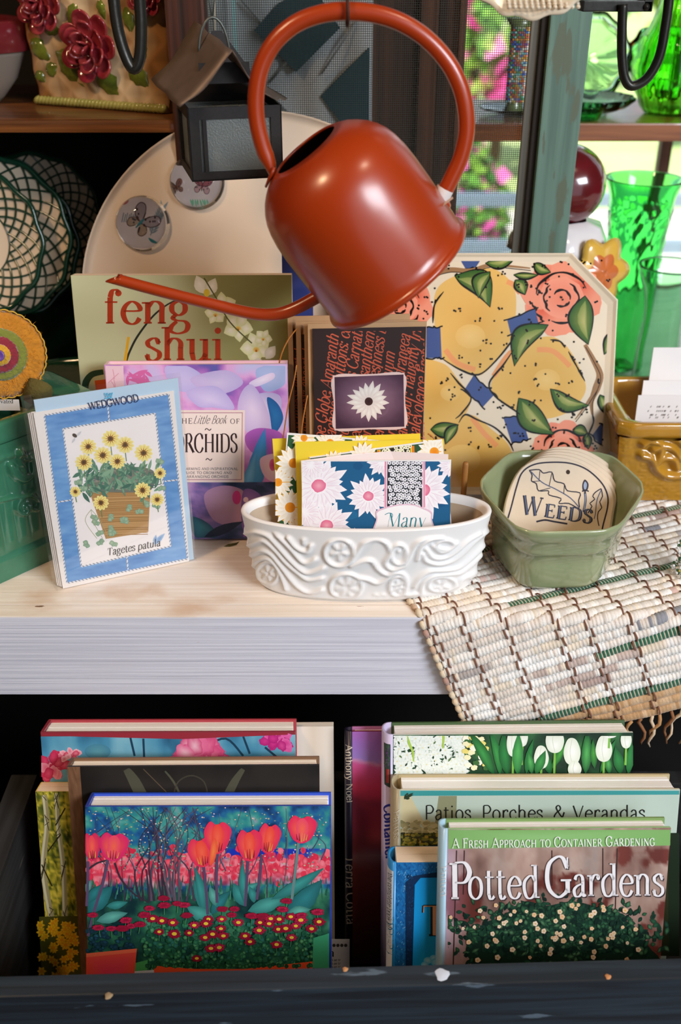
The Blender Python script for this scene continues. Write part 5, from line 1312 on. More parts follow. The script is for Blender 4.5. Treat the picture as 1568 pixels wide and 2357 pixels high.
for a in ((838, 1052, 36), (1000, 1040, 40), (770, 1066, 30)): ydaisy(P, *a)
P.poly([(868, 1036), (948, 1024), (956, 1090), (872, 1090)], '#f1d848'); P.poly([(876, 1035), (944, 1025), (950, 1090), (880, 1090)], '#2a2622')
for i in range(60):
    u = R.random(); w = R.random(); xx, yy = 878 + 68 * u, 1034 - 8 * u + 54 * w; P.ell(xx, yy, 4.6, 4.2, '#f4f0d0', n=7); P.ell(xx, yy, 1.5, 1.5, '#2a2622', n=6)
for xx in (868, 948): P.poly([(xx, 1037 - (xx - 868) * .13), (xx + 6, 1036 - (xx - 868) * .13), (xx + 9, 1090), (xx + 3, 1090)], '#e8801a')
P.build('card_print', MATTE, t)
# front card
tf, plf, Wf, Hf = flat_card('thank_you_card', 'blue and white daisy thank you card at the front of the dish', (693, 1061), (1039, 1058), .052, 4, M_whc, group=None)
P = Print(plf); P.clip = (695, 1062, 1037, 1262); P.poly([(694, 1062), (1038, 1060), (1036, 1262), (700, 1262)], '#1d5f8c')
for i in range(40): P.ell(R.uniform(700, 1030), R.uniform(1065, 1250), R.uniform(8, 18), R.uniform(6, 12), R.choice(['#1a5684', '#226a98', '#1c628e']), n=9, wob=.3)
def wdaisy(x, y, r_, n=17, sq=1.0, cc=True):
    for k in range(n):
        g = 2 * pi * k / n + .15; L = r_ * (1 + .14 * math.sin(k * 2.7)); P.leaf((x, y), (x + L * math.cos(g), y + L * sq * math.sin(g)), r_ * .40, '#f1e4ec', '#fdfafc')
    for k in range(n):
        g = 2 * pi * k / n + .33; P.stroke([(x + r_ * .3 * math.cos(g), y + r_ * .3 * sq * math.sin(g)), (x + r_ * .8 * math.cos(g), y + r_ * .8 * sq * math.sin(g))], 1.0, '#eacddb', False)
    if cc: P.ell(x, y, r_ * .25, r_ * .23 * sq, '#f6b0c0', '#e66a90', wob=.06)
wdaisy(734, 1118, 66, 19, 1.0); wdaisy(848, 1142, 48); wdaisy(752, 1210, 60, 19, .95); wdaisy(975, 1128, 62); wdaisy(700, 1180, 40, 15, 1, False); wdaisy(880, 1062, 36, 15, 1, False); wdaisy(1040, 1070, 34, 15, 1, False); wdaisy(830, 1250, 34, 15, 1, False); wdaisy(1010, 1240, 20, 13, 1, False); wdaisy(715, 1070, 34, 15, 1, False)
P.poly([(886, 1061), (979, 1060), (979, 1168), (884, 1168)], '#f6dbe4'); P.poly([(892, 1061), (972, 1060), (972, 1168), (891, 1168)], '#2c3038')
for xx in (886, 975): P.poly([(xx, 1061), (xx + 3, 1061), (xx + 3, 1168), (xx, 1168)], '#e78aa8')
for j in range(12):
    for i in range(9):
        xx, yy = 897 + i * 9 + (4 if j % 2 else 0) + R.uniform(-1.5, 1.5), 1066 + j * 9 + R.uniform(-1.5, 1.5)
        if xx > 970 or yy > 1165: continue
        for k in range(5): P.ell(xx + 2.9 * math.cos(k * 1.257), yy + 2.9 * math.sin(k * 1.257), 2.0, 2.0, '#f4f2f4', n=6)
        P.ell(xx, yy, 1.5, 1.5, '#2c2c5a', n=6)
P.blob([(866, 1176), (890, 1166), (920, 1160), (950, 1160), (975, 1168), (994, 1178), (995, 1196), (1002, 1222), (1000, 1262), (858, 1262), (856, 1226), (866, 1196)], '#e7c4d4')
P.blob([(869, 1179), (892, 1169), (920, 1163), (950, 1163), (973, 1171), (991, 1181), (992, 1196), (998, 1222), (996, 1260), (862, 1260), (860, 1226), (869, 1196)], '#fbf8f8')
P.text('Many', 889, 1212, 46, '#2f8a96', .085, .02, serif=False, slant=.16, xs=.83, track=.01)
P.stroke([(886, 1184), (896, 1180), (904, 1184), (900, 1196)], 1.5, '#2f8a96')
P.text('Thanks', 884, 1250, 46, '#2f8a96', .085, .02, serif=False, slant=.16, xs=.72)
P.build('card_print', MATTE, tf)
# folded back leaf of the front card
tl2, tr2 = plf.at(.004, .0016, -.004), plf.at(Wf - .001, .0022, -.009)
M_pk = mat('pale_pink_card_inside', '#ecdcd8', .6)
mesh('back_leaf', [plf.at(0, -Hf, -.0008), plf.at(Wf - .002, -Hf, -.004), plf.at(Wf - .002, .0026, -.006), plf.at(Wf * .6, .0042, -.010), plf.at(Wf * .3, .0032, -.006), plf.at(0, 0, -.0008)], [[0, 1, 2, 3, 4, 5]], M_pk, tf.parent)

# ---- floral platter
def platter():
    lean = math.radians(20); x = V((1, 0, 0)); pl = Plane(V((0, .215, .0062)), x, upleft(x, lean))
    ac, _ = pl.ab(1105, 870); ar, b1 = pl.ab(1421, 690); _, bt = pl.ab(1250, 583); at_, _ = pl.ab(1316, 583)
    hw = ar - ac; cut = ar - at_; cutb = bt - b1; al = ac - hw
    t = thing('floral_platter', 'octagonal ceramic platter painted with yellow fruit, pink roses and blue squares', 'platter', pl.at(ac, 0))
    O = [(al, cutb), (al + cut, 0), (ar - cut, 0), (ar, cutb), (ar, bt - cutb), (ar - cut, bt), (al + cut, bt), (al, bt - cutb)]
    cb = bt / 2
    def ringo(s, c): return [pl.at(ac + (a - ac) * s, cb + (b - cb) * s, c) for a, b in O]
    rings = [ringo(.93, 0), ringo(.97, .0012), ringo(.992, .0032), ringo(1.0, .0030), ringo(1.0, -.003), ringo(.97, -.008), ringo(.6, -.008)]
    vs = []; [vs.extend(r_) for r_ in rings]; n = 8
    fs = [[j * n + i, j * n + (i + 1) % n, (j + 1) * n + (i + 1) % n, (j + 1) * n + i] for j in range(len(rings) - 1) for i in range(n)] + [list(range(8)), [48 + i for i in range(8)][::-1]]
    M_c = mat('ivory_glaze', '#e2d2b8', .18, coat=.4, coat_rough=.05)
    o = clean_normals(mesh('platter_body', vs, fs, M_c, t)); 
    bv = o.modifiers.new('bev', 'BEVEL'); bv.width = .0012; bv.segments = 3; bv.limit_method = 'ANGLE'; bv.angle_limit = .2
    P = Print(pl, .0002); C = lambda a, b: (968 + a / 2.613, 560 + b / 2.613)
    cc = lambda L: [C(*p) for p in L]
    P.clip = (800, 596, 1412, 1150)
    Y1, Y2, Y3 = '#d6a450', '#e0b566', '#c9903c'
    def pear(L, c=Y1, e=Y2): P.blob(cc(L), c, e, 6)
    pear([(90, 300), (200, 200), (420, 150), (560, 260), (570, 460), (520, 620), (370, 790), (250, 760), (130, 690), (90, 520)])
    pear([(430, 830), (560, 640), (760, 560), (880, 620), (970, 780), (990, 900), (880, 1020), (700, 1060), (570, 1010), (460, 930)])
    pear([(-60, 720), (130, 720), (220, 810), (300, 930), (250, 1050), (100, 1090), (-60, 1080)])
    pear([(-40, 1150), (150, 1080), (300, 1030), (430, 1120), (540, 1230), (560, 1420), (300, 1480), (-20, 1450)])
    pear([(-250, 300), (-100, 380), (-70, 600), (-200, 700), (-330, 600)])
    for a, b_, r1 in ((300, 560, 90), (760, 820, 80), (180, 900, 60), (250, 1300, 110)): P.ell(*C(a, b_), r1 / 2.6, r1 / 3.2, '#e6c078', Y2)
    # soft orange edges
    for L in ([(150, 640), (220, 720), (330, 760)], [(440, 800), (540, 660), (640, 620)], [(310, 1050), (380, 1140), (460, 1220)], [(600, 300), (560, 250), (520, 230)], [(700, 640), (800, 650), (900, 740)]): P.stroke(cc(L), 12, '#e59a62')
    # roses
    def rosep(x, y, s, c1='#dc5f44', c2='#ea9478'):
        for k in range(8):
            a = k * pi / 4 + .2; P.ell(*C(x + s * .58 * math.cos(a), y + s * .55 * math.sin(a)), s * .42 / 2.613, s * .38 / 2.613, c1 if k % 2 else c2, c2, wob=.08)
        P.ell(*C(x, y), s * .55 / 2.613, s * .5 / 2.613, '#e68266', '#ee9a80', wob=.06)
        for k, (r0, a0, a1) in enumerate(((.62, 3.3, 5.9), (.6, .4, 2.0), (.42, 2.3, 4.0), (.4, 5.2, 7.2), (.2, 3.6, 6.5), (.2, .4, 2.2), (.7, 2.2, 3.0))):
            q = [(x + s * r0 * (1 + .06 * math.sin(i * 2.2)) * math.cos(a0 + (a1 - a0) * i / 7), y + s * r0 * math.sin(a0 + (a1 - a0) * i / 7)) for i in range(8)]
            P.stroke(cc(q), [2, 7, 3.5, 6.5, 1.5], '#1c1412')
    rosep(850, 330, 250); rosep(-130, 380, 210); rosep(860, 1240, 190); rosep(-160, 1180, 200)
    # blue squares
    for L in ([(225, 75), (375, 80), (330, 150), (270, 150)], [(520, 455), (690, 395), (710, 480), (545, 555)], [(35, 505), (120, 505), (128, 690), (35, 690)], [(320, 795), (445, 910), (375, 985), (262, 885)], [(500, 1050), (610, 1030), (650, 1180), (550, 1205)], [(1085, 1085), (1145, 1130), (1120, 1240), (1030, 1160)], [(-260, 800), (-180, 900), (-260, 960), (-330, 880)]):
        P.poly(cc(L), '#45578a'); e = L + [L[0]]
        for k in (0, 2):
            a, b_ = e[k], e[k + 1]; q = [(a[0] + (b_[0] - a[0]) * i / 7 + R.uniform(-7, 7), a[1] + (b_[1] - a[1]) * i / 7 + R.uniform(-7, 7)) for i in range(-1, 9)]; P.stroke(cc(q), 3.4, '#141214')
    # branches
    for L, w in (([(-40, 215), (60, 190), (180, 160), (300, 165), (420, 130), (560, 140), (660, 150)], [12, 14, 12, 10, 8, 5, 3]), ([(990, 610), (1040, 700), (1080, 790), (1060, 870), (1030, 950), (1035, 1030)], [8, 12, 16, 18, 10, 5]), ([(1060, 870), (990, 980), (930, 1060)], [6, 5, 2])): P.stroke(cc(L), w, '#9a7450'); P.stroke(cc([(a + 4, b_ + 14) for a, b_ in L]), 1.8, '#2a1c16')
    # leaves
    for (x0, y0, x1, y1, w, bd) in ((205, 195, 420, 385, 150, -.25), (420, 170, 350, 330, 90, .2), (390, 120, 570, 90, 60, .1), (680, 120, 785, 175, 62, .1), (560, 190, 710, 190, 40, .05), (570, 220, 630, 310, 80, -.1), (770, 490, 565, 740, 130, .22), (990, 315, 1010, 610, 150, .12), (1150, 530, 1105, 670, 66, -.05), (780, 875, 1015, 975, 100, .18), (590, 930, 800, 1150, 150, .1), (1080, 910, 1120, 1035, 66, -.05), (915, 1120, 1010, 1150, 66, -.1), (1000, 1140, 1010, 1240, 50, 0), (60, 1120, 230, 1090, 90, .1), (225, 1090, 150, 1210, 60, .1)):
        P.leaf(C(x0, y0), C(x1, y1), w / 2.613, '#7d8a44', '#2f5a28', bd)
        dx, dy = x1 - x0, y1 - y0; nx, ny = -dy, dx
        P.leaf(C(x0 + dx * .1, y0 + dy * .1), C(x0 + dx * .9, y0 + dy * .9), w / 7, '#b5b070', '#7d9048', bd)
        for sg in (1, -1):
            L_ = math.hypot(dx, dy); q = [(x0 + dx * u + nx / L_ * (bd * L_ * math.sin(pi * u) + sg * w * .5 * math.sin(pi * u ** .85)), y0 + dy * u + ny / L_ * (bd * L_ * math.sin(pi * u) + sg * w * .5 * math.sin(pi * u ** .85))) for u in (0, .2, .4, .6, .8, 1)]
            P.stroke(cc(q), [1.5, 5, 4, 1.5] if sg > 0 else [1.5, 3.4, 2.6, 1], '#1a1816')
    # fruit outlines and dots
    for L in ([(75, 480), (85, 370), (140, 290)], [(125, 690), (240, 760), (350, 790), (450, 710), (540, 600), (560, 560)], [(180, 780), (230, 840), (305, 930), (250, 1020), (210, 1055)], [(560, 640), (500, 730), (415, 840), (450, 920), (560, 1000), (600, 1030)], [(780, 580), (840, 590), (870, 630)], [(890, 650), (940, 740), (990, 830)], [(230, 1080), (270, 1030), (340, 1060), (450, 1110), (530, 1190), (560, 1250)], [(1035, 1030), (1040, 1080), (1000, 1170)]): P.stroke(cc(L), [1.5, 5, 3.4, 4.6, 1.4], '#1c1512')
    for i in range(190):
        a, b_ = R.uniform(-280, 1130), R.uniform(70, 1250)
        for k in range(R.choice((1, 3, 3))): P.ell(*C(a + R.uniform(-12, 12), b_ + R.uniform(-12, 12)), 2.5, 2.5, '#1c1410', n=7)
    P.build('painted_glaze', vmat('painted_glaze', .1, coat=0, spec=.35), t)
platter()
pg = atZ(1068, 1132, 0); pg = atY(1068, 1128, .125); 
pt = thing('wooden_peg', 'short wooden dowel peg standing beside the green pot', 'peg', V((pg.x, .125, 0)))
lathe('dowel', [(.0001, 0.0005), (.0028, .0005), (.0028, atY(1068, 1068, .125).z), (.0022, atY(1068, 1064, .125).z), (.0001, atY(1068, 1064, .125).z)], V((pg.x, .125, 0)), wood('peg_wood', '#b07a3c', '#8a5a26', 'z'), pt, seg=16)
# ================================================================== RUG AND POTS ON THE SHELF
RUGT = 0.0042
def rug():
    A = atZ(945, 1392, 0); Bp = atY(1062, 1642, -.006)
    a0 = V((A.x, -A.y)); b0 = V((Bp.x, -Bp.z)); e = (b0 - a0).normalized(); r_ = V((e.y, -e.x))       # e: along the side edge, r_: along the rows
    hemc = b0 + e * 0.070; topc = a0 - e * 0.120; LEN = (hemc - topc).length
    t = thing('woven_rug', 'cream and brown woven rag rug with green lines draped over the shelf edge', 'rug', (A.x + .2, 0, 0))
    R0 = .003
    def place(dv, h):
        X, s = dv; 
        if s <= 0: return V((X, R0 - s, h + .0004))
        arc = R0 * pi / 2
        if s < arc: f = s / R0; return V((X, R0 - (R0 + h) * math.sin(f), -R0 + (R0 + h) * math.cos(f)))
        d = s - arc; return V((X, -h - .001 - .004 * min(1, d / .05) * (1 + .5 * math.sin(X * 22)), -R0 - d))
    NR = 36; pitch = LEN / NR; Lrow = .46; cell = .0034; NC = int(Lrow / cell); rr = random.Random(3)
    creams = ['#e4dcd2', '#ece7df', '#dbd0c4', '#f2efea', '#e0d5ca', '#e9e0d6', '#e6d8c4']; odd = ['#a5a3a6', '#b5aaa4', '#b09a92', '#8f9096', '#c4b0a6', '#d6b6aa']
    M_y = vmat('cotton_rag_yarn', .9, bump=.5, bscale=900, sheen=.2)
    greens = {7, 17, 26, 32}
    SUB = 4; SEC = 7
    for k in range(NR):
        base = topc + e * (pitch * (k + .5)); vs = []; cs = []; fs = []
        phase = .5 if k % 2 else 0.0; col = rr.choice(creams); run = 0; gr = k in greens; gstart = rr.randint(0, 30) if k == 17 else (38 if k == 26 else (12 if k == 32 else 20))
        hem = k >= NR - 3
        for c in range(NC):
            if run <= 0: col = rr.choice(odd if rr.random() < .17 else creams); run = rr.randint(4, 22)
            run -= 1
            isg = gr and c > gstart
            cc = '#1f6044' if isg else (rr.choice(['#c9a074', '#d3b08a', '#bd9468']) if hem else (col if rr.random() > .25 else rr.choice(creams)))
            lc = np.array(lin(cc)) * rr.uniform(.86, 1.08)
            for j in range(SUB):
                u = (c + j / SUB + phase) * cell; f = j / SUB; puff = .80 + .20 * math.sqrt(max(0, math.sin(pi * f))) if not hem else .9 + .1 * math.sin(pi * f)
                wig = .0005 * math.sin(u * 61 + k * 1.7) + .0004 * math.sin(u * 143 + k)
                w2 = pitch * .56 * (puff * .5 + .5); hh = RUGT * (.62 if isg else 1.0) * puff
                if c == 0 and j == 0: w2 *= .35; hh *= .5
                if hem: hh *= .7
                for q in range(SEC):
                    an = pi * q / (SEC - 1); dv = base + r_ * u + e * (wig - math.cos(an) * w2); 
                    vs.append(place(dv, max(.0002, math.sin(an) * hh))); cs.append(tuple(lin('#d9c9b0')) if (isg and j == 0) else tuple(lc))
        n = NC * SUB
        for i in range(n - 1):
            for q in range(SEC - 1): fs.append([i * SEC + q, i * SEC + q + 1, (i + 1) * SEC + q + 1, (i + 1) * SEC + q])
        mesh('weft_cord', vs, fs, M_y, t, True, cols=cs)
    # rounded selvedge loops at the row ends
    for k in range(NR):
        base = topc + e * (pitch * (k + .5)) - r_ * .001; p = place(base, RUGT * .45); col = lin(rr.choice(['#dcc3a2', '#c9a88c', '#e0cdb0', '#b58f80']))
        q1 = place(base + e * pitch * .4, RUGT * .45) - p; nn = place(base, RUGT * 1.2) - p
        v_, f_ = lathevf([(.0001, -.0046), (.0022, -.0036), (.0032, 0), (.0022, .0036), (.0001, .0046)], p, ax=q1, seg=10)
        mesh('selvedge_loop', v_, f_, M_y, t, True, cols=[col] * len(v_))
    # brown warp threads crossing the rows
    M_b = mat('brown_warp_yarn', '#7d5240', .9, sheen=.2)
    w0 = .004; i = 0
    while w0 < Lrow - .01:
        for d_ in (0, .0042):
            pts = []
            for k in range(NR * 4):
                s_ = pitch * k / 4; ph = math.cos(pi * (k / 4 - .5) + (pi if d_ else 0)); pts.append(place(topc + e * s_ + r_ * (w0 + d_ + .0004 * math.sin(k)), RUGT * (.62 + .55 * ph)))
            tube('warp_thread', pts, .00085, M_b, t, 5)
        w0 += .0265 + .008 * (i % 3); i += 1
    # tassels
    M_t = [mat('tan_tassel', '#b98a5a', .9), mat('brown_tassel', '#8a5c3a', .9), mat('pale_tassel', '#d8bfa0', .9)]
    for k in range(40):
        u = .06 + k * .0095 + rr.uniform(-.002, .002); p = place(hemc + r_ * u, RUGT * .4); pts = [p]; L = .035 + rr.uniform(-.006, .012); sx = rr.uniform(-.01, .01)
        for i in range(1, 7): pts.append(p + V((sx * i / 6 + .0025 * math.sin(i * 1.3 + k), -.002 * math.sin(i + k), -L * i / 6)))
        tube('tassel', pts, [.0016, .0018, .0017, .0015, .0014, .0012, .0008], M_t[k % 3], t, 6)
rug()

def chaikin(P, n=3, r=.25):
    P = [V(p) for p in P]
    for _ in range(n):
        Q = []
        for i in range(len(P)):
            a, b = P[i], P[(i + 1) % len(P)]; Q += [a.lerp(b, r), a.lerp(b, 1 - r)]
        P = Q
    return P
def loft(name, outline, ctr, prof, m, parent, zoff=0.0, cap0=True, cap1=False):
    """outline (world points in plan) scaled about ctr by each (z, scale)"""
    vs = []; n = len(outline)
    for z, s in prof: vs += [V((ctr.x + (p.x - ctr.x) * s, ctr.y + (p.y - ctr.y) * s, z + zoff)) for p in outline]
    fs = [[j * n + i, j * n + (i + 1) % n, (j + 1) * n + (i + 1) % n, (j + 1) * n + i] for j in range(len(prof) - 1) for i in range(n)]
    if cap0: fs.append(list(range(n))[::-1])
    if cap1: fs.append([(len(prof) - 1) * n + i for i in range(n)])
    return clean_normals(mesh(name, vs, fs, m, parent, True))
ON = RUGT + .0012
# ---- sage green hexagonal pot
def green_pot():
    h = .072 + ON; hx = [atZ(a, b, h) for a, b in ((1092, 1118), (1194, 1232), (1424, 1226), (1492, 1124), (1404, 1044), (1176, 1038))]
    ctr = sum(hx, V()) / 6; ol = chaikin(hx, 3, .14)
    t = thing('hexagonal_pot', 'sage green glazed six sided pot holding a stack of clay tags', 'pot', V((ctr.x, ctr.y, ON)))
    M_g = mat('sage_green_glaze', '#98a078', .22, coat=.8, coat_rough=.08, var=.5, vscale=22, col2='#7d9068', bump=.08, bscale=50)
    M_ci = M_g
    loft('pot_body', ol, ctr, [(0, .70), (.002, .755), (.006, .785), (.03, .825), (.041, .835), (.0425, .868), (.047, .885), (.058, .915), (.0605, .955), (.068, .985), (.072, 1.0), (.0745, .99), (.0735, .965), (.066, .93), (.04, .82), (.008, .70), (.0065, .5), (.006, .01)], M_g, t, ON)
    return ctr
POT = green_pot()
# ---- clay tags
def clay_tags():
    lean = math.radians(31); x = V((1, .0, 0)); base = V((0, .092, ON + .0085)); pl = Plane(base, x, upleft(x, lean))
    M_cl = mat('pale_clay', '#dfcdb6', .75, var=.3, vscale=30, col2='#cbb496', bump=.15, bscale=150)
    ol = [(1152, 1262), (1157, 1200), (1163, 1160), (1176, 1118), (1196, 1082), (1226, 1060), (1262, 1051), (1310, 1056), (1356, 1076), (1396, 1108), (1415, 1148), (1410, 1190), (1400, 1262)]
    pts = [pl.ab(*p) for p in ol]; zmin = min(p[1] for p in pts); pts = [(a, max(b, .0) if b < .004 else b) for a, b in pts]
    lo = min(b for a, b in pts); pts[0] = (pts[0][0], .001); pts[-1] = (pts[-1][0], .001)
    q = [tuple(p) for p in catmull(pts, 4)]; n = len(q); th = .0058
    labs = ['front clay tag with dark leaf drawing and lettering in the green pot', 'second clay tag of the stack in the green pot', 'third clay tag of the stack in the green pot', 'fourth clay tag of the stack in the green pot', 'rearmost clay tag leaning on the back of the green pot']
    for i in range(5):
        da, db, dc = .0034 * i, .0030 * i, -(th + .0006) * i
        rot = -.012 * i
        t = thing('clay_tag', labs[i], 'tag', pl.at(pts[0][0] + .05, .001, dc), 'clay tags in the green pot')
        F = lambda a, b, c: pl.at(a * math.cos(rot) - b * math.sin(rot) + da, b + a * math.sin(rot) * .0 + db, dc + c)
        mid = (sum(p[0] for p in q) / n, sum(p[1] for p in q) / n)
        ring = lambda s, c: [F(mid[0] + (a - mid[0]) * s, mid[1] + (b - mid[1]) * s, c) for a, b in q]
        vs = ring(.975, 0) + ring(.99, -.0006) + ring(1.0, -.002) + ring(1.0, -th + .001) + ring(.985, -th)
        fs = [list(range(n)), [4 * n + k for k in range(n)][::-1]] + [[j * n + k, j * n + (k + 1) % n, (j + 1) * n + (k + 1) % n, (j + 1) * n + k] for j in range(4) for k in range(n)]
        clean_normals(mesh('slab', vs, fs, M_cl, t))
        if i == 0:
            P = Print(pl, .0002); C = lambda a, b: (1060 + a / 3.087, 1000 + b / 3.087); cc = lambda L: [C(*p) for p in L]
            ink = '#33303c'
            P.stroke(cc([(330, 620), (360, 520), (400, 370), (440, 270), (520, 215), (640, 198), (780, 205), (900, 250), (1000, 340), (1045, 430), (1045, 520), (1015, 640), (1000, 720)]), 3.4, ink)
            leaf = [(490, 255), (560, 250), (590, 275), (650, 268), (670, 330), (735, 350), (760, 400), (850, 415), (840, 470), (842, 525), (770, 490), (700, 490), (715, 455), (630, 430), (625, 400), (555, 400), (540, 350), (505, 330), (510, 290), (490, 255)]
            P.stroke(cc(leaf), 2.6, ink, n=3); P.stroke(cc([(500, 262), (580, 340), (680, 390), (780, 450), (845, 520)]), 2.4, '#5a6480')
            for L in ([(565, 260), (560, 320)], [(650, 275), (630, 370)], [(740, 350), (735, 420)], [(510, 335), (570, 330)], [(560, 400), (640, 380)]): P.stroke(cc(L), 1.6, ink, False)
            P.stroke(cc([(885, 410), (890, 470), (875, 550)]), 5, ink); P.stroke(cc([(887, 420), (889, 470), (878, 540)]), 2, '#8fa0c0')
            P.blob(cc([(885, 320), (910, 350), (905, 390), (885, 410), (868, 390), (868, 350)]), ink); P.blob(cc([(886, 335), (899, 352), (896, 380), (886, 395), (877, 380), (876, 355)]), '#98a6c0')
            P.stroke(cc([(865, 405), (888, 395), (912, 405)]), 3, ink)
            P.stroke(cc([(1000, 385), (960, 410), (940, 440), (955, 460), (920, 490), (935, 510), (905, 560)]), 2.4, ink, n=2); P.stroke(cc([(1000, 385), (1010, 440), (990, 480), (1005, 520), (980, 550), (975, 600), (985, 650)]), 2.4, ink, n=2); P.stroke(cc([(1000, 395), (970, 470), (960, 560), (950, 600)]), 2, '#5a6480')
            tx, ty = C(432, 566)
            P.text('W', tx, ty, 64, ink, .15, .05, rot=.12, xs=.78, ser_w=.08); P.text('EEDS', *C(592, 585), 45, ink, .17, .06, rot=.14, xs=1.0, ser_w=.08, track=.06)
            P.text('W', tx + 1, ty - 1, 62, '#5f6c8c', .05, .01, serif=False, rot=.12, xs=.80); P.text('EEDS', *C(594, 583), 44, '#5f6c8c', .06, .012, serif=False, rot=.14, xs=1.0, track=.07)
            P.stroke(cc([(540, 620), (600, 608), (660, 618), (760, 635)]), 4, ink)
            P.ell(*C(765, 267), 4.6, 5.2, '#3a2a1c')
            P.build('ink_drawing', vmat('glazed_ink', .6, spec=.2), t)
clay_tags()

# ---- box planters with relief: a rectangular body whose front carries ridges given in photo pixels
def box_planter(name, label, corner, xdir, W, D, H, taper, m, min_, relief, rim=.010, rim_h=.018, foot=None, z0=0.0, nx=150, nz=90, edge=.0, lefty=True, rc=.010):
    """corner: front right (or left) bottom place; xdir runs along the front"""
    x = V(xdir).normalized(); back = V((-x.y, x.x, 0)); t = thing(name, label, 'planter', corner + x * W / 2 + back * D / 2)
    pl = Plane(corner, x, V((0, 0, 1)))
    vs = np.zeros(((nx + 1) * (nz + 1), 3)); k = 0
    for j in range(nz + 1):
        for i in range(nx + 1):
            b = (H - rim_h) * j / nz; ins = taper * (1 - b / H); a = ins + (W - 2 * ins) * i / nx
            e = min(i, nx - i) / nx * W; rnd = -rc * .35 * max(0, 1 - e / rc) ** 2
            vs[k] = pl.at(a, b, -ins + rnd); k += 1
    px, py = topx_np(vs); h = relief(px, py, vs, pl); vs = vs + np.outer(h, np.array(pl.n))
    mesh('front_relief', vs, [[j * (nx + 1) + i, j * (nx + 1) + i + 1, (j + 1) * (nx + 1) + i + 1, (j + 1) * (nx + 1) + i] for j in range(nz) for i in range(nx)], m, t, True)
    b_ = MB(); q = lambda a, b, c: pl.at(a, b, -c); hh = H - rim_h
    P0 = [q(taper, 0, taper), q(W - taper, 0, taper), q(W - taper, 0, D - taper), q(taper, 0, D - taper)]; P1 = [q(0, hh, 0), q(W, hh, 0), q(W, hh, D), q(0, hh, D)]
    b_.add(P0 + P1, [[0, 3, 7, 4], [1, 5, 6, 2], [3, 2, 6, 7], [0, 1, 2, 3]]); b_.build('body', m, t)
    # rim frame
    rb = []; ol = [q(-rim * .3, 0, -rim * .3), q(W + rim * .3, 0, -rim * .3), q(W + rim * .3, 0, D + rim * .3), q(-rim * .3, 0, D + rim * .3)]; ol = chaikin(ol, 3, .06)
    ctr = q(W / 2, 0, D / 2); sx = 1 - 2 * rim / min(W, D)
    loft('rim', ol, ctr, [(hh, .97), (hh + .001, .985), (hh + .004, 1.0), (H - .004, 1.0), (H - .001, .99), (H, .97), (H, sx + .04), (H - .002, sx + .01), (H - .010, sx), (.012, sx * .92), (.011, .02)], m, t, corner.z, cap0=False)
    if foot:
        loft('foot', chaikin([q(foot[2], 0, foot[2]), q(W - foot[2], 0, foot[2]), q(W - foot[2], 0, D - foot[2]), q(foot[2], 0, D - foot[2])], 3, .06), ctr, [(foot[0], 1.0), (foot[0] + .001, 1.02), (foot[1] - .002, 1.02), (foot[1], .96)], m, t, corner.z, cap0=True, cap1=True)
    return t, pl
def ridge_fn(px, py):
    st = {'h': np.zeros(px.shape)}
    def ridge(pts, wd, amp, smooth=True, closed=False):
        q = catmull(pts, 5, closed) if smooth and len(pts) > 2 else pts
        st['h'] = np.maximum(st['h'], np.exp(-(seg_dist(px, py, q, closed) / wd) ** 2) * amp)
    return st, ridge
# jade green planter at the left
def jade():
    M_j = mat('jade_green_glaze', '#3c7a5c', .2, coat=.85, coat_rough=.06, var=.5, vscale=26, col2='#255a42', bump=.15, bscale=120)
    H = .158; p0 = atZ(0, 1318, 0); p1 = atZ(116, 1250, 0); x = (p1 - p0).normalized()
    rc = atZ(212, 898, H); x2 = (atZ(212, 898, H) - atZ(0, 971, H)); x = V((x2.x, x2.y, 0)).normalized()
    W = .26; tp = .012; corner = V((rc.x, rc.y, 0)) - x * W
    sh_ = 0.0
    C = lambda a, b: (a / 3.571, 680 + b / 3.571)
    def relief(px, py, vs, pl):
        st, ridge = ridge_fn(px, py)
        al = (vs - np.array(pl.o)) @ np.array(pl.x); z = vs[:, 2]
        flute = .0022 * np.abs(np.sin(al / .0135 * pi)) ** .7 * np.clip((z - .028) / .01, 0, 1) * np.clip((.128 - z) / .006, 0, 1)
        for L in ([(150, 1290), (140, 1330), (160, 1380)], [(90, 1400), (70, 1390), (100, 1460), (150, 1500), (210, 1500), (250, 1440), (260, 1330)], [(150, 1280), (190, 1330), (230, 1330)], [(120, 1420), (160, 1470), (210, 1470)], [(170, 1380), (190, 1440)]): ridge([C(*p) for p in L], 8.5, .0065)
        for L in ([(-60, 1690), (60, 1660), (180, 1640), (260, 1640), (310, 1680), (300, 1740), (250, 1745), (235, 1710)], [(180, 1640), (130, 1700), (130, 1760), (180, 1790), (215, 1760), (200, 1730)], [(240, 1620), (300, 1560), (330, 1500)]): ridge([C(*p) for p in L], 6, .0060)
        for x_ in (-60,): pass
        band = .003 * np.clip((z - .120) / .004, 0, 1) + .003 * np.clip((.026 - z) / .004, 0, 1)
        return np.maximum(flute, st['h']) + band
    return box_planter('jade_planter', 'jade green ceramic planter with fluted front holding the felt flower', corner, x, W, .075, H, .006, M_j, M_j, relief, rim=.009, rim_h=.020, nx=190, nz=110)
JADE, JPL = jade()
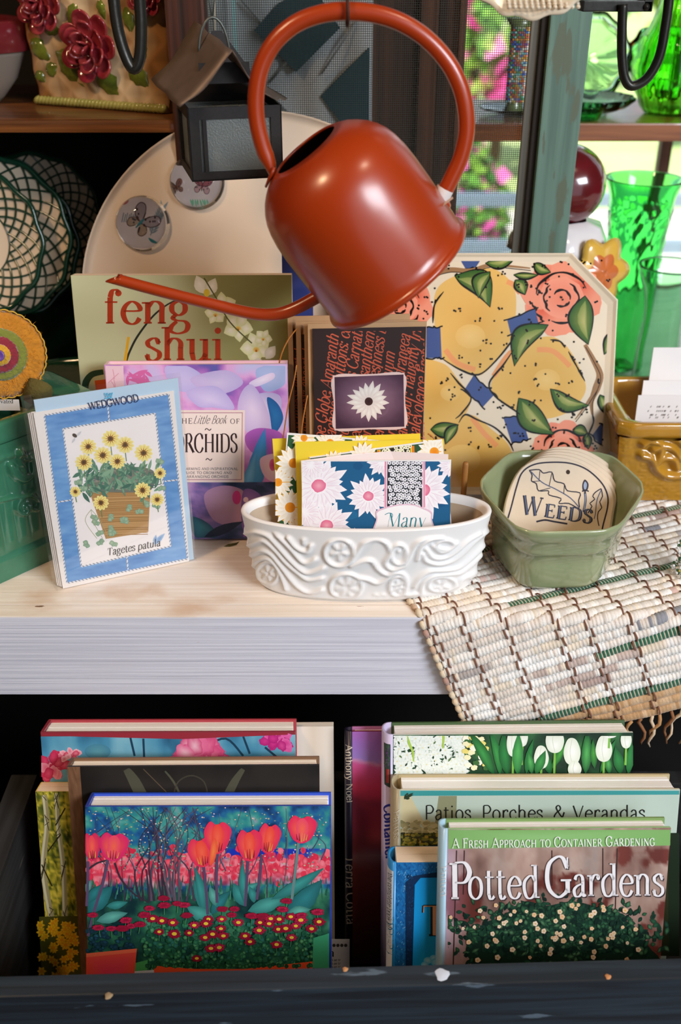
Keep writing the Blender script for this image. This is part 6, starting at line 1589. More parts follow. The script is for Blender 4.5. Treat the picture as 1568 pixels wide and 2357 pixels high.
# felt flower on a stem standing in the jade planter
def felt_flower():
    c = atY(2, 815, .135); t = thing('felt_flower', 'round felt flower with orange rim and purple button at the left edge', 'felt flower', V((c.x, c.y, .012)))
    ax = (V((.18, -1, .25))).normalized()
    ex = V((1, 0, 0)); ex = (ex - ax * ex.dot(ax)).normalized(); ey = ax.cross(ex)
    s = (atY(102, 815, .135) - c).length
    def disc(nm, r_, off, col, th, fuzz=.0, n=90, wob=.03, sc=0):
        rg = random.Random(int(r_ * 1e4)); vs = []; m = 9; cols = []
        for j in range(m + 1):
            q = j / m
            for k in range(n):
                a = 2 * pi * k / n; w = 1 + (wob * math.sin(k * sc) if sc else 0) * q + rg.uniform(-fuzz, fuzz) * q
                vs.append(c + ax * (off + th * (1 - q ** 4) + rg.uniform(-.0005, .0005)) + (ex * math.cos(a) + ey * math.sin(a)) * (r_ * q * w + 1e-5))
        fs = [[j * n + k, j * n + (k + 1) % n, (j + 1) * n + (k + 1) % n, (j + 1) * n + k] for j in range(m) for k in range(n)]
        o = mesh(nm, vs, fs, mat(nm + '_felt', col, .95, var=.5, vscale=120, bump=.9, bscale=350, sheen=.6), t, True); o.modifiers.new('th', 'SOLIDIFY').thickness = -.002
    disc('orange_petals', s, 0, '#c9841c', .004, .012, 120, .02, 1.3); disc('green_ring', s * .60, .004, '#7d8430', .002, .01); disc('red_ring', s * .42, .006, '#8e2434', .002, .02); disc('yellow_ring', s * .25, .008, '#d9a32a', .0018, .02)
    lathe('button', [(.0001, .0010), (.55, .0012), (.75, .0024), (.95, .0022), (1.0, .0), (.0001, 0)] and [(.0001, .0012), (s * .07, .0013), (s * .10, .0026), (s * .125, .0022), (s * .13, 0), (.0001, 0)], c + ax * .0108, mat('purple_button', '#6a4a9a', .3, coat=.5), t, ax=ax, seg=32)
    # wool fibres
    b = MB(); rg = random.Random(4)
    for i in range(420):
        a = rg.uniform(0, 2 * pi); q = s * rg.uniform(.6, 1.02); p = c + ax * .005 + (ex * math.cos(a) + ey * math.sin(a)) * q; d = (ex * math.cos(a + rg.uniform(-1, 1)) + ey * math.sin(a + rg.uniform(-1, 1)) + ax * rg.uniform(.1, .8)) * rg.uniform(.002, .005); sd = ax.cross(d).normalized() * .00022
        b.add([p - sd, p + sd, p + d], [[0, 1, 2]])
    o = b.build('wool_fuzz', mat('wool_fuzz', '#d28e24', .95), t); o['kind'] = 'stuff'
    n = 34; edge = []
    for k in range(n * 4):
        a = 2 * pi * k / (n * 4); edge.append(c + ax * .002 + (ex * math.cos(a) + ey * math.sin(a)) * s * (1.0 + .025 * abs(math.sin(k * pi / 4))))
    tube('blanket_stitch', edge, .0007, mat('yellow_thread', '#c9a03a', .8), t, 5, closed=True)
    st = [c - ax * .004, c + V((.004, .01, -.05)), V((c.x + .01, c.y + .006, .014))]
    tube('stem', st, .004, mat('olive_felt_stem', '#4a4420', .95), t, 8)
    M_l = mat('olive_felt', '#5c5326', .95, bump=.8, bscale=300)
    for p0, p1, w in (((40, 935), (88, 1005), .03), ((70, 870), (110, 930), .03)):
        a, b_ = atY(*p0, .128), atY(*p1, .128); d = b_ - a; sd = d.cross(V((0, -1, 0))).normalized() * w / 2; vs = []
        for i in range(7): u = i / 6; vs += [a + d * u + sd * math.sin(pi * u) + V((0, -.004 * math.sin(pi * u), 0)), a + d * u + V((0, -.008 * math.sin(pi * u), 0)), a + d * u - sd * math.sin(pi * u) + V((0, -.004 * math.sin(pi * u), 0))]
        o = mesh('felt_leaf', vs, [[i * 3 + j, i * 3 + j + 1, i * 3 + j + 4, i * 3 + j + 3] for i in range(6) for j in range(2)], M_l, t, True); o.modifiers.new('t', 'SOLIDIFY').thickness = .0012
    tg = Plane(atY(-6, 945, .122), V((1, 0, 0)), V((.05, 0, 1))); pbox('paper_label', tg, -.02, .021, 0, .011, -.0004, 0, M_whc, t, bev=.0001)
    P = Print(tg); P.text('vated', 1, 928, 13, '#3a3430', .1, .05); P.build('label_print', MATTE, t)
felt_flower()
# yellow planter at the right
def yellow():
    M_y = mat('mustard_glaze', '#b8862a', .16, coat=.8, coat_rough=.05, var=.45, vscale=60, col2='#98680f', bump=.1, bscale=80)
    H = .094; c0 = atZ(1430, 975, H + ON); corner = V((c0.x, c0.y, ON)); W = .24
    def relief(px, py, vs, pl):
        st, ridge = ridge_fn(px, py); C = lambda a, b: (968 + a / 2.613, 560 + b / 2.613)
        for L in ([(1340, 1200), (1400, 1160), (1470, 1150), (1540, 1170), (1600, 1220)], [(1330, 1270), (1390, 1290), (1420, 1350), (1480, 1390), (1560, 1390)], [(1400, 1230), (1460, 1210), (1520, 1230), (1560, 1290)], [(1420, 1310), (1460, 1280), (1520, 1290), (1540, 1340)], [(1380, 1180), (1440, 1200), (1440, 1260), (1420, 1300)]): ridge([C(*p) for p in L], 10, .0075)
        al = (vs - np.array(pl.o)) @ np.array(pl.x); z = vs[:, 2]
        g = .0009 * (vnoise(al / .0042, z / .0042) - .5) * 2
        band = .003 * np.clip((z - .082) / .004, 0, 1)
        return np.maximum(np.abs(g), st['h']) + band
    t, pl = box_planter('mustard_planter', 'mustard yellow ceramic planter with scroll relief holding white cards', corner, (1, 0, 0), W, .125, H, .010, M_y, M_y, relief, rim=.009, rim_h=.016, nx=170, nz=80)
    return corner
YC = yellow()
for i, (lab, TL, W_, Yt) in enumerate((('tall blank white card at the back of the mustard planter', (1505, 800), .09, .30), ('middle stepped white card in the mustard planter', (1482, 876), .10, .275), ('front printed cream card in the mustard planter', (1470, 910), .11, .26))):
    tl = atY(*TL, Yt); pl = Plane(tl, V((1, 0, 0)), upleft(V((1, 0, 0)), math.radians(4))); H_ = (tl.z - .019) / pl.u.z
    t = thing('index_card', lab, 'card', pl.at(W_ / 2, -H_), 'white cards in the mustard planter'); pbox('sheet', pl, 0, W_, -H_, 0, -.0008, 0, M_whc, t, bev=.0001)
    if i == 2:
        P = Print(pl)
        for k in range(40): x0, y0 = R.uniform(1490, 1560), R.choice((938, 948, 957, 963)); P.stroke([(x0, y0), (x0 + 3, y0 - 4)], 1.6, '#6a605a', False)
        P.build('card_print', MATTE, t)
# beaded ornament at the right edge
def beads():
    c = atZ(1566, 1318, ON); t = thing('beaded_ornament', 'small green and white beaded ornament at the right edge of the rug', 'ornament', c); rg = random.Random(9)
    cols = [mat('green_bead', '#1c5a2a', .1, coat=1.0), mat('white_bead', '#dfe0e2', .15, coat=1.0), mat('gold_bead', '#a89a3a', .15, coat=1.0)]
    for nm, k, n in (('green_bead_cluster', 0, 60), ('white_bead_edge', 1, 70), ('gold_bead_cluster', 2, 12)):
        b = MB()
        for i in range(n):
            a = rg.uniform(0, 2 * pi) if k != 1 else 2 * pi * i / n; z_ = rg.uniform(.0, .032); q = .010 * (1 + .3 * math.sin(z_ * 300)) * (1.0 if k != 1 else 1.08); p = c + V((.006 + q * math.cos(a), q * math.sin(a), .0016 + z_ * (.98 if k != 1 else (i % 9) / 9)))
            v_, f_ = lathevf([(.0001, -.0014), (.0011, -.0009), (.0015, 0), (.0011, .0009), (.0001, .0014)], p, seg=8); b.add(v_, f_)
        b.build(nm, cols[k], t, True)
beads()
# curled dry leaf on the shelf
dl = [atZ(515, 1258, .001), atZ(525, 1252, .003), atZ(540, 1250, .004), atZ(552, 1246, .003), atZ(545, 1254, .001), atZ(530, 1258, .0008)]
tag(mesh('dry_leaf', dl, [[0, 1, 5], [1, 2, 4, 5], [2, 3, 4]], mat('dry_leaf', '#4a4a24', .8)), 'tiny curled dry leaf lying on the shelf left of the oval dish', 'leaf')
# ================================================================== BOOK CRATE BELOW THE SHELF
CZ = -0.36
M_slat = wood('blue_black_crate_paint', '#26323c', '#161d24', 'x', .5, chips='#566470', chip_amt=.66)
M_crd = wood('charcoal_crate_wood', '#2a2a2a', '#191817', 'y', .65, chips='#45433f', chip_amt=.66)
cr = thing('book_crate', 'dark blue black painted wooden crate holding the gardening books', 'crate', (0, -.1, CZ - .02))
bL, bR = atZ(0, 2247, -.17), atZ(1568, 2205, -.17); xs_ = (bR - bL).normalized()
spl = Plane(V((bL.x, bL.y, -.17)), xs_, V((0, 0, 1)))
pbox('front_board', spl, -.12, .98, -.205, 0, 0, .018, M_slat, cr, bev=.0016)
xl = atY(52, 1900, -.05).x
wbox('side_board', xl - .026, xl, -.215, .008, CZ - .018, -.198, M_crd, cr, bev=.002)
wbox('side_board',   .46, .485, -.205, .008, CZ - .018, -.198, M_crd, cr, bev=.002)
wbox('crate_bottom', xl - .026, .485, -.222, .03, CZ - .018, CZ - .004, M_crd, cr, bev=.001)
wbox('back_board', xl, .46, .012, .030, CZ - .004, -.215, M_crd, cr, bev=.001)
nail = Plane(spl.at(0, .0003, 0), xs_, xs_.cross(V((0, 0, 1))) * -1)
def paint_spot(px_, py_, r_, c):
    p = atZ(px_, py_, -.1696); v_, f_ = lathevf([(.0001, .0006), (r_ * .7, .0005), (r_, 0)], p, seg=14, wob=lambda a, i, q: q * (1 + .12 * math.sin(3 * a + 1) + .08 * math.sin(5 * a))); mesh('paint_fleck', v_, f_, mat('fleck_' + c.lstrip('#'), c, .6), cr, True)
paint_spot(1018, 2243, .0055, '#cfd6e2'); paint_spot(795, 2231, .0022, '#c08a5a'); paint_spot(1400, 2248, .0024, '#c98a58'); paint_spot(250, 2292, .003, '#a08a6a')

def spine_round(b, delta, col, name='rounded_spine'):
    """half round hardback spine standing proud of the left edge"""
    o = [c for c in b.root.children if c.name.startswith('spine')][0]; bpy.data.objects.remove(o)
    n = 10; vs = []; pl = b.pl
    for s in (1.0, .0):
        for k in range(n + 1):
            a = pi * k / n; w = delta
            vs.append(pl.at(-w * math.sin(a) ** .8, -b.H * (1 - s), -b.t / 2 + b.t / 2 * math.cos(a)))
    f = [[k, k + 1, n + 2 + k, n + 1 + k] for k in range(n)]
    m = mesh(name, vs, f, mat('cover_' + col.lstrip('#'), col, .4, coat=.25, coat_rough=.15), b.root, True); m.modifiers.new('th', 'SOLIDIFY').thickness = .0022
    b.spine = m
    pf = Plane(pl.at(0, 0, 0), (pl.x * delta + pl.n * b.t * .46), pl.u); pf.o = pl.at(0, 0, 0) + pf.n * .0012
    # lettering rides just above the visible quarter of the curve
    class Curve:
        pass
    C = Curve(); C.n = pl.n
    def px(x, y, off=0.0):
        q = atP(x, y, pf.o, pf.n); a = (q - pl.o).dot(pl.x); v_ = (q - pl.o).dot(pl.u)
        s_ = min(1.0, max(0.0, -a / delta)); an = math.asin(min(1, s_ ** 1.25)); cc = -b.t / 2 + b.t / 2 * math.cos(an); nn = (pl.n * math.cos(an) - pl.x * math.sin(an)).normalized()
        return pl.at(-delta * s_, v_, cc) + nn * (off + .0003)
    C.px = px; return C

# ---- left group -------------------------------------------------------------
b = book('white_book', 'plain white hardback showing at the right behind the left pile of books', (300, 1676), (768, 1672), -.004, 17, .010, CZ, '#e6ddd2', pages='#efe6da', back='#e8dccb', hard=False, group='garden books in the crate')
P = Print(b.pl)
P.field(b.quad, 20, 30, lambda u, v: cramp(np.clip(np.abs(u - .9) * 6 + v * .1 + .25 * fbm(u * 5, v * 5), 0, 1), [(0, '#d9c7b2'), (.4, '#e6dacb'), (1, '#eae2d8')]))
P.build('cover_print', PAPER, b.front)
b = book('peony_book', 'large blue hardback with pink peonies and red boards at the back left', (93, 1686), (680, 1684), -.0307, 17, .029, CZ, '#8c2f3c', spine='#8c2f3c', back='#a83a44', pages='#f4efe6', group='garden books in the crate')
P = Print(b.pl); q = b.quad; top = lambda f: (topx(b.pl.at(0, -b.H * f)), topx(b.pl.at(b.W, -b.H * f)))
P.clip = (95, 1688, 677, 1990)
qq = (topx(b.pl.at(0, -.004)), topx(b.pl.at(b.W, -.003)), q[2], q[3])
P.field(qq, 60, 50, lambda u, v: cramp(np.clip(fbm(u * 6 + 2, v * 4) * 1.5 - .3, 0, 1), [(0, '#1d4c6e'), (.4, '#4a90b2'), (.7, '#79b6cc'), (1, '#a5d0d8')]))
for L in ([(300, 1697), (310, 1740)], [(330, 1700), (332, 1745)], [(450, 1697), (440, 1740)], [(560, 1695), (575, 1735)], [(610, 1720), (640, 1745)], [(470, 1720), (520, 1700), (560, 1740)]): P.stroke(L, 5, '#1c3f58')
def peony(x, y, s, c1, c2, n=26):
    for k in range(n):
        a = R.uniform(0, 2 * pi); d = s * math.sqrt(R.random()) * .75; P.ell(x + d * math.cos(a), y + d * .8 * math.sin(a), s * .32, s * .24, R.choice(c1), R.choice(c2), rot=a, wob=.15)
peony(120, 1765, 44, ['#f06a8a', '#e84f78'], ['#c8244e', '#f59aac']); peony(163, 1738, 26, ['#f58aa0', '#ee6a88'], ['#d83a60', '#fac0c8'], 12)
peony(460, 1748, 72, ['#f2a0bc', '#ee7aa2', '#f6c0d0'], ['#d84a80', '#e66a98'], 46); peony(520, 1770, 40, ['#e880a8'], ['#c83a78']); peony(640, 1702, 42, ['#d83a90', '#e04f9c'], ['#b81f78', '#e86ab0']); P.ell(225, 1730, 30, 18, '#5f9fae', '#4a8aa4')
peony(300, 1850, 60, ['#f06a8a'], ['#c8244e']); peony(520, 1880, 60, ['#ee7aa2'], ['#d84a80'])
P.clip = None; P.poly([topx(b.pl.at(.002, -.001)), topx(b.pl.at(b.W * .5, -.001)), topx(b.pl.at(b.W * .97, -.001)), topx(b.pl.at(b.W * .97, -.003)), topx(b.pl.at(b.W * .55, -.007)), topx(b.pl.at(b.W * .2, -.0045)), topx(b.pl.at(.002, -.003))], '#9a2c3a')
P.build('cover_print', PAPER, b.front)
# jacket flap showing along the back board
b = book('birch_paperback', 'slim paperback with birch trunks and yellow daffodils at the far left', (82, 1822), (330, 1821.6), -.063, 17, .018, CZ, '#d8b84a', pages='#e8d0ae', hard=False, group='garden books in the crate')
P = Print(b.pl); q = b.quad
P.field(q, 70, 90, lambda u, v: cramp(np.clip(vnoise(u * 55, v * 75) * .75 + fbm(u * 8, v * 10) * .5 - .15 + .1 * v, 0, 1), [(0, '#1c2410'), (.3, '#55601c'), (.55, '#a3992c'), (.8, '#d8c440'), (1, '#e8e07a')]))
P.clip = (84, 1824, 330, 2260)
for L, w in (([(102, 1830), (108, 1900), (100, 2000), (118, 2110), (130, 2140)], [12, 13, 14, 16]), ([(130, 1826), (134, 1900), (146, 2000), (150, 2120)], [9, 10, 12, 12])):
    P.stroke(L, w, '#9a9068'); P.stroke([(a - 3, c) for a, c in L], [w_ * .4 for w_ in w], '#c9c2a0')
    for k in range(14): a, c = L[k % len(L)]; P.stroke([(a - 5, c + R.uniform(-40, 40)), (a + 5, c + R.uniform(-40, 40))], 1.6, '#3a3420', False)
for L in ([(110, 1960), (140, 1920)], [(120, 2040), (96, 1990)], [(128, 1900), (150, 1860)]): P.stroke(L, 3, '#2a2412')
P.poly([(90, 2110), (330, 2105), (330, 2260), (96, 2260)], '#4a4a14')
for k in range(60):
    a, c = R.uniform(92, 175), R.uniform(2115, 2250); P.daisy(a, c, R.uniform(8, 13), 6, '#e8b81c', '#c99410', rc=.35, cc='#d98f10')
P.build('cover_print', PAPER, b.front)
b = book('black_book', 'black hardback with brown cloth spine and faint grey leaves behind the tulip book', (154, 1765), (735, 1761), -.071, 17, .018, CZ, '#241f1d', spine='#6a4a34', back='#7a5a40', pages='#f0e4d2', group='garden books in the crate')
P = Print(b.pl); q = b.quad
P.field(q, 40, 40, lambda u, v: cramp(np.clip(fbm(u * 5, v * 6) * 1.4 - .45, 0, 1), [(0, '#171412'), (.6, '#27231e'), (1, '#3f3a30')]))
P.clip = (184, 1768, 732, 2000)
for L, w in (([(290, 1770), (310, 1800), (340, 1860)], [14, 26, 30]), ([(380, 1775), (400, 1800), (420, 1840)], [4, 5, 5]), ([(560, 1770), (540, 1800), (520, 1840)], [10, 18, 22])): P.stroke(L, w, '#4a4a3a')
P.stroke([(400, 1830), (410, 1800), (440, 1785), (470, 1800), (480, 1840)], 3, '#3c382c'); P.stroke([(330, 1770), (390, 1830)], 2, '#5a4a36')
P.clip = None
qs = [topx(b.pl.at(0, 0)), topx(b.pl.at(.0115, 0)), topx(b.pl.at(.0125, -b.H)), topx(b.pl.at(0, -b.H))]
P.field(qs, 8, 40, lambda u, v: cramp(np.clip(fbm(u * 8, v * 60) , 0, 1), [(0, '#5a3c28'), (1, '#8a6448')]))
P.build('cover_print', PAPER, b.front)

# tulip book
b = book('tulip_book', 'front hardback with red tulips in a pot and blue boards', (196, 1857), (762, 1855), -.104, 17, .025, CZ, '#2a44a8', spine='#2a3f9c', back='#2a50c8', pages='#f8f5f0', group='garden books in the crate')
P = Print(b.pl); q = b.quad; P.clip = (197, 1858, 761, 2320)
S = lambda a, c: (180 + a / 2.6133, 1840 + c / 2.6133)
qb = (q[0], q[1], (757, 2262), (203, 2262))
def tul_bg(u, v):
    n1 = fbm(u * 16, v * 12, 5); n2 = vnoise(u * 60, v * 46)
    c = cramp(np.clip(n1 * 1.4 - .3 + .25 * (n2 - .5), 0, 1), [(0, '#0f2f5a'), (.3, '#1f5f9a'), (.5, '#2f8a8a'), (.7, '#4fa39a'), (.85, '#8a9aa8'), (1, '#c9a8b8')])
    pk = cramp(np.clip(vnoise(u * 70, v * 60) * 1.3 - .15 + .3 * fbm(u * 20, v * 20) - .1, 0, 1), [(0, '#d8385a'), (.4, '#f0485c'), (.7, '#fa7a8a'), (1, '#f8a8b8')])
    band = np.clip(1 - np.abs(v - .37 - .03 * (fbm(u * 10, v * 0 + 3) - .5) * 2) / .085, 0, 1) ** .25 * (np.abs(v - .37) < .095)
    c = c * (1 - band[..., None]) + pk * band[..., None]
    gr = cramp(np.clip(n1 * 1.5 - .35, 0, 1), [(0, '#0d2f34'), (.5, '#2a6a50'), (.8, '#4a8f6a'), (1, '#5aa0a0')])
    w = np.clip((v - .455) / .05, 0, 1)[..., None]; c = c * (1 - w) + gr * w
    bl = ((v > .245) & (v < .30) & (u > .56)).astype(float)[..., None] * np.clip((fbm(u * 9, v * 9) - .3) * 5, 0, 1)[..., None]
    c = c * (1 - bl) + hexrgb('#1a34b4') * bl
    return c
P.field(qb, 170, 110, tul_bg)
P.field(((203, 2262), (757, 2262), q[2], q[3]), 10, 10, lambda u, v: cramp(u * 0 + v * 0, [(0, '#2a4a3a'), (1, '#2a4a3a')]))
for k in range(330):
    a, c = R.uniform(50, 1510), 390 + R.gauss(0, 42); P.ell(*S(a, c), R.uniform(5, 9), R.uniform(6, 10), R.choice(['#f04a62', '#fa6a7c', '#e83250', '#f88a98', '#d82a48']), R.choice(['#d82a4a', '#e84058', '#f07080']), n=9, wob=.15)
for k in range(180):
    a, c = R.uniform(50, 1510), R.uniform(455, 560); L = R.uniform(30, 70); P.stroke([S(a, c + L), S(a + R.uniform(-12, 12), c)], [4, 1], R.choice(['#2f6f52', '#1f5a48', '#3f8a6a', '#2a6a78']), False)
for k in range(34):
    x0 = R.gauss(540, 70) if k % 3 else R.uniform(100, 1450); L = [(x0, 610), (x0 + R.uniform(-40, 30), 430), (x0 + R.uniform(-120, 90), 240), (x0 + R.uniform(-200, 180), 45)]
    P.stroke([S(*p) for p in L], [5, 3.4, 2, 1] if k % 3 else [2.4, 1.8, 1.2, .7], R.choice(['#4a3f52', '#5c4f60', '#3a3040', '#6a5a68']))
for k in range(24):
    x0, y0 = R.uniform(60, 1480), R.uniform(40, 300); P.stroke([S(x0, y0 + 180), S(x0 + R.uniform(-50, 50), y0 + 90), S(x0 + R.uniform(-80, 80), y0)], [2.2, 1.6, .8], R.choice(['#4a4a6a', '#6a7a9a', '#3a4a5a']))
for L in ([(220, 380), (260, 480), (340, 570), (430, 620)], [(60, 420), (120, 380), (200, 360)]): P.stroke([S(*p) for p in L], [5, 4, 3], '#3a2f3c')
for k in range(420): P.ell(*S(R.uniform(60, 1500), R.uniform(45, 430)), R.uniform(1.4, 2.8), R.uniform(1, 2), R.choice(['#b5b88a', '#8fa08a', '#c9c0a0', '#7a9a80', '#5a9a90', '#e0c8d0']), n=6)
def pleaf(p0, p1, w, c, bd=0.0): P.leaf(S(*p0), S(*p1), w / 2.6133, c, mixc(c, '#0f3a3c', .45), bd)
TE = ['#3f9e9a', '#52b0a6', '#2f868c', '#68bcae']
for a in (((780, 690), (690, 480), 80), ((760, 700), (700, 400), 60), ((800, 690), (915, 550), 70), ((830, 640), (790, 520), 60), ((1000, 640), (930, 500), 80), ((1010, 640), (990, 360), 50), ((990, 560), (1090, 500), 40), ((1020, 670), (1260, 590), 90), ((1250, 690), (1470, 480), 120), ((1160, 600), (1480, 410), 70), ((1260, 680), (1400, 660), 60), ((820, 720), (650, 640), 90), ((1060, 620), (1030, 520), 50), ((60, 680), (210, 520), 110), ((170, 640), (300, 615), 50), ((110, 730), (300, 680), 70), ((60, 620), (140, 510), 60), ((50, 560), (80, 480), 40)): pleaf(a[0], a[1], a[2], R.choice(TE), R.uniform(-.06, .06))
for L in ([(180, 360), (150, 500), (100, 660), (60, 820)], [(60, 370), (58, 520), (52, 640)], [(755, 400), (770, 540), (780, 690)], [(838, 320), (832, 470), (836, 620)], [(1022, 360), (1014, 500), (1005, 640)], [(1103, 330), (1095, 450), (1075, 600)], [(1325, 260), (1310, 400), (1285, 600)]): P.stroke([S(*p) for p in L], 6.5, '#5a4a6a' if L[0][0] < 1200 else '#6a8a8a')
def tulip(x, y, w, h, rot=0.0, c=('#f2453c', '#e8305a')):
    ca, sa = math.cos(rot), math.sin(rot); T = lambda a, d: S(x + (a * ca - d * sa), y + (a * sa + d * ca)); W_, H_ = w / 2, h / 2
    P.blob([T(-W_, -H_ * .5), T(-W_ * .6, -H_), T(-W_ * .1, -H_ * .8), T(W_ * .4, -H_), T(W_, -H_ * .6), T(W_ * .95, 0), T(W_ * .6, H_ * .7), T(0, H_), T(-W_ * .6, H_ * .75), T(-W_ * .98, 0)], c[0], c[1])
    for a, m in ((-.5, '#f8604a'), (.5, '#f04a50')):
        P.blob([T(a * W_ - W_ * .42, -H_ * .4), T(a * W_, -H_ * .98), T(a * W_ + W_ * .42, -H_ * .3), T(a * W_ * .8 + W_ * .2, H_ * .5), T(a * .3 * W_, H_ * .9), T(a * W_ * .9 - W_ * .3, H_ * .4)], m, c[1])
    P.blob([T(-W_ * .4, -H_ * .5), T(0, -H_ * .85), T(W_ * .4, -H_ * .45), T(W_ * .38, H_ * .3), T(0, H_ * .95), T(-W_ * .38, H_ * .35)], '#fb6a4c', c[0])
    for k in range(5): P.stroke([T(-W_ * .3 + k * W_ * .15, H_ * .9 - abs(k - 2) * 6), T(-W_ * .4 + k * W_ * .2, H_ * .2 + abs(k - 2) * 5)], [3, .8], R.choice(['#8a1c3a', '#d8a040', '#7a1a30']), False)
tulip(85, 285, 100, 170, -.05, ('#f0405c', '#d82a5c')); tulip(215, 285, 175, 170, .08, ('#f2486a', '#e02a6a')); tulip(745, 318, 165, 175, -.12); tulip(838, 230, 160, 195, .05); tulip(1150, 235, 130, 180, .15); tulip(1032, 275, 150, 190, -.02); tulip(1348, 180, 170, 165, .05, ('#f0486a', '#e82a5a'))
P.blob([S(800, 270), S(825, 230), S(838, 290), S(820, 370), S(790, 390)], '#fa8a4a', '#f2503c')
# undergrowth and daisies
for k in range(620):
    a = R.uniform(400, 1450); c = 720 + R.random() ** .7 * 300; 
    an = R.uniform(0, 6.28); P.leaf(S(a, c), S(a + 34 * math.cos(an), c + 26 * math.sin(an)), R.uniform(8, 14), R.choice(['#2a7048', '#3f9460', '#1c543c', '#55a86c', '#348078', '#6ab87c']), R.choice(['#174a34', '#256650']))
for k in range(60):
    a, c = R.uniform(60, 330), R.uniform(770, 930); an = R.uniform(0, 6.28); P.leaf(S(a, c), S(a + 40 * math.cos(an), c + 24 * math.sin(an)), 10, R.choice(['#1f4f6a', '#2a6a80', '#1a4050']), '#12303c')
P.poly([S(340, 980), S(420, 960), S(410, 1100), S(340, 1100)], '#4aa860'); P.poly([S(325, 1030), S(460, 1020), S(460, 1110), S(320, 1110)], '#c8cfe0')
P.fan([S(50, 925), S(355, 895), S(325, 1200), S(50, 1200)], '#e8406a', '#e8503a'); P.poly([S(50, 922), S(355, 892), S(352, 915), S(50, 945)], '#f07050')
P.fan([S(455, 995), S(700, 1015), S(1000, 1015), S(1410, 970), S(1420, 1200), S(470, 1200)], '#f05a28', '#e8542c')
for k in range(60):
    a = R.uniform(410, 1420); an = R.uniform(.2, 2.9); P.leaf(S(a, 985), S(a + 26 * math.cos(an), 985 + 30 * math.sin(an)), 10, R.choice(['#2f7a50', '#1f5a3c', '#4a9a64']), '#174634')
P.poly([S(1415, 830), S(1510, 800), S(1510, 1020), S(1410, 1010)], '#3fa87a')
ds = [(515, 590), (430, 650), (520, 632), (600, 622), (640, 630), (400, 690), (450, 712), (505, 725), (655, 692), (870, 655), (940, 655), (925, 690), (865, 715), (785, 715), (770, 742), (700, 752), (965, 735), (1045, 695), (1110, 697), (1160, 712), (1210, 715), (1095, 735), (1150, 742), (580, 803), (765, 825), (810, 805), (860, 772), (875, 815), (1035, 850), (1090, 782), (1205, 775), (1195, 867), (1285, 825), (800, 890), (715, 950), (850, 885), (1280, 700), (1340, 720), (1310, 755), (1405, 772), (1440, 672), (1450, 730), (1250, 770), (570, 735), (490, 790), (670, 797), (1005, 815), (270, 770), (200, 770), (125, 765), (320, 755), (375, 745), (90, 690), (290, 720), (1255, 605), (1230, 655), (1345, 690)]
for a, c in ds:
    x0, y0 = S(a, c); P.stroke([(x0, y0), (x0 + R.uniform(-4, 4), y0 + 22)], 1.6, '#4a8a5c', False)
for a, c in ds:
    x0, y0 = S(a, c); w = R.uniform(12.5, 16.5); top_ = c < 700 or a < 400
    P.daisy(x0, y0, w, 11, R.choice(['#c01c48', '#a8163c', '#d02a58']), '#8a1030', rc=.36, cc='#8f1434' if top_ else '#f0d040', sq=.5 if top_ else .68, w=.8)
P.clip = None
P.build('cover_print', PAPER, b.front)
slip = Plane(atY(752, 2162, -.10), V((1, 0, 0)), upleft(V((1, 0, 0)), .38)); t = thing('paper_slip', 'small cream printed paper slip low between the two groups of books', 'paper', slip.at(.01, -.035))
pbox('sheet', slip, 0, .022, -.045, 0, -.0004, 0, M_whc, t, bev=.0001); P = Print(slip)
for k in range(5): P.ell(760 + k * 9, 2176, 4, 4, '#4a4440', n=8)
P.text('h', 756, 2202, 26, '#2a2624', .13, .05); 
for k in range(4): P.text('nb ae tr', 758, 2212 + k * 8, 8, '#4a4440', .12, .08, serif=False)
P.build('print', MATTE, t)

# ---- right group ------------------------------------------------------------
b = book('red_purple_book', 'tall narrow book with purple and deep red cover beside the dark gap', (811, 1684), (1046, 1682), -.018, 17, .012, CZ, '#7a2430', spine='#1f1a2c', back='#c07ab0', pages='#e6d6d6', group='garden books in the crate')
P = Print(b.pl); q = b.quad
P.field(q, 24, 90, lambda u, v: cramp(np.clip(v + .02 * (fbm(u * 6, v * 20) - .5) + .05 * (fbm(u * 3, v * 9) - .5), 0, 1), [(0, '#a868b8'), (.05, '#a070c0'), (.12, '#9a7cc4'), (.13, '#c890b8'), (.15, '#c8508a'), (.25, '#b83050'), (.3, '#7a2038'), (.4, '#802434'), (.5, '#8f3a3c'), (.54, '#a06a64'), (.6, '#883c34'), (.75, '#702a20'), (1, '#4a1a14')]))
P.build('cover_print', PAPER, b.front)
C = spine_round(b, .0072, '#1f1a2c'); P = Print(C); P.split = 7
P.text('Anthony Noel', 796, 1712, 22, '#e8dcc8', .1, .05, serif=False, slant=.15, rot=pi / 2 - .02, xs=1.05)
P.text('Terra Cotta', 796, 1966, 30, '#c8bda8', .09, .04, serif=False, slant=.3, rot=pi / 2 - .02, xs=1.1); P.build('spine_print', PAPER, b.spine)
b = book('white_tulip_book', 'wide hardback with white tulips and hyacinths hung over by the rug', (905, 1692), (1458, 1686), -.0439, 17, .028, CZ, '#dfe6dc', spine='#cfc4e6', back='#3f5a34', pages='#f4f0ea', group='garden books in the crate')
P = Print(b.pl); q = b.quad; P.clip = (906, 1693, 1457, 2100)
S = lambda a, c: (900 + a / 2.347, 1300 + c / 2.347)
P.field(q, 50, 60, lambda u, v: cramp(np.clip(fbm(u * 14, v * 16) * 1.4 - .3, 0, 1), [(0, '#12281c'), (.5, '#245030'), (1, '#4a8a4a')]))
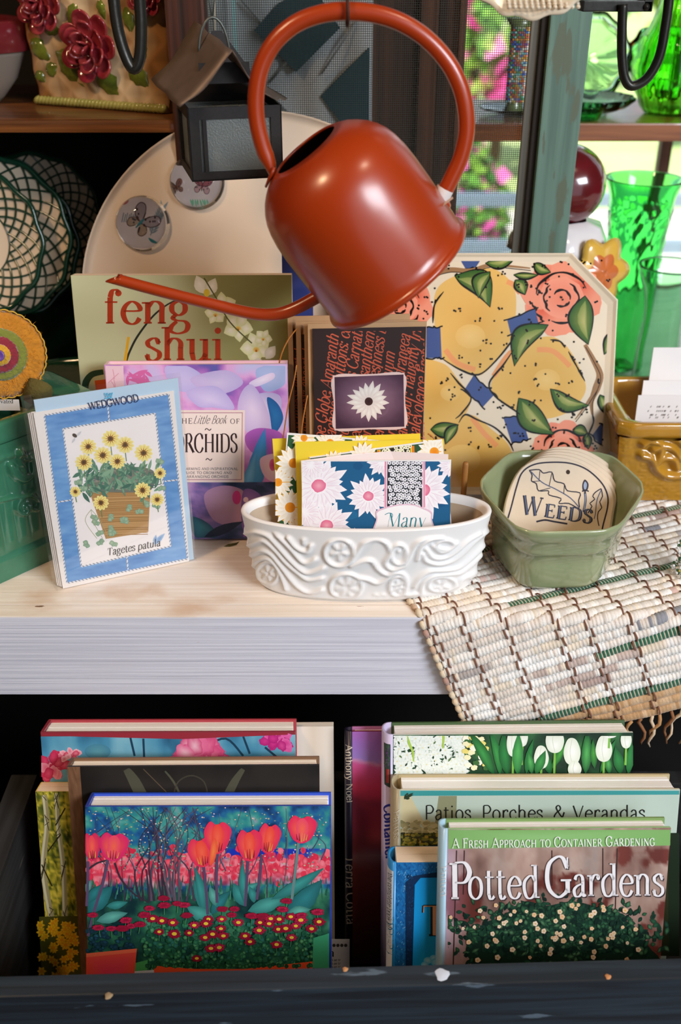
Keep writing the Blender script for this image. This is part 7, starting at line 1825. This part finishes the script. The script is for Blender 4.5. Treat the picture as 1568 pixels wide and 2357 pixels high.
for k in range(190):
    a, c = R.uniform(15, 400), R.uniform(895, 1170); x0, y0 = S(a, c)
    for j in range(6): g = j * pi / 3 + k; P.leaf((x0, y0), (x0 + 15 * math.cos(g), y0 + 13 * math.sin(g)), 6.5, '#f6f6f2', '#e3eee4')
    P.ell(x0, y0, 2, 2, '#e8e0b0', n=6)
for k in range(26): a, c = R.uniform(20, 380), R.uniform(900, 1150); P.leaf(S(a, c), S(a + R.uniform(-30, 30), c + R.uniform(-30, 30)), 4, R.choice(['#1c3c24', '#2a5030', '#5a7a4a']))
P.stroke([S(90, 925), S(98, 960), S(118, 1010), S(122, 1060)], [2, 6, 5, 3], '#a8cc50'); P.stroke([S(276, 895), S(284, 930), S(280, 990)], [5, 6, 3], '#a8cc50')
for k in range(40): a, c = R.uniform(400, 520), R.uniform(900, 1100); P.ell(*S(a, c), 8, 6, R.choice(['#f2ecc0', '#e8d878', '#f6f4e0', '#3a6a34']), wob=.2)
for a in (((560, 1140), (415, 890), 60), ((590, 1140), (530, 880), 46), ((630, 1140), (610, 890), 60), ((690, 1140), (690, 895), 56), ((730, 1130), (770, 940), 36), ((860, 1130), (830, 1000), 50), ((870, 1100), (960, 950), 40), ((1050, 1130), (1060, 890), 60), ((1100, 1100), (1090, 940), 40), ((1130, 1120), (1215, 940), 40), ((1240, 1130), (1210, 980), 60), ((1280, 1130), (1300, 950), 46), ((760, 1130), (740, 1000), 40), ((960, 1130), (1000, 1000), 40), ((1180, 1130), (1170, 1020), 40)): P.leaf(S(*a[0]), S(*a[1]), a[2] / 2.347, R.choice(['#3f9a4a', '#2f8a44', '#55b05a', '#4aa23c']), R.choice(['#175a2c', '#1f6a34']), R.uniform(-.05, .05))
def wtul(x, y, w, h):
    P.stroke([S(x, y + h * .4), S(x - 4, y + h * 1.4)], 5, '#7ab84a'); P.blob([S(x - w * .5, y), S(x - w * .3, y - h * .45), S(x, y - h * .55), S(x + w * .3, y - h * .42), S(x + w * .5, y), S(x + w * .35, y + h * .38), S(x, y + h * .5), S(x - w * .36, y + h * .38)], '#fbfbf6', '#dfe6d4'); P.stroke([S(x, y - h * .5), S(x - w * .12, y), S(x, y + h * .45)], 1.2, '#cfd6c0')
for a in ((660, 960, 70, 150), (710, 925, 60, 110), (885, 945, 100, 140), (978, 1010, 92, 140), (1150, 995, 90, 135), (1180, 905, 90, 60), (812, 1040, 80, 120), (992, 1100, 74, 80), (1270, 940, 60, 100)): wtul(*a)
P.leaf(S(780, 1130), S(835, 1000), 22, '#3f9a4a', '#1f6a34'); P.leaf(S(680, 1130), S(690, 900), 26, '#55b05a', '#2a7a3c')
P.clip = None; P.build('cover_print', PAPER, b.front)
C = spine_round(b, .0095, '#cfc4e6'); P = Print(C); P.split = 7
P.field(((884, 1704), (899, 1712), (899, 1812), (885, 1800)), 8, 16, lambda u, v: cramp(fbm(u * 4, v * 9), [(0, '#20302c'), (1, '#5a6a60')]))
for k in range(26): P.ell(R.uniform(886, 897), R.uniform(1712, 1760), 2.5, 2.5, R.choice(['#7a4a90', '#4a7a50', '#8a5a9a']), n=6)
P.field(((889, 1765), (896, 1768), (895, 1800), (889, 1796)), 5, 5, lambda u, v: cramp(u, [(0, '#a83028'), (1, '#c84a40')]))
P.text('Container', 884, 1846, 30, '#2a2f9a', .15, .08, serif=False, slant=.25, rot=pi / 2 - .03, xs=1.05); P.build('spine_print', PAPER, b.spine)
# patios book
b = book('verandas_book', 'wide pale teal hardback with black title lettering about patios', (921, 1819), (1566, 1817), -.0854, 17, .030, CZ, '#d7d2b8', spine='#a89a7a', back='#b5a47c', pages='#f8f6f2', group='garden books in the crate')
P = Print(b.pl); q = b.quad; P.clip = (922, 1820, 1564, 2200)
P.field(q, 60, 60, lambda u, v: cramp(np.clip(fbm(u * 3, v * 3) * .6 + .2, 0, 1), [(0, '#a9bfae'), (.5, '#bccdc0'), (1, '#cfd9cc')]))
P.poly([(922, 1820), (1564, 1818), (1564, 1829), (922, 1832)], '#3f9a9a')
P.poly([(1010, 1832), (1052, 1832), (1050, 1900), (1000, 1906)], '#8f9070'); P.poly([(922, 1832), (945, 1832), (975, 1890), (922, 1900)], '#cfc49a')
for k in range(130): P.ell(R.uniform(922, 1060), 1905 + R.uniform(-14, 14), R.uniform(4, 9), R.uniform(3, 5), R.choice(['#b5ad82', '#c9c096', '#a39a6c', '#8f8a60']), wob=.3, n=9)
P.poly([(922, 1917), (1564, 1917), (1564, 2250), (922, 2250)], '#2a2f16')
for k in range(240): P.ell(R.uniform(922, 1030), 1930 + R.uniform(-12, 40), R.uniform(3, 7), R.uniform(2, 4), R.choice(['#6a6a20', '#3a4418', '#8f8a2c', '#222a12', '#a08a28']), wob=.3, n=7)
for k in range(16): P.leaf((925 + R.uniform(0, 14), 1826 + R.uniform(0, 14)), (930 + R.uniform(0, 26), 1824 + R.uniform(0, 16)), 4, '#2a3a24')
P.poly([(1540, 1917), (1564, 1917), (1564, 2250), (1540, 2250)], '#1c2a18')
P.text('Patios, Porches, & Verandas', 976, 1886, 47, '#22221e', .075, .05, serif=False, xs=.925)
P.clip = None; P.build('cover_print', PAPER, b.front)
C = spine_round(b, .0076, '#a89a7a'); P = Print(C); P.split = 7; P.text('Patios', 905, 1862, 24, '#ddd2b8', .09, .06, serif=False, slant=.1, rot=pi / 2 - .03, xs=1.1); P.build('spine_print', PAPER, b.spine)
# blue paperback
b = book('blue_paperback', 'thick bright blue paperback with a sky panel and large letter', (912, 1986), (1110, 1985), -.1278, 17, .026, CZ, '#1f80c0', spine='#1f8acc', back='#1f80c0', pages='#efd9c0', hard=False, group='garden books in the crate')
P = Print(b.pl); q = b.quad; P.clip = (913, 1987, 1060, 2300)
P.field(q, 60, 90, lambda u, v: cramp(np.clip(vnoise(u * 70, v * 90) * .5 + .25 * vnoise(u * 120, v * 160), 0, 1), [(0, '#0f4a86'), (.4, '#1666a8'), (.7, '#2a86c4'), (1, '#9ac8d8')]))
for k in range(500): a, c = R.uniform(914, 1040), R.uniform(1990, 2270); P.stroke([(a, c), (a + 2, c - 3)], .9, R.choice(['#8fc0d8', '#0f3a6a', '#4a9acc']), False)
P.poly([(952, 2016), (1060, 1998), (1060, 2280), (934, 2280), (934, 2030)], '#0e2c50')
for k in range(260): a, c = R.uniform(936, 958), R.uniform(2010, 2260); P.stroke([(a, c), (a + R.uniform(-3, 3), c + 3)], 1.0, R.choice(['#0a1c38', '#1c4a7a', '#16365c']), False)
P.poly([(955, 2036), (968, 2020), (1060, 2020), (1060, 2280), (948, 2280)], '#12a0e4'); P.fan([(955, 2036), (968, 2020), (1060, 2018), (1060, 2280), (949, 2280)], '#1aa8ea', '#0f92d8')
P.text('T', 969, 2154, 104, '#20303c', .18, .05, xs=1.0, ser_w=.12); P.text('T', 971, 2152, 100, '#e8a878', .10, .02, serif=False, xs=1.0)
for a, c, r_ in ((985, 2210, 10), (998, 2204, 9), (1004, 2214, 12), (978, 2220, 9), (1020, 2210, 12)): P.ell(a, c, r_, r_ * .8, '#a8dcf2', '#5cc0ee')
P.clip = None; P.build('cover_print', PAPER, b.front)
C = spine_round(b, .0068, '#1f8acc', 'spine'); P = Print(C); P.split = 7
P.field(((889, 1987), (906, 2004), (901, 2300), (890, 2300)), 8, 20, lambda u, v: cramp(u, [(0, '#e9eef2'), (1, '#e9eef2')]))
P.text('the complete book of', 894, 2004, 15, '#2a2f4a', .1, .05, serif=False, slant=.3, rot=pi / 2 + .02, xs=.95); P.text('TOPIARY', 890.5, 2106, 25, '#2a7a9a', .12, .03, slant=.2, rot=pi / 2 + .02, xs=.86); P.build('spine_print', PAPER, b.spine)
# potted gardens
b = book('container_garden_book', 'front hardback with white title, green band and white flowering potted shrub', (1031, 1909), (1545, 1905), -.134, 17, .018, CZ, '#9cc888', spine='#a8cce0', back='#7a9a5a', pages='#faf8f5', group='garden books in the crate')
P = Print(b.pl); q = b.quad; P.clip = (1032, 1910, 1544, 2300)
S = lambda a, c: (768 + a / 1.96, 1600 + c / 1.96)
def wall_bg(u, v):
    n = fbm(u * 9, v * 7, 5); st = fbm(u * 14, v * 1.2 + 5, 3)
    c = cramp(np.clip(n * 1.2 - .1, 0, 1), [(0, '#5f4238'), (.3, '#8a6a60'), (.5, '#a58578'), (.75, '#b8a094'), (1, '#9a9096')])
    pt = np.clip((fbm(u * 10 + 4, v * 9 + 2, 4) - .58) * 12, 0, 1)[..., None]; c = c * (1 - pt) + hexrgb('#6a3028') * pt
    c = c * (.8 + .35 * st[..., None]); e = np.clip((.12 - u) / .12, 0, 1)[..., None]; return c * (1 - .5 * e) + hexrgb('#b89ac0') * .5 * e
P.field(q, 110, 100, wall_bg)
for L in ([(985, 700), (985, 860)], [(1215, 690), (1215, 900)], [(1280, 690), (1270, 1000)], [(555, 700), (540, 1220)], [(590, 700), (585, 900)]): P.stroke([S(*p) for p in L], [3, 5, 3], '#3a2420')
P.fan([(1032, 1910), (1544, 1906), (1543, 1946), (1033, 1954)], '#8fc078', '#7fb064')
P.blob([S(*p) for p in ((600, 1130), (680, 1030), (760, 1000), (860, 930), (960, 950), (1080, 930), (1200, 960), (1290, 990), (1380, 1080), (1420, 1130), (1430, 1240), (700, 1260), (620, 1200))], '#0f2a20', '#142f24')
for k in range(1300):
    u = R.gauss(0, .5); a = 1010 + u * 470; c = 1050 + R.gauss(0, .42) * 150 + .0002 * (a - 1010) ** 2 * .6
    if a < 495 or a > 1510: continue
    if c < 860 + abs(a - 1000) * .18 + 60 * vnoise(np.array(a / 60.), np.array(3.)): continue
    an = R.uniform(0, 6.28); L = R.uniform(22, 44); P.leaf(S(a, c), S(a + L * math.cos(an), c + L * math.sin(an)), R.uniform(7, 12), R.choice(['#16382a', '#1f4a34', '#0f2a22', '#2a5c3e', '#3a7048', '#5a8a60']), R.choice(['#0c221c', '#183c2c']))
for k in range(80):
    u = R.gauss(0, .55); a = 1010 + u * 440; c = 1060 + R.gauss(0, .45) * 140
    if a < 520 or a > 1490 or c < 870 + abs(a - 1000) * .22: continue
    P.daisy(*S(a, c), R.uniform(4, 7), 5, R.choice(['#f2e2c8', '#f0c8a0', '#f6f0e4']), '#e0b890', rc=.25, cc='#d8b050', w=.9)
P.text('A Fresh Approach to Container Gardening', 1041, 1951, 33, '#f4f6ee', .1, .045, small=.76, rot=-.0125, xs=.74, track=.02)
for dx, dy, col in ((2.2, 2.5, '#3a2a2c'), (0, 0, '#f2eef0')):
    P.text('P', 1034 + dx, 2068 + dy, 122, col, .12, .035, rot=-.012, xs=.78, ser_w=.09); P.text('otted', 1076 + dx, 2067 + dy, 106, col, .10, .03, rot=-.012, xs=.71, ser_w=.085, track=.012)
    P.text('G', 1254 + dx, 2062 + dy, 132, col, .11, .035, rot=-.012, xs=.70, ser_w=.08); P.text('ardens', 1316 + dx, 2061 + dy, 104, col, .10, .03, rot=-.006, xs=.72, ser_w=.085, track=.012)
P.clip = None; P.build('cover_print', PAPER, b.front)
C = spine_round(b, .0070, '#a8cce0'); P = Print(C); P.split = 7; P.text('Potted', 1014, 1990, 24, '#e4eef4', .1, .04, slant=.2, rot=pi / 2, xs=1.1); P.build('spine_print', PAPER, b.spine)
# ================================================================== GLASS AND FIGURES BY THE WINDOW
G_gr = glass('green_glass', '#86ee9a', .03, 1.33); G_lime = glass('lime_glass', '#a8f070', .03, 1.40); G_pale = glass('pale_green_glass', '#c8f2d0', .03, 1.35); G_clear = glass('clear_glass', '#f4fbf6', .02, 1.35); G_or = glass('orange_glass', '#f06a2a', .04, 1.4)
def vessel(name, label, cat, cx, Y, z0, prof, wall, m, nm='glass_body', dent=None, seg=72, sub=1, group=None, ctr=None):
    """hollow glass from an outer profile [(radius, height)] -> one closed wall"""
    c = ctr if ctr is not None else V((atY(cx, 500, Y).x, Y, z0)); t = thing(name, label, cat, c, group)
    if sub > 1:
        P = [tuple(q) for q in catmull(prof, sub)]
    else: P = prof
    inner = [(max(.0004, r - wall), h + (wall if i < 2 else 0)) for i, (r, h) in enumerate(P)]
    vs, fs = lathevf([(.0004, 0)] + P + inner[::-1] + [(.0004, P[0][1] + wall)], c, seg=seg, wob=dent)
    clean_normals(mesh(nm, vs, fs, m, t, True)); return t
ZSILL = .0002
def zpx(px, py, Y): return atY(px, py, Y).z
# tall green tumbler vase
Y = .60; sc = (atY(1562, 420, Y) - atY(1384, 420, Y)).x / 2
H = zpx(1472, 410, Y)
def dent(a, i, r):
    return r * (1 + .030 * math.sin(9 * a + i * 1.9) * math.sin(i * 1.3 + a * 2) + .018 * math.sin(17 * a - i * 2.3)) if 3 < i < 34 else r
prof = [(sc * .50, 0), (sc * .54, .004), (sc * .50, .02), (sc * .52, .05), (sc * .60, H * .35), (sc * .70, H * .6), (sc * .80, H * .8), (sc * .84, H * .90), (sc * .92, H * .96), (sc * 1.0, H)]
vessel('green_glass_vase', 'tall textured bright green glass vase on the window sill', 'vase', 1472, Y, ZSILL, prof, .003, G_gr, dent=dent, seg=90, sub=5)
# clear flared vase at the right edge
Y = .50; s2 = (atY(1640, 600, Y) - atY(1492, 600, Y)).x / 2; H = zpx(1566, 610, Y)
vessel('clear_glass_vase', 'clear flared glass vase behind the mustard planter at the right edge', 'vase', 1566, Y, ZSILL, [(s2 * .75, 0), (s2 * .8, .004), (s2 * .72, .02), (s2 * .68, H * .35), (s2 * .62, H * .6), (s2 * .72, H * .78), (s2 * .93, H * .92), (s2 * 1.0, H)], .0028, G_pale, sub=4)
# ceramic figure jar: dark red round head, white collar, pale blue body with a yellow flower
def jar():
    Y = .48; c = V((atY(1292, 500, Y).x, Y, ZSILL)); t = thing('ceramic_figure_jar', 'ceramic jar with dark red round top, white collar and yellow flower', 'jar', c)
    M_b = mat('pale_blue_glaze', '#6f9cc4', .2, coat=.8, var=.3, vscale=25, col2='#4f80b0'); M_w = mat('white_collar_glaze', '#ece6e6', .2, coat=.8); M_r = mat('dark_red_glaze', '#6e1420', .18, coat=.9, var=.6, vscale=22, col2='#3a1a10')
    k = (atY(1400, 425, Y) - atY(1300, 425, Y)).x / 100; zc = zpx(1290, 525, Y); zh = zpx(1278, 425, Y)
    lathe('body', [(.0005, 0), (.045, 0), (.056, .01), (.062, .05), (.064, .10), (155 * k * .92, zc * .62), (120 * k, zc * .82), (70 * k, zc)], c, M_b, t, seg=64)
    lathe('collar', [(60 * k, zc + .012), (95 * k, zc + .006), (112 * k, zc - .012), (118 * k, zc - .024), (105 * k, zc - .022), (60 * k, zc - .004)], c, M_w, t, seg=64, wob=lambda a, i, r: r * (1 + .04 * math.sin(7 * a)))
    R_ = 95 * k; ch = V((c.x, c.y, zh))
    lathe('round_top', [(.0005, -R_ * .95)] + [(R_ * math.sin(a), -R_ * .95 * math.cos(a)) for a in [pi * i / 20 for i in range(1, 20)]] + [(.0005, R_ * .95)], ch, M_r, t, seg=48, wob=lambda a, i, r: r * (1 + .02 * math.sin(5 * a)))
    # raised flower on the body
    pc = atY(1378, 625, Y - .052); ax = (V((.45, -1, .15))).normalized(); ex = V((1, 0, 0)); ex = (ex - ax * ex.dot(ax)).normalized(); ey = ax.cross(ex)
    for nm, r_, off, col, n in (('yellow_petals', .036, 0, '#e0b048', 6), ('orange_petals', .024, .002, '#d0703a', 6)):
        vs = []; N = 60
        for j in range(5):
            for q in range(N):
                a = 2 * pi * q / N; rr = r_ * j / 4 * (1 + .16 * math.cos(n * a)); vs.append(pc + ax * (off + .006 * (1 - (j / 4) ** 2)) + ex * rr * math.cos(a) + ey * rr * math.sin(a))
        o = mesh(nm, vs, [[j * N + q, j * N + (q + 1) % N, (j + 1) * N + (q + 1) % N, (j + 1) * N + q] for j in range(4) for q in range(N)], mat(nm, col, .25, coat=.7), t, True); o.modifiers.new('th', 'SOLIDIFY').thickness = .004
jar()
# on the window shelf
Yg = .72
vessel('green_glass_jug', 'bulbous lime green glass jug with diamond pattern on the window shelf', 'jug', 1505, .70, GZS + .0005, [(.030, 0), (.036, .003), (.046, .02), (.056, .05), (.052, .085), (.036, .12), (.030, .16), (.036, .20)], .003, G_lime, dent=lambda a, i, r: r * (1 + .03 * math.sin(11 * a + i * .9) * math.sin(11 * a - i * .9)) if 2 < i < 30 else r, sub=4, seg=88)
def plate(label, px, py, Y, r, m, tilt, foot=True):
    z = atY(px, py, Y).z; c = V((atY(px, py, Y).x, Y, GZS + .0005)); t = thing('glass_plate', label, 'plate', c, 'green glass plates on the window shelf')
    ax = V((0, -math.sin(tilt), math.cos(tilt))); base = c + V((0, 0, .004 if tilt < .3 else r * math.sin(tilt) + .002))
    wb = lambda a, i, q: q * (1 + .03 * math.sin(12 * a))
    v_, f_ = lathevf([(.0004, 0), (r * .5, 0), (r * .8, .006), (r, .016), (r, .019), (r * .8, .010), (r * .5, .004), (.0004, .004)], base, ax=ax, seg=72, wob=wb); clean_normals(mesh('glass_dish', v_, f_, m, t, True))
    if foot: lathe('foot_ring', [(r * .42, -.0035), (r * .46, -.0035), (r * .46, .001), (r * .42, .001)], base, m, t, ax=ax, seg=48)
plate('wide pale green glass plate lying flat left of the lime jug', 1352, 215, .69, .062, G_pale, 0.0)
plate('pale green glass plate propped upright behind the flat plate', 1345, 140, .79, .060, G_pale, 1.15, False)
plate('bright green glass plate under the lime jug at the right', 1520, 200, .80, .056, G_gr, .9, False)
vessel('green_glass_bowl', 'small deep green glass bowl at the left end of the shelf beside the post', 'bowl', 1318, .645, GZS + .0005, [(.016, 0), (.020, .002), (.024, .012), (.026, .018)], .003, G_gr, sub=3)
vessel('orange_glass_vase', 'orange red glass vase at the top right corner', 'vase', 1592, .80, GZS + .0005, [(.02, 0), (.022, .004), (.030, .04), (.034, .08), (.030, .12), (.024, .16), (.028, .2)], .003, G_or, sub=3)
# beaded candlestick on a glass saucer behind the screen
vessel('glass_saucer', 'clear blue tinted glass saucer under the beaded candlestick behind the screen', 'saucer', 1166, .70, GZS + .0005, [(.022, 0), (.026, .002), (.046, .006), (.050, .009)], .002, glass('bluish_glass', '#bcd8e6', .03, 1.35))
def candlestick():
    c = V((atY(1190, 160, .70).x, .70, GZS + .004)); t = thing('beaded_candlestick', 'candlestick covered in multicoloured beads standing behind the screen', 'candlestick', c)
    H = atY(1190, 40, .70).z - c.z; rg = random.Random(5); cols = ['#2f9a4a', '#d84a2a', '#2a5ad0', '#f0c030', '#e88a2a', '#7ad0d8', '#c03a6a', '#f0f0e0']
    lathe('core', [(.0004, .0), (.014, 0), (.011, .006), (.010, .02), (.0105, H * .7), (.011, H * .88), (.020, H), (.0004, H)], c, mat('candlestick_core', '#6a7a4a', .3, coat=.8), t, seg=32)
    b = MB(); n = 0
    for j in range(34):
        for i in range(14):
            a = 2 * pi * (i + .5 * (j % 2)) / 14; z = .012 + j * (H - .018) / 34; p = c + V((.0112 * math.cos(a), .0112 * math.sin(a), z)); v_, f_ = lathevf([(.0001, -.0017), (.0017, -.0008), (.0017, .0008), (.0001, .0017)], p, seg=6); b.add(v_, f_, lin(rg.choice(cols)))
    o = b.build('bead_covering', vmat('bead_glass', .12, coat=1.0), t, True); o['kind'] = 'stuff'
candlestick()
# cut glass dishes on the sill behind the screen
for lab, cx, Y, r, h in (('large clear cut glass bowl on the sill behind the screen', 1130, .62, .062, .05), ('shallow clear glass dish in front of the cut glass bowl behind the screen', 1100, .53, .036, .02), ('small upright clear glass dish at the back of the sill behind the screen', 1112, .80, .05, .085)):
    vessel('clear_glass_dish', lab, 'dish', cx, Y, ZSILL, [(r * .45, 0), (r * .5, .003), (r * .75, h * .5), (r, h)], .003, G_clear, dent=lambda a, i, q: q * (1 + .025 * math.sin(24 * a)), sub=3, group='cut glass dishes on the sill')
bb = Plane(atY(649, 600, .24), V((1, 0, 0)), upleft(V((1, 0, 0)), math.radians(12))); t = thing('blue_card', 'narrow dark blue card peeping out behind the green book beside the can', 'card', bb.at(.005, 0) * 1 - V((0, 0, .0)))
hh = bb.o.z / bb.u.z; t.location = bb.at(.02, -hh + .001); pbox('sheet', bb, 0, .030, -hh + .001, .013, -.001, 0, mat('navy_card', '#26357a', .5), t, bev=.0002)
